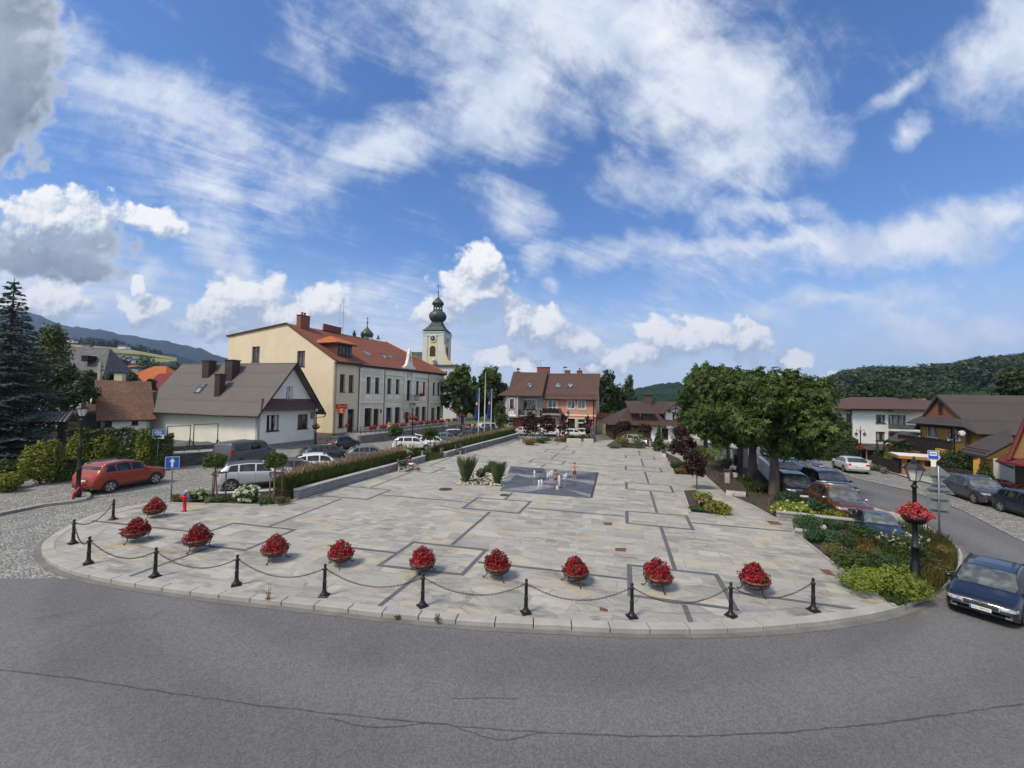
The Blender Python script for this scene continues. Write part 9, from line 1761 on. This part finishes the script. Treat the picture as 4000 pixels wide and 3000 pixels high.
# seated man on the first bench, legs stretched out
SIT=dict(pelvis=(0,.0,.285),waist=(0,-.02,.37),chest=(0,-.03,.49),neck=(0,-.02,.60),head=(0,.0,.685),shL=(-.105,-.03,.565),shR=(.105,-.03,.565),elL=(-.13,.03,.42),elR=(.13,.03,.42),wrL=(.02,.11,.44),wrR=(-.02,.10,.46),hipL=(-.055,.02,.275),hipR=(.055,.02,.275),knL=(-.055,.24,.285),knR=(.06,.24,.29),anL=(-.05,.40,.09),anR=(.05,.43,.075),toL=(-.055,.47,.13),toR=(.07,.50,.12))
bd_=Vector((cos(wa),sin(wa),0)); P=BN.location+bd_*.25; P=Vector((P.x,P.y,PZ))-nW*.12
person('bearded man in a navy shirt and white shorts sitting with crossed arms and outstretched legs',P,wa+pi,SIT,1.78,'skin_tan','hair_black','cloth_navy','cloth_white','shoe',leg=.44,sleeve=.3)
m=MB(); P2=P+bd_*-.1-nW*-.0; t_=thing('backpack',(BN.location.x-.5*bd_.x-.0,BN.location.y-.5*bd_.y,PZ+.47),'dark backpack lying on the bench beside the seated man','bag'); m.ball((0,0,.12),.2,10,7,(1,.6,.65)); m.build('sack','cloth_navy',t_,True)
# seated woman on the right bench
rzw=RB_.rotation_euler[2]; d=Vector((cos(rzw),sin(rzw),0)); P=RB_.location-d*.35; S2=dict(SIT); S2.update(knL=(-.06,.25,.30),knR=(.03,.26,.33),anL=(-.08,.27,.06),anR=(-.02,.42,.17),toL=(-.09,.35,.02),toR=(-.05,.49,.16),wrL=(-.03,.15,.39),wrR=(.05,.14,.38))
person('woman in a white cardigan, hat and beige trousers sitting on the brown bench',(P.x,P.y,PZ),rzw+pi,S2,1.68,'skin','hair_brown','cloth_white','cloth_beige','shoe_pale',leg=.95,sleeve=.95)
t_=thing('handbag',(P.x-.1,P.y-.18,PZ+.5),'black bag on the lap of the woman on the brown bench','bag'); m=MB(); m.ball((0,0,.08),.19,10,7,(1,.55,.8)); m.build('sack','cloth_black',t_,True)
P=G(2178,1724,PZ); person('person in a white shirt sitting and bending forward at the far shrubs',(P.x,P.y,PZ),rad(120),dict(SIT,head=(0,.08,.66),neck=(0,.05,.585)),1.7,'skin_tan','hair_brown','cloth_white','cloth_navy','shoe_pale',leg=.45,sleeve=.4)
# people near the terrace and the church
zt_=lambda px: zp-.03
def on_terrace(px,o=1.2): u=TW.uz(px,1660)[0]; q=TW.p(u,0,-o); return (q.x,q.y,zp-.03)
person('man in a white shirt standing at the church end of the terrace railing',on_terrace(1741,.9),rad(150),STAND,1.8,'skin_tan','hair_black','cloth_white','cloth_blue','shoe',leg=.95,sleeve=.4)
person('person in a bright yellow top on the terrace left of the entrance',on_terrace(1551,1.4),rad(170),STAND,1.6,'skin','hair_brown','cloth_yellow','cloth_navy','shoe',leg=.95,sleeve=.5,longhair=True); person('child in a white top on the terrace left of the yellow top',on_terrace(1541,.9),rad(190),STAND,1.25,'skin','hair_black','cloth_white','cloth_black','shoe',leg=.9)
P=At(1791,1690,66); person('woman in black walking below the lamp at the church end of the terrace',(P.x,P.y,0),rad(200),pose(elR=(.14,.06,.66),wrR=(.10,.14,.58)),1.7,'skin','hair_black','cloth_black','cloth_black','shoe',leg=.95,sleeve=.3,longhair=True)
for k,(px,Y,tp,lb) in enumerate(((1822,70,'cloth_red','person in a red top under the church chestnut'),(1834,71,'cloth_navy','person in dark clothes right of the red top under the chestnut'),(1845,70,'cloth_white','person in a white shirt under the chestnut near the flagpoles'),(1858,72,'cloth_black','person in black standing behind the left flagpole'),(1877,71,'cloth_white','person in a pale top between the left and middle flagpoles'))):
    P=At(px,1690,Y); person(lb,(P.x,P.y,0),rad(150+40*k),STAND,1.72,'skin',('hair_black','hair_brown')[k%2],tp,'cloth_black','shoe',leg=.95,sleeve=.4)
P=At(1991,1700,68); person('person in a white top standing at the corner of the grey house',(P.x,P.y,0),rad(100),STAND,1.7,'skin','hair_brown','cloth_white','cloth_black','shoe',leg=.95,sleeve=.4)
P=At(3090,1760,39)
t_=None
# ---------------- hills: real ground with ridges where the photo shows them
def forest(name,dark,light,fields=None,sc=.03):
    m,t=newmat(name); g=t.n('ShaderNodeNewGeometry').outputs[0]
    v=t.n('ShaderNodeTexVoronoi',{'Vector':t.v('MULTIPLY',g,(1.,1.,.4)),'Scale':sc*4,'Randomness':1.}); vc=t.n('ShaderNodeSeparateColor',{0:v.outputs[1]}).outputs[0]
    c=t.mix(vc,dark,light); c=t.mix(t.ss(t.noise(g,sc*.5,6,.6),.35,.7),c,t.mix(vc,tuple(x*.6 for x in dark),dark)); c=t.mix(t.ss(v.outputs[0],.2,.9,0,.5),c,tuple(x*.35 for x in dark))
    t.out(c,.95,0,t.m('SUBTRACT',1.,v.outputs[0]),2.5,**{'Specular IOR Level':.05})
forest('forest_far',(.012,.028,.020),(.026,.050,.028),sc=.02); forest('forest_near',(.03,.055,.028),(.07,.10,.045),sc=.03); forest('forest_mid',(.014,.034,.018),(.035,.062,.026),sc=.03)
pm('meadow',(.21,.195,.09),(.15,.165,.065),.01,.95,world=True); pm('meadow_green',(.12,.19,.05),(.16,.20,.06),.01,.95,world=True)
def hill(name,ridge,D,D0,mat,rough=6.,n=130,rows=26,zfoot=-2.,crown=5.,back=300.):
    """a hillside whose crest passes through the given photo points at distance D, rising from distance D0"""
    rd=[(a,b) for a,b in ridge]; m=MB(); m.cs=True; x0,x1=rd[0][0],rd[-1][0]; V=[]
    for i in range(n+1):
        px=x0+(x1-x0)*i/n; py=interp([(a,b) for a,b in rd],px); top=At(px,py,D); zt=top.z-crown*.6; col=[]
        for j in range(rows+3):
            if j<=rows: f=j/rows; Y=D0+(D-D0)*f; z=zfoot+(zt-zfoot)*(f**1.15)*(1-.12*sin(f*pi))
            else: Y=D+back*(j-rows); z=zt-(j-rows)*.10*(zt-zfoot)
            d=ray(px,1500); x=d.x/d.y*Y
            nz=mnoise.noise(Vector((x*.004,Y*.004,1.)))*rough*2.2*min(1,f*2)*(1 if j<rows-2 else .15)+abs(mnoise.noise(Vector((x*.05,Y*.02,3.))))*crown*1.6+R.uniform(0,crown*.6)
            col.append((x,Y,z+nz))
        V.append(m.add(col))
    for a,b in zip(V,V[1:]):
        for j in range(rows+2): m.face(a+j,b+j,b+j+1,a+j+1)
    o=m.build(name,mat,None,True); tag(o,kind='structure'); return o
# left: far blue mountain, its darker shoulder, farmed foot slope
hill('mountain',((-900,1290),(-400,1215),(0,1200),(106,1222),(225,1268),(318,1278),(411,1292),(464,1308),(564,1320),(700,1345),(774,1362),(880,1397),(1000,1425),(1200,1470),(1500,1510),(1800,1535)),3300,1500,'forest_far',40,150,24,0,14,900)
hill('hill_shoulder',((-600,1330),(0,1318),(260,1322),(330,1326),(420,1330),(520,1352),(600,1372),(700,1392),(820,1428),(900,1452),(1100,1500),(1300,1530)),1700,700,'forest_far',16,130,20,0,9,300)
hill('foot_slope',((-500,1400),(0,1385),(270,1380),(330,1384),(420,1397),(520,1412),(640,1440),(760,1466),(900,1490),(1200,1525)),760,180,'forest_mid',5,120,22,-2,5,120)
# right and centre hills
hill('right_hill',((2950,1545),(3100,1520),(3221,1484),(3250,1477),(3293,1452),(3360,1440),(3407,1437),(3445,1449),(3478,1445),(3537,1437),(3605,1437),(3685,1425),(3748,1416),(3812,1398),(3875,1391),(4000,1382),(4300,1360)),620,110,'forest_near',7,180,30,-3,5,160)
hill('centre_hill',((2200,1560),(2440,1534),(2500,1517),(2559,1508),(2640,1499),(2695,1507),(2800,1514),(3000,1512),(3200,1502),(3400,1500)),1100,400,'forest_mid',8,120,18,0,6,200)
hill('horizon_wood',((1100,1530),(1500,1540),(2000,1548),(2600,1556),(3200,1566)),420,160,'forest_mid',2,120,8,-1,4,60)
# fields and far farmhouses on the left foot slope
def field(name,pts,Y,mat):
    m=MB(); P=[At(x,y,Y) for x,y in pts]; m.quad(*P); o=m.build(name,mat); tag(o,kind='structure')
    bm=bmesh.new(); bm.from_mesh(o.data); bmesh.ops.triangulate(bm,faces=bm.faces); bm.to_mesh(o.data); bm.free(); sm=o.modifiers.new('s','SOLIDIFY'); sm.thickness=1.5
def sloped_field(name,pts,Y0,Y1,mat):
    ys=[p[1] for p in pts]; lo,hi=min(ys),max(ys); m=MB(); P=[At(x,y,Y1-(Y1-Y0)*(y-lo)/(hi-lo)) for x,y in pts]; m.extr(P,(0,0,-1.5)); tag(m.build(name,mat),kind='structure')
sloped_field('hay_field',((262,1344),(330,1348),(480,1360),(600,1382),(690,1398),(690,1408),(560,1384),(440,1376),(370,1366),(262,1352)),690,735,'meadow'); sloped_field('green_field',((262,1352),(370,1366),(440,1376),(436,1390),(380,1388),(300,1374),(262,1370)),660,690,'meadow_green'); sloped_field('lower_field',((432,1384),(520,1392),(640,1402),(690,1410),(600,1416),(500,1400),(436,1394)),640,680,'meadow'); sloped_field('right_meadow',((3868,1500),(3900,1496),(3935,1497),(3925,1514),(3890,1510)),430,455,'meadow_green'); sloped_field('right_meadow',((3425,1524),(3460,1517),(3500,1520),(3505,1532),(3440,1532)),330,345,'meadow_green')
def farm(px,py,w_,h_,Y,lb,wm='plaster_bright',rm='tile_dark',rz=0):
    P=At(px,py,Y); t_=thing('farmhouse',P,lb,'house','far farmhouses on the slope',rz); k=Y/F; W_=w_*k; H=h_*k; m=MB(); m.box(0,0,H*.3,W_,W_*.7,H*.9); m.build('wall',wm,t_); m=MB(); m.extr([(-W_*.56,-W_*.42,H*.72),(-W_*.56,0,H*1.25),(-W_*.56,W_*.42,H*.72)],(W_*1.12,0,0)); m.build('roof',rm,t_)
farm(342,1366,26,16,640,'far white farmhouse with a dark roof below the hay field'); farm(485,1362,30,12,640,'far long white building with a small spire at the field edge'); farm(282,1338,26,10,690,'far barn with a red roof at the top left of the hay field','plaster_white','tile_maroon'); farm(446,1400,10,9,560,'leftmost tiny white house in the far village row',rz=.3); farm(470,1402,22,13,560,'white house with grey roof in the far village row','plaster_bright','shingle_grey',.2); farm(500,1408,24,13,560,'wide white house with brown roof in the far village row','plaster_bright','tile_brown',-.2); farm(530,1418,24,14,540,'rightmost white house in the far village row',rz=.5); farm(600,1445,14,8,480,'tiny white house low at the right of the far slope')
farm(3640,1538,10,8,300,'tiny white house on the right hill behind the apartment chimneys'); farm(3890,1545,16,7,250,'small pale building beyond the yellow house roof ridge')
# loose trees on the slopes, counted as one far wood
def far_wood(name,lb,spots,mat,size):
    V=[]
    for px,py,Y,r in spots:
        P=At(px,py,Y); q=60; d=unit(rng.normal(size=(q,3))); pts=np.array(P)+d*np.array([r,r,r*.95])*(rng.random((q,1))**.3); V.append(leafquads(pts,unit(d+np.array([0,0,.4])),r*.5,.7))
    o=npmesh(name,np.concatenate(V),None,mat); tag(o,lb,'far trees',kind='stuff')
sp_=[]
for _ in range(200): 
    px=R.uniform(250,980); base=interp([(250,1362),(420,1402),(560,1412),(700,1440),(900,1490)],px); sp_.append((px,base+R.uniform(-6,70),R.uniform(330,600),R.uniform(3.5,6.5)))
far_wood('far_trees','mixed trees scattered over the far foot slope on the left',sp_,'leaf_dark',1)
sp_=[(R.uniform(300,620),0,0,0) for _ in range(60)]; sp_=[(px,interp([(300,1338),(420,1342),(520,1362),(620,1385)],px)+R.uniform(-8,6),R.uniform(750,800),R.uniform(7,10)) for px,_,_,_ in sp_]; far_wood('far_wood','dark spruce belt above the hay field on the left slope',sp_,'needle_dark',1)
sp_=[]
for _ in range(900): px=R.uniform(3180,4050); top=interp([(3180,1500),(3293,1452),(3400,1437),(3605,1437),(3748,1416),(4050,1378)],px); f=R.random(); sp_.append((px,top+f*100*R.random()+2,560-f*330,R.uniform(2.6,4.6)))
far_wood('far_wood','round tree crowns covering the right hill',sp_,'leaf_far',1)
# ---------------- air
HZ=True
if HZ:
    m=bpy.data.materials.new('haze_air'); m.use_nodes=True; t=NT(m.node_tree); pv=t.n('ShaderNodeVolumePrincipled',{'Color':(.45,.60,.95,1),'Density':.00011,'Anisotropy':.2}); t.t.links.new(pv.outputs[0],t.n('ShaderNodeOutputMaterial').inputs[1])
    MATS['haze_air']=m; h=MB(); h.box(0,2575,396,15000,6100,808); o=h.build('haze','haze_air'); tag(o,'thin pale blue air haze over the far hills','haze',kind='stuff')
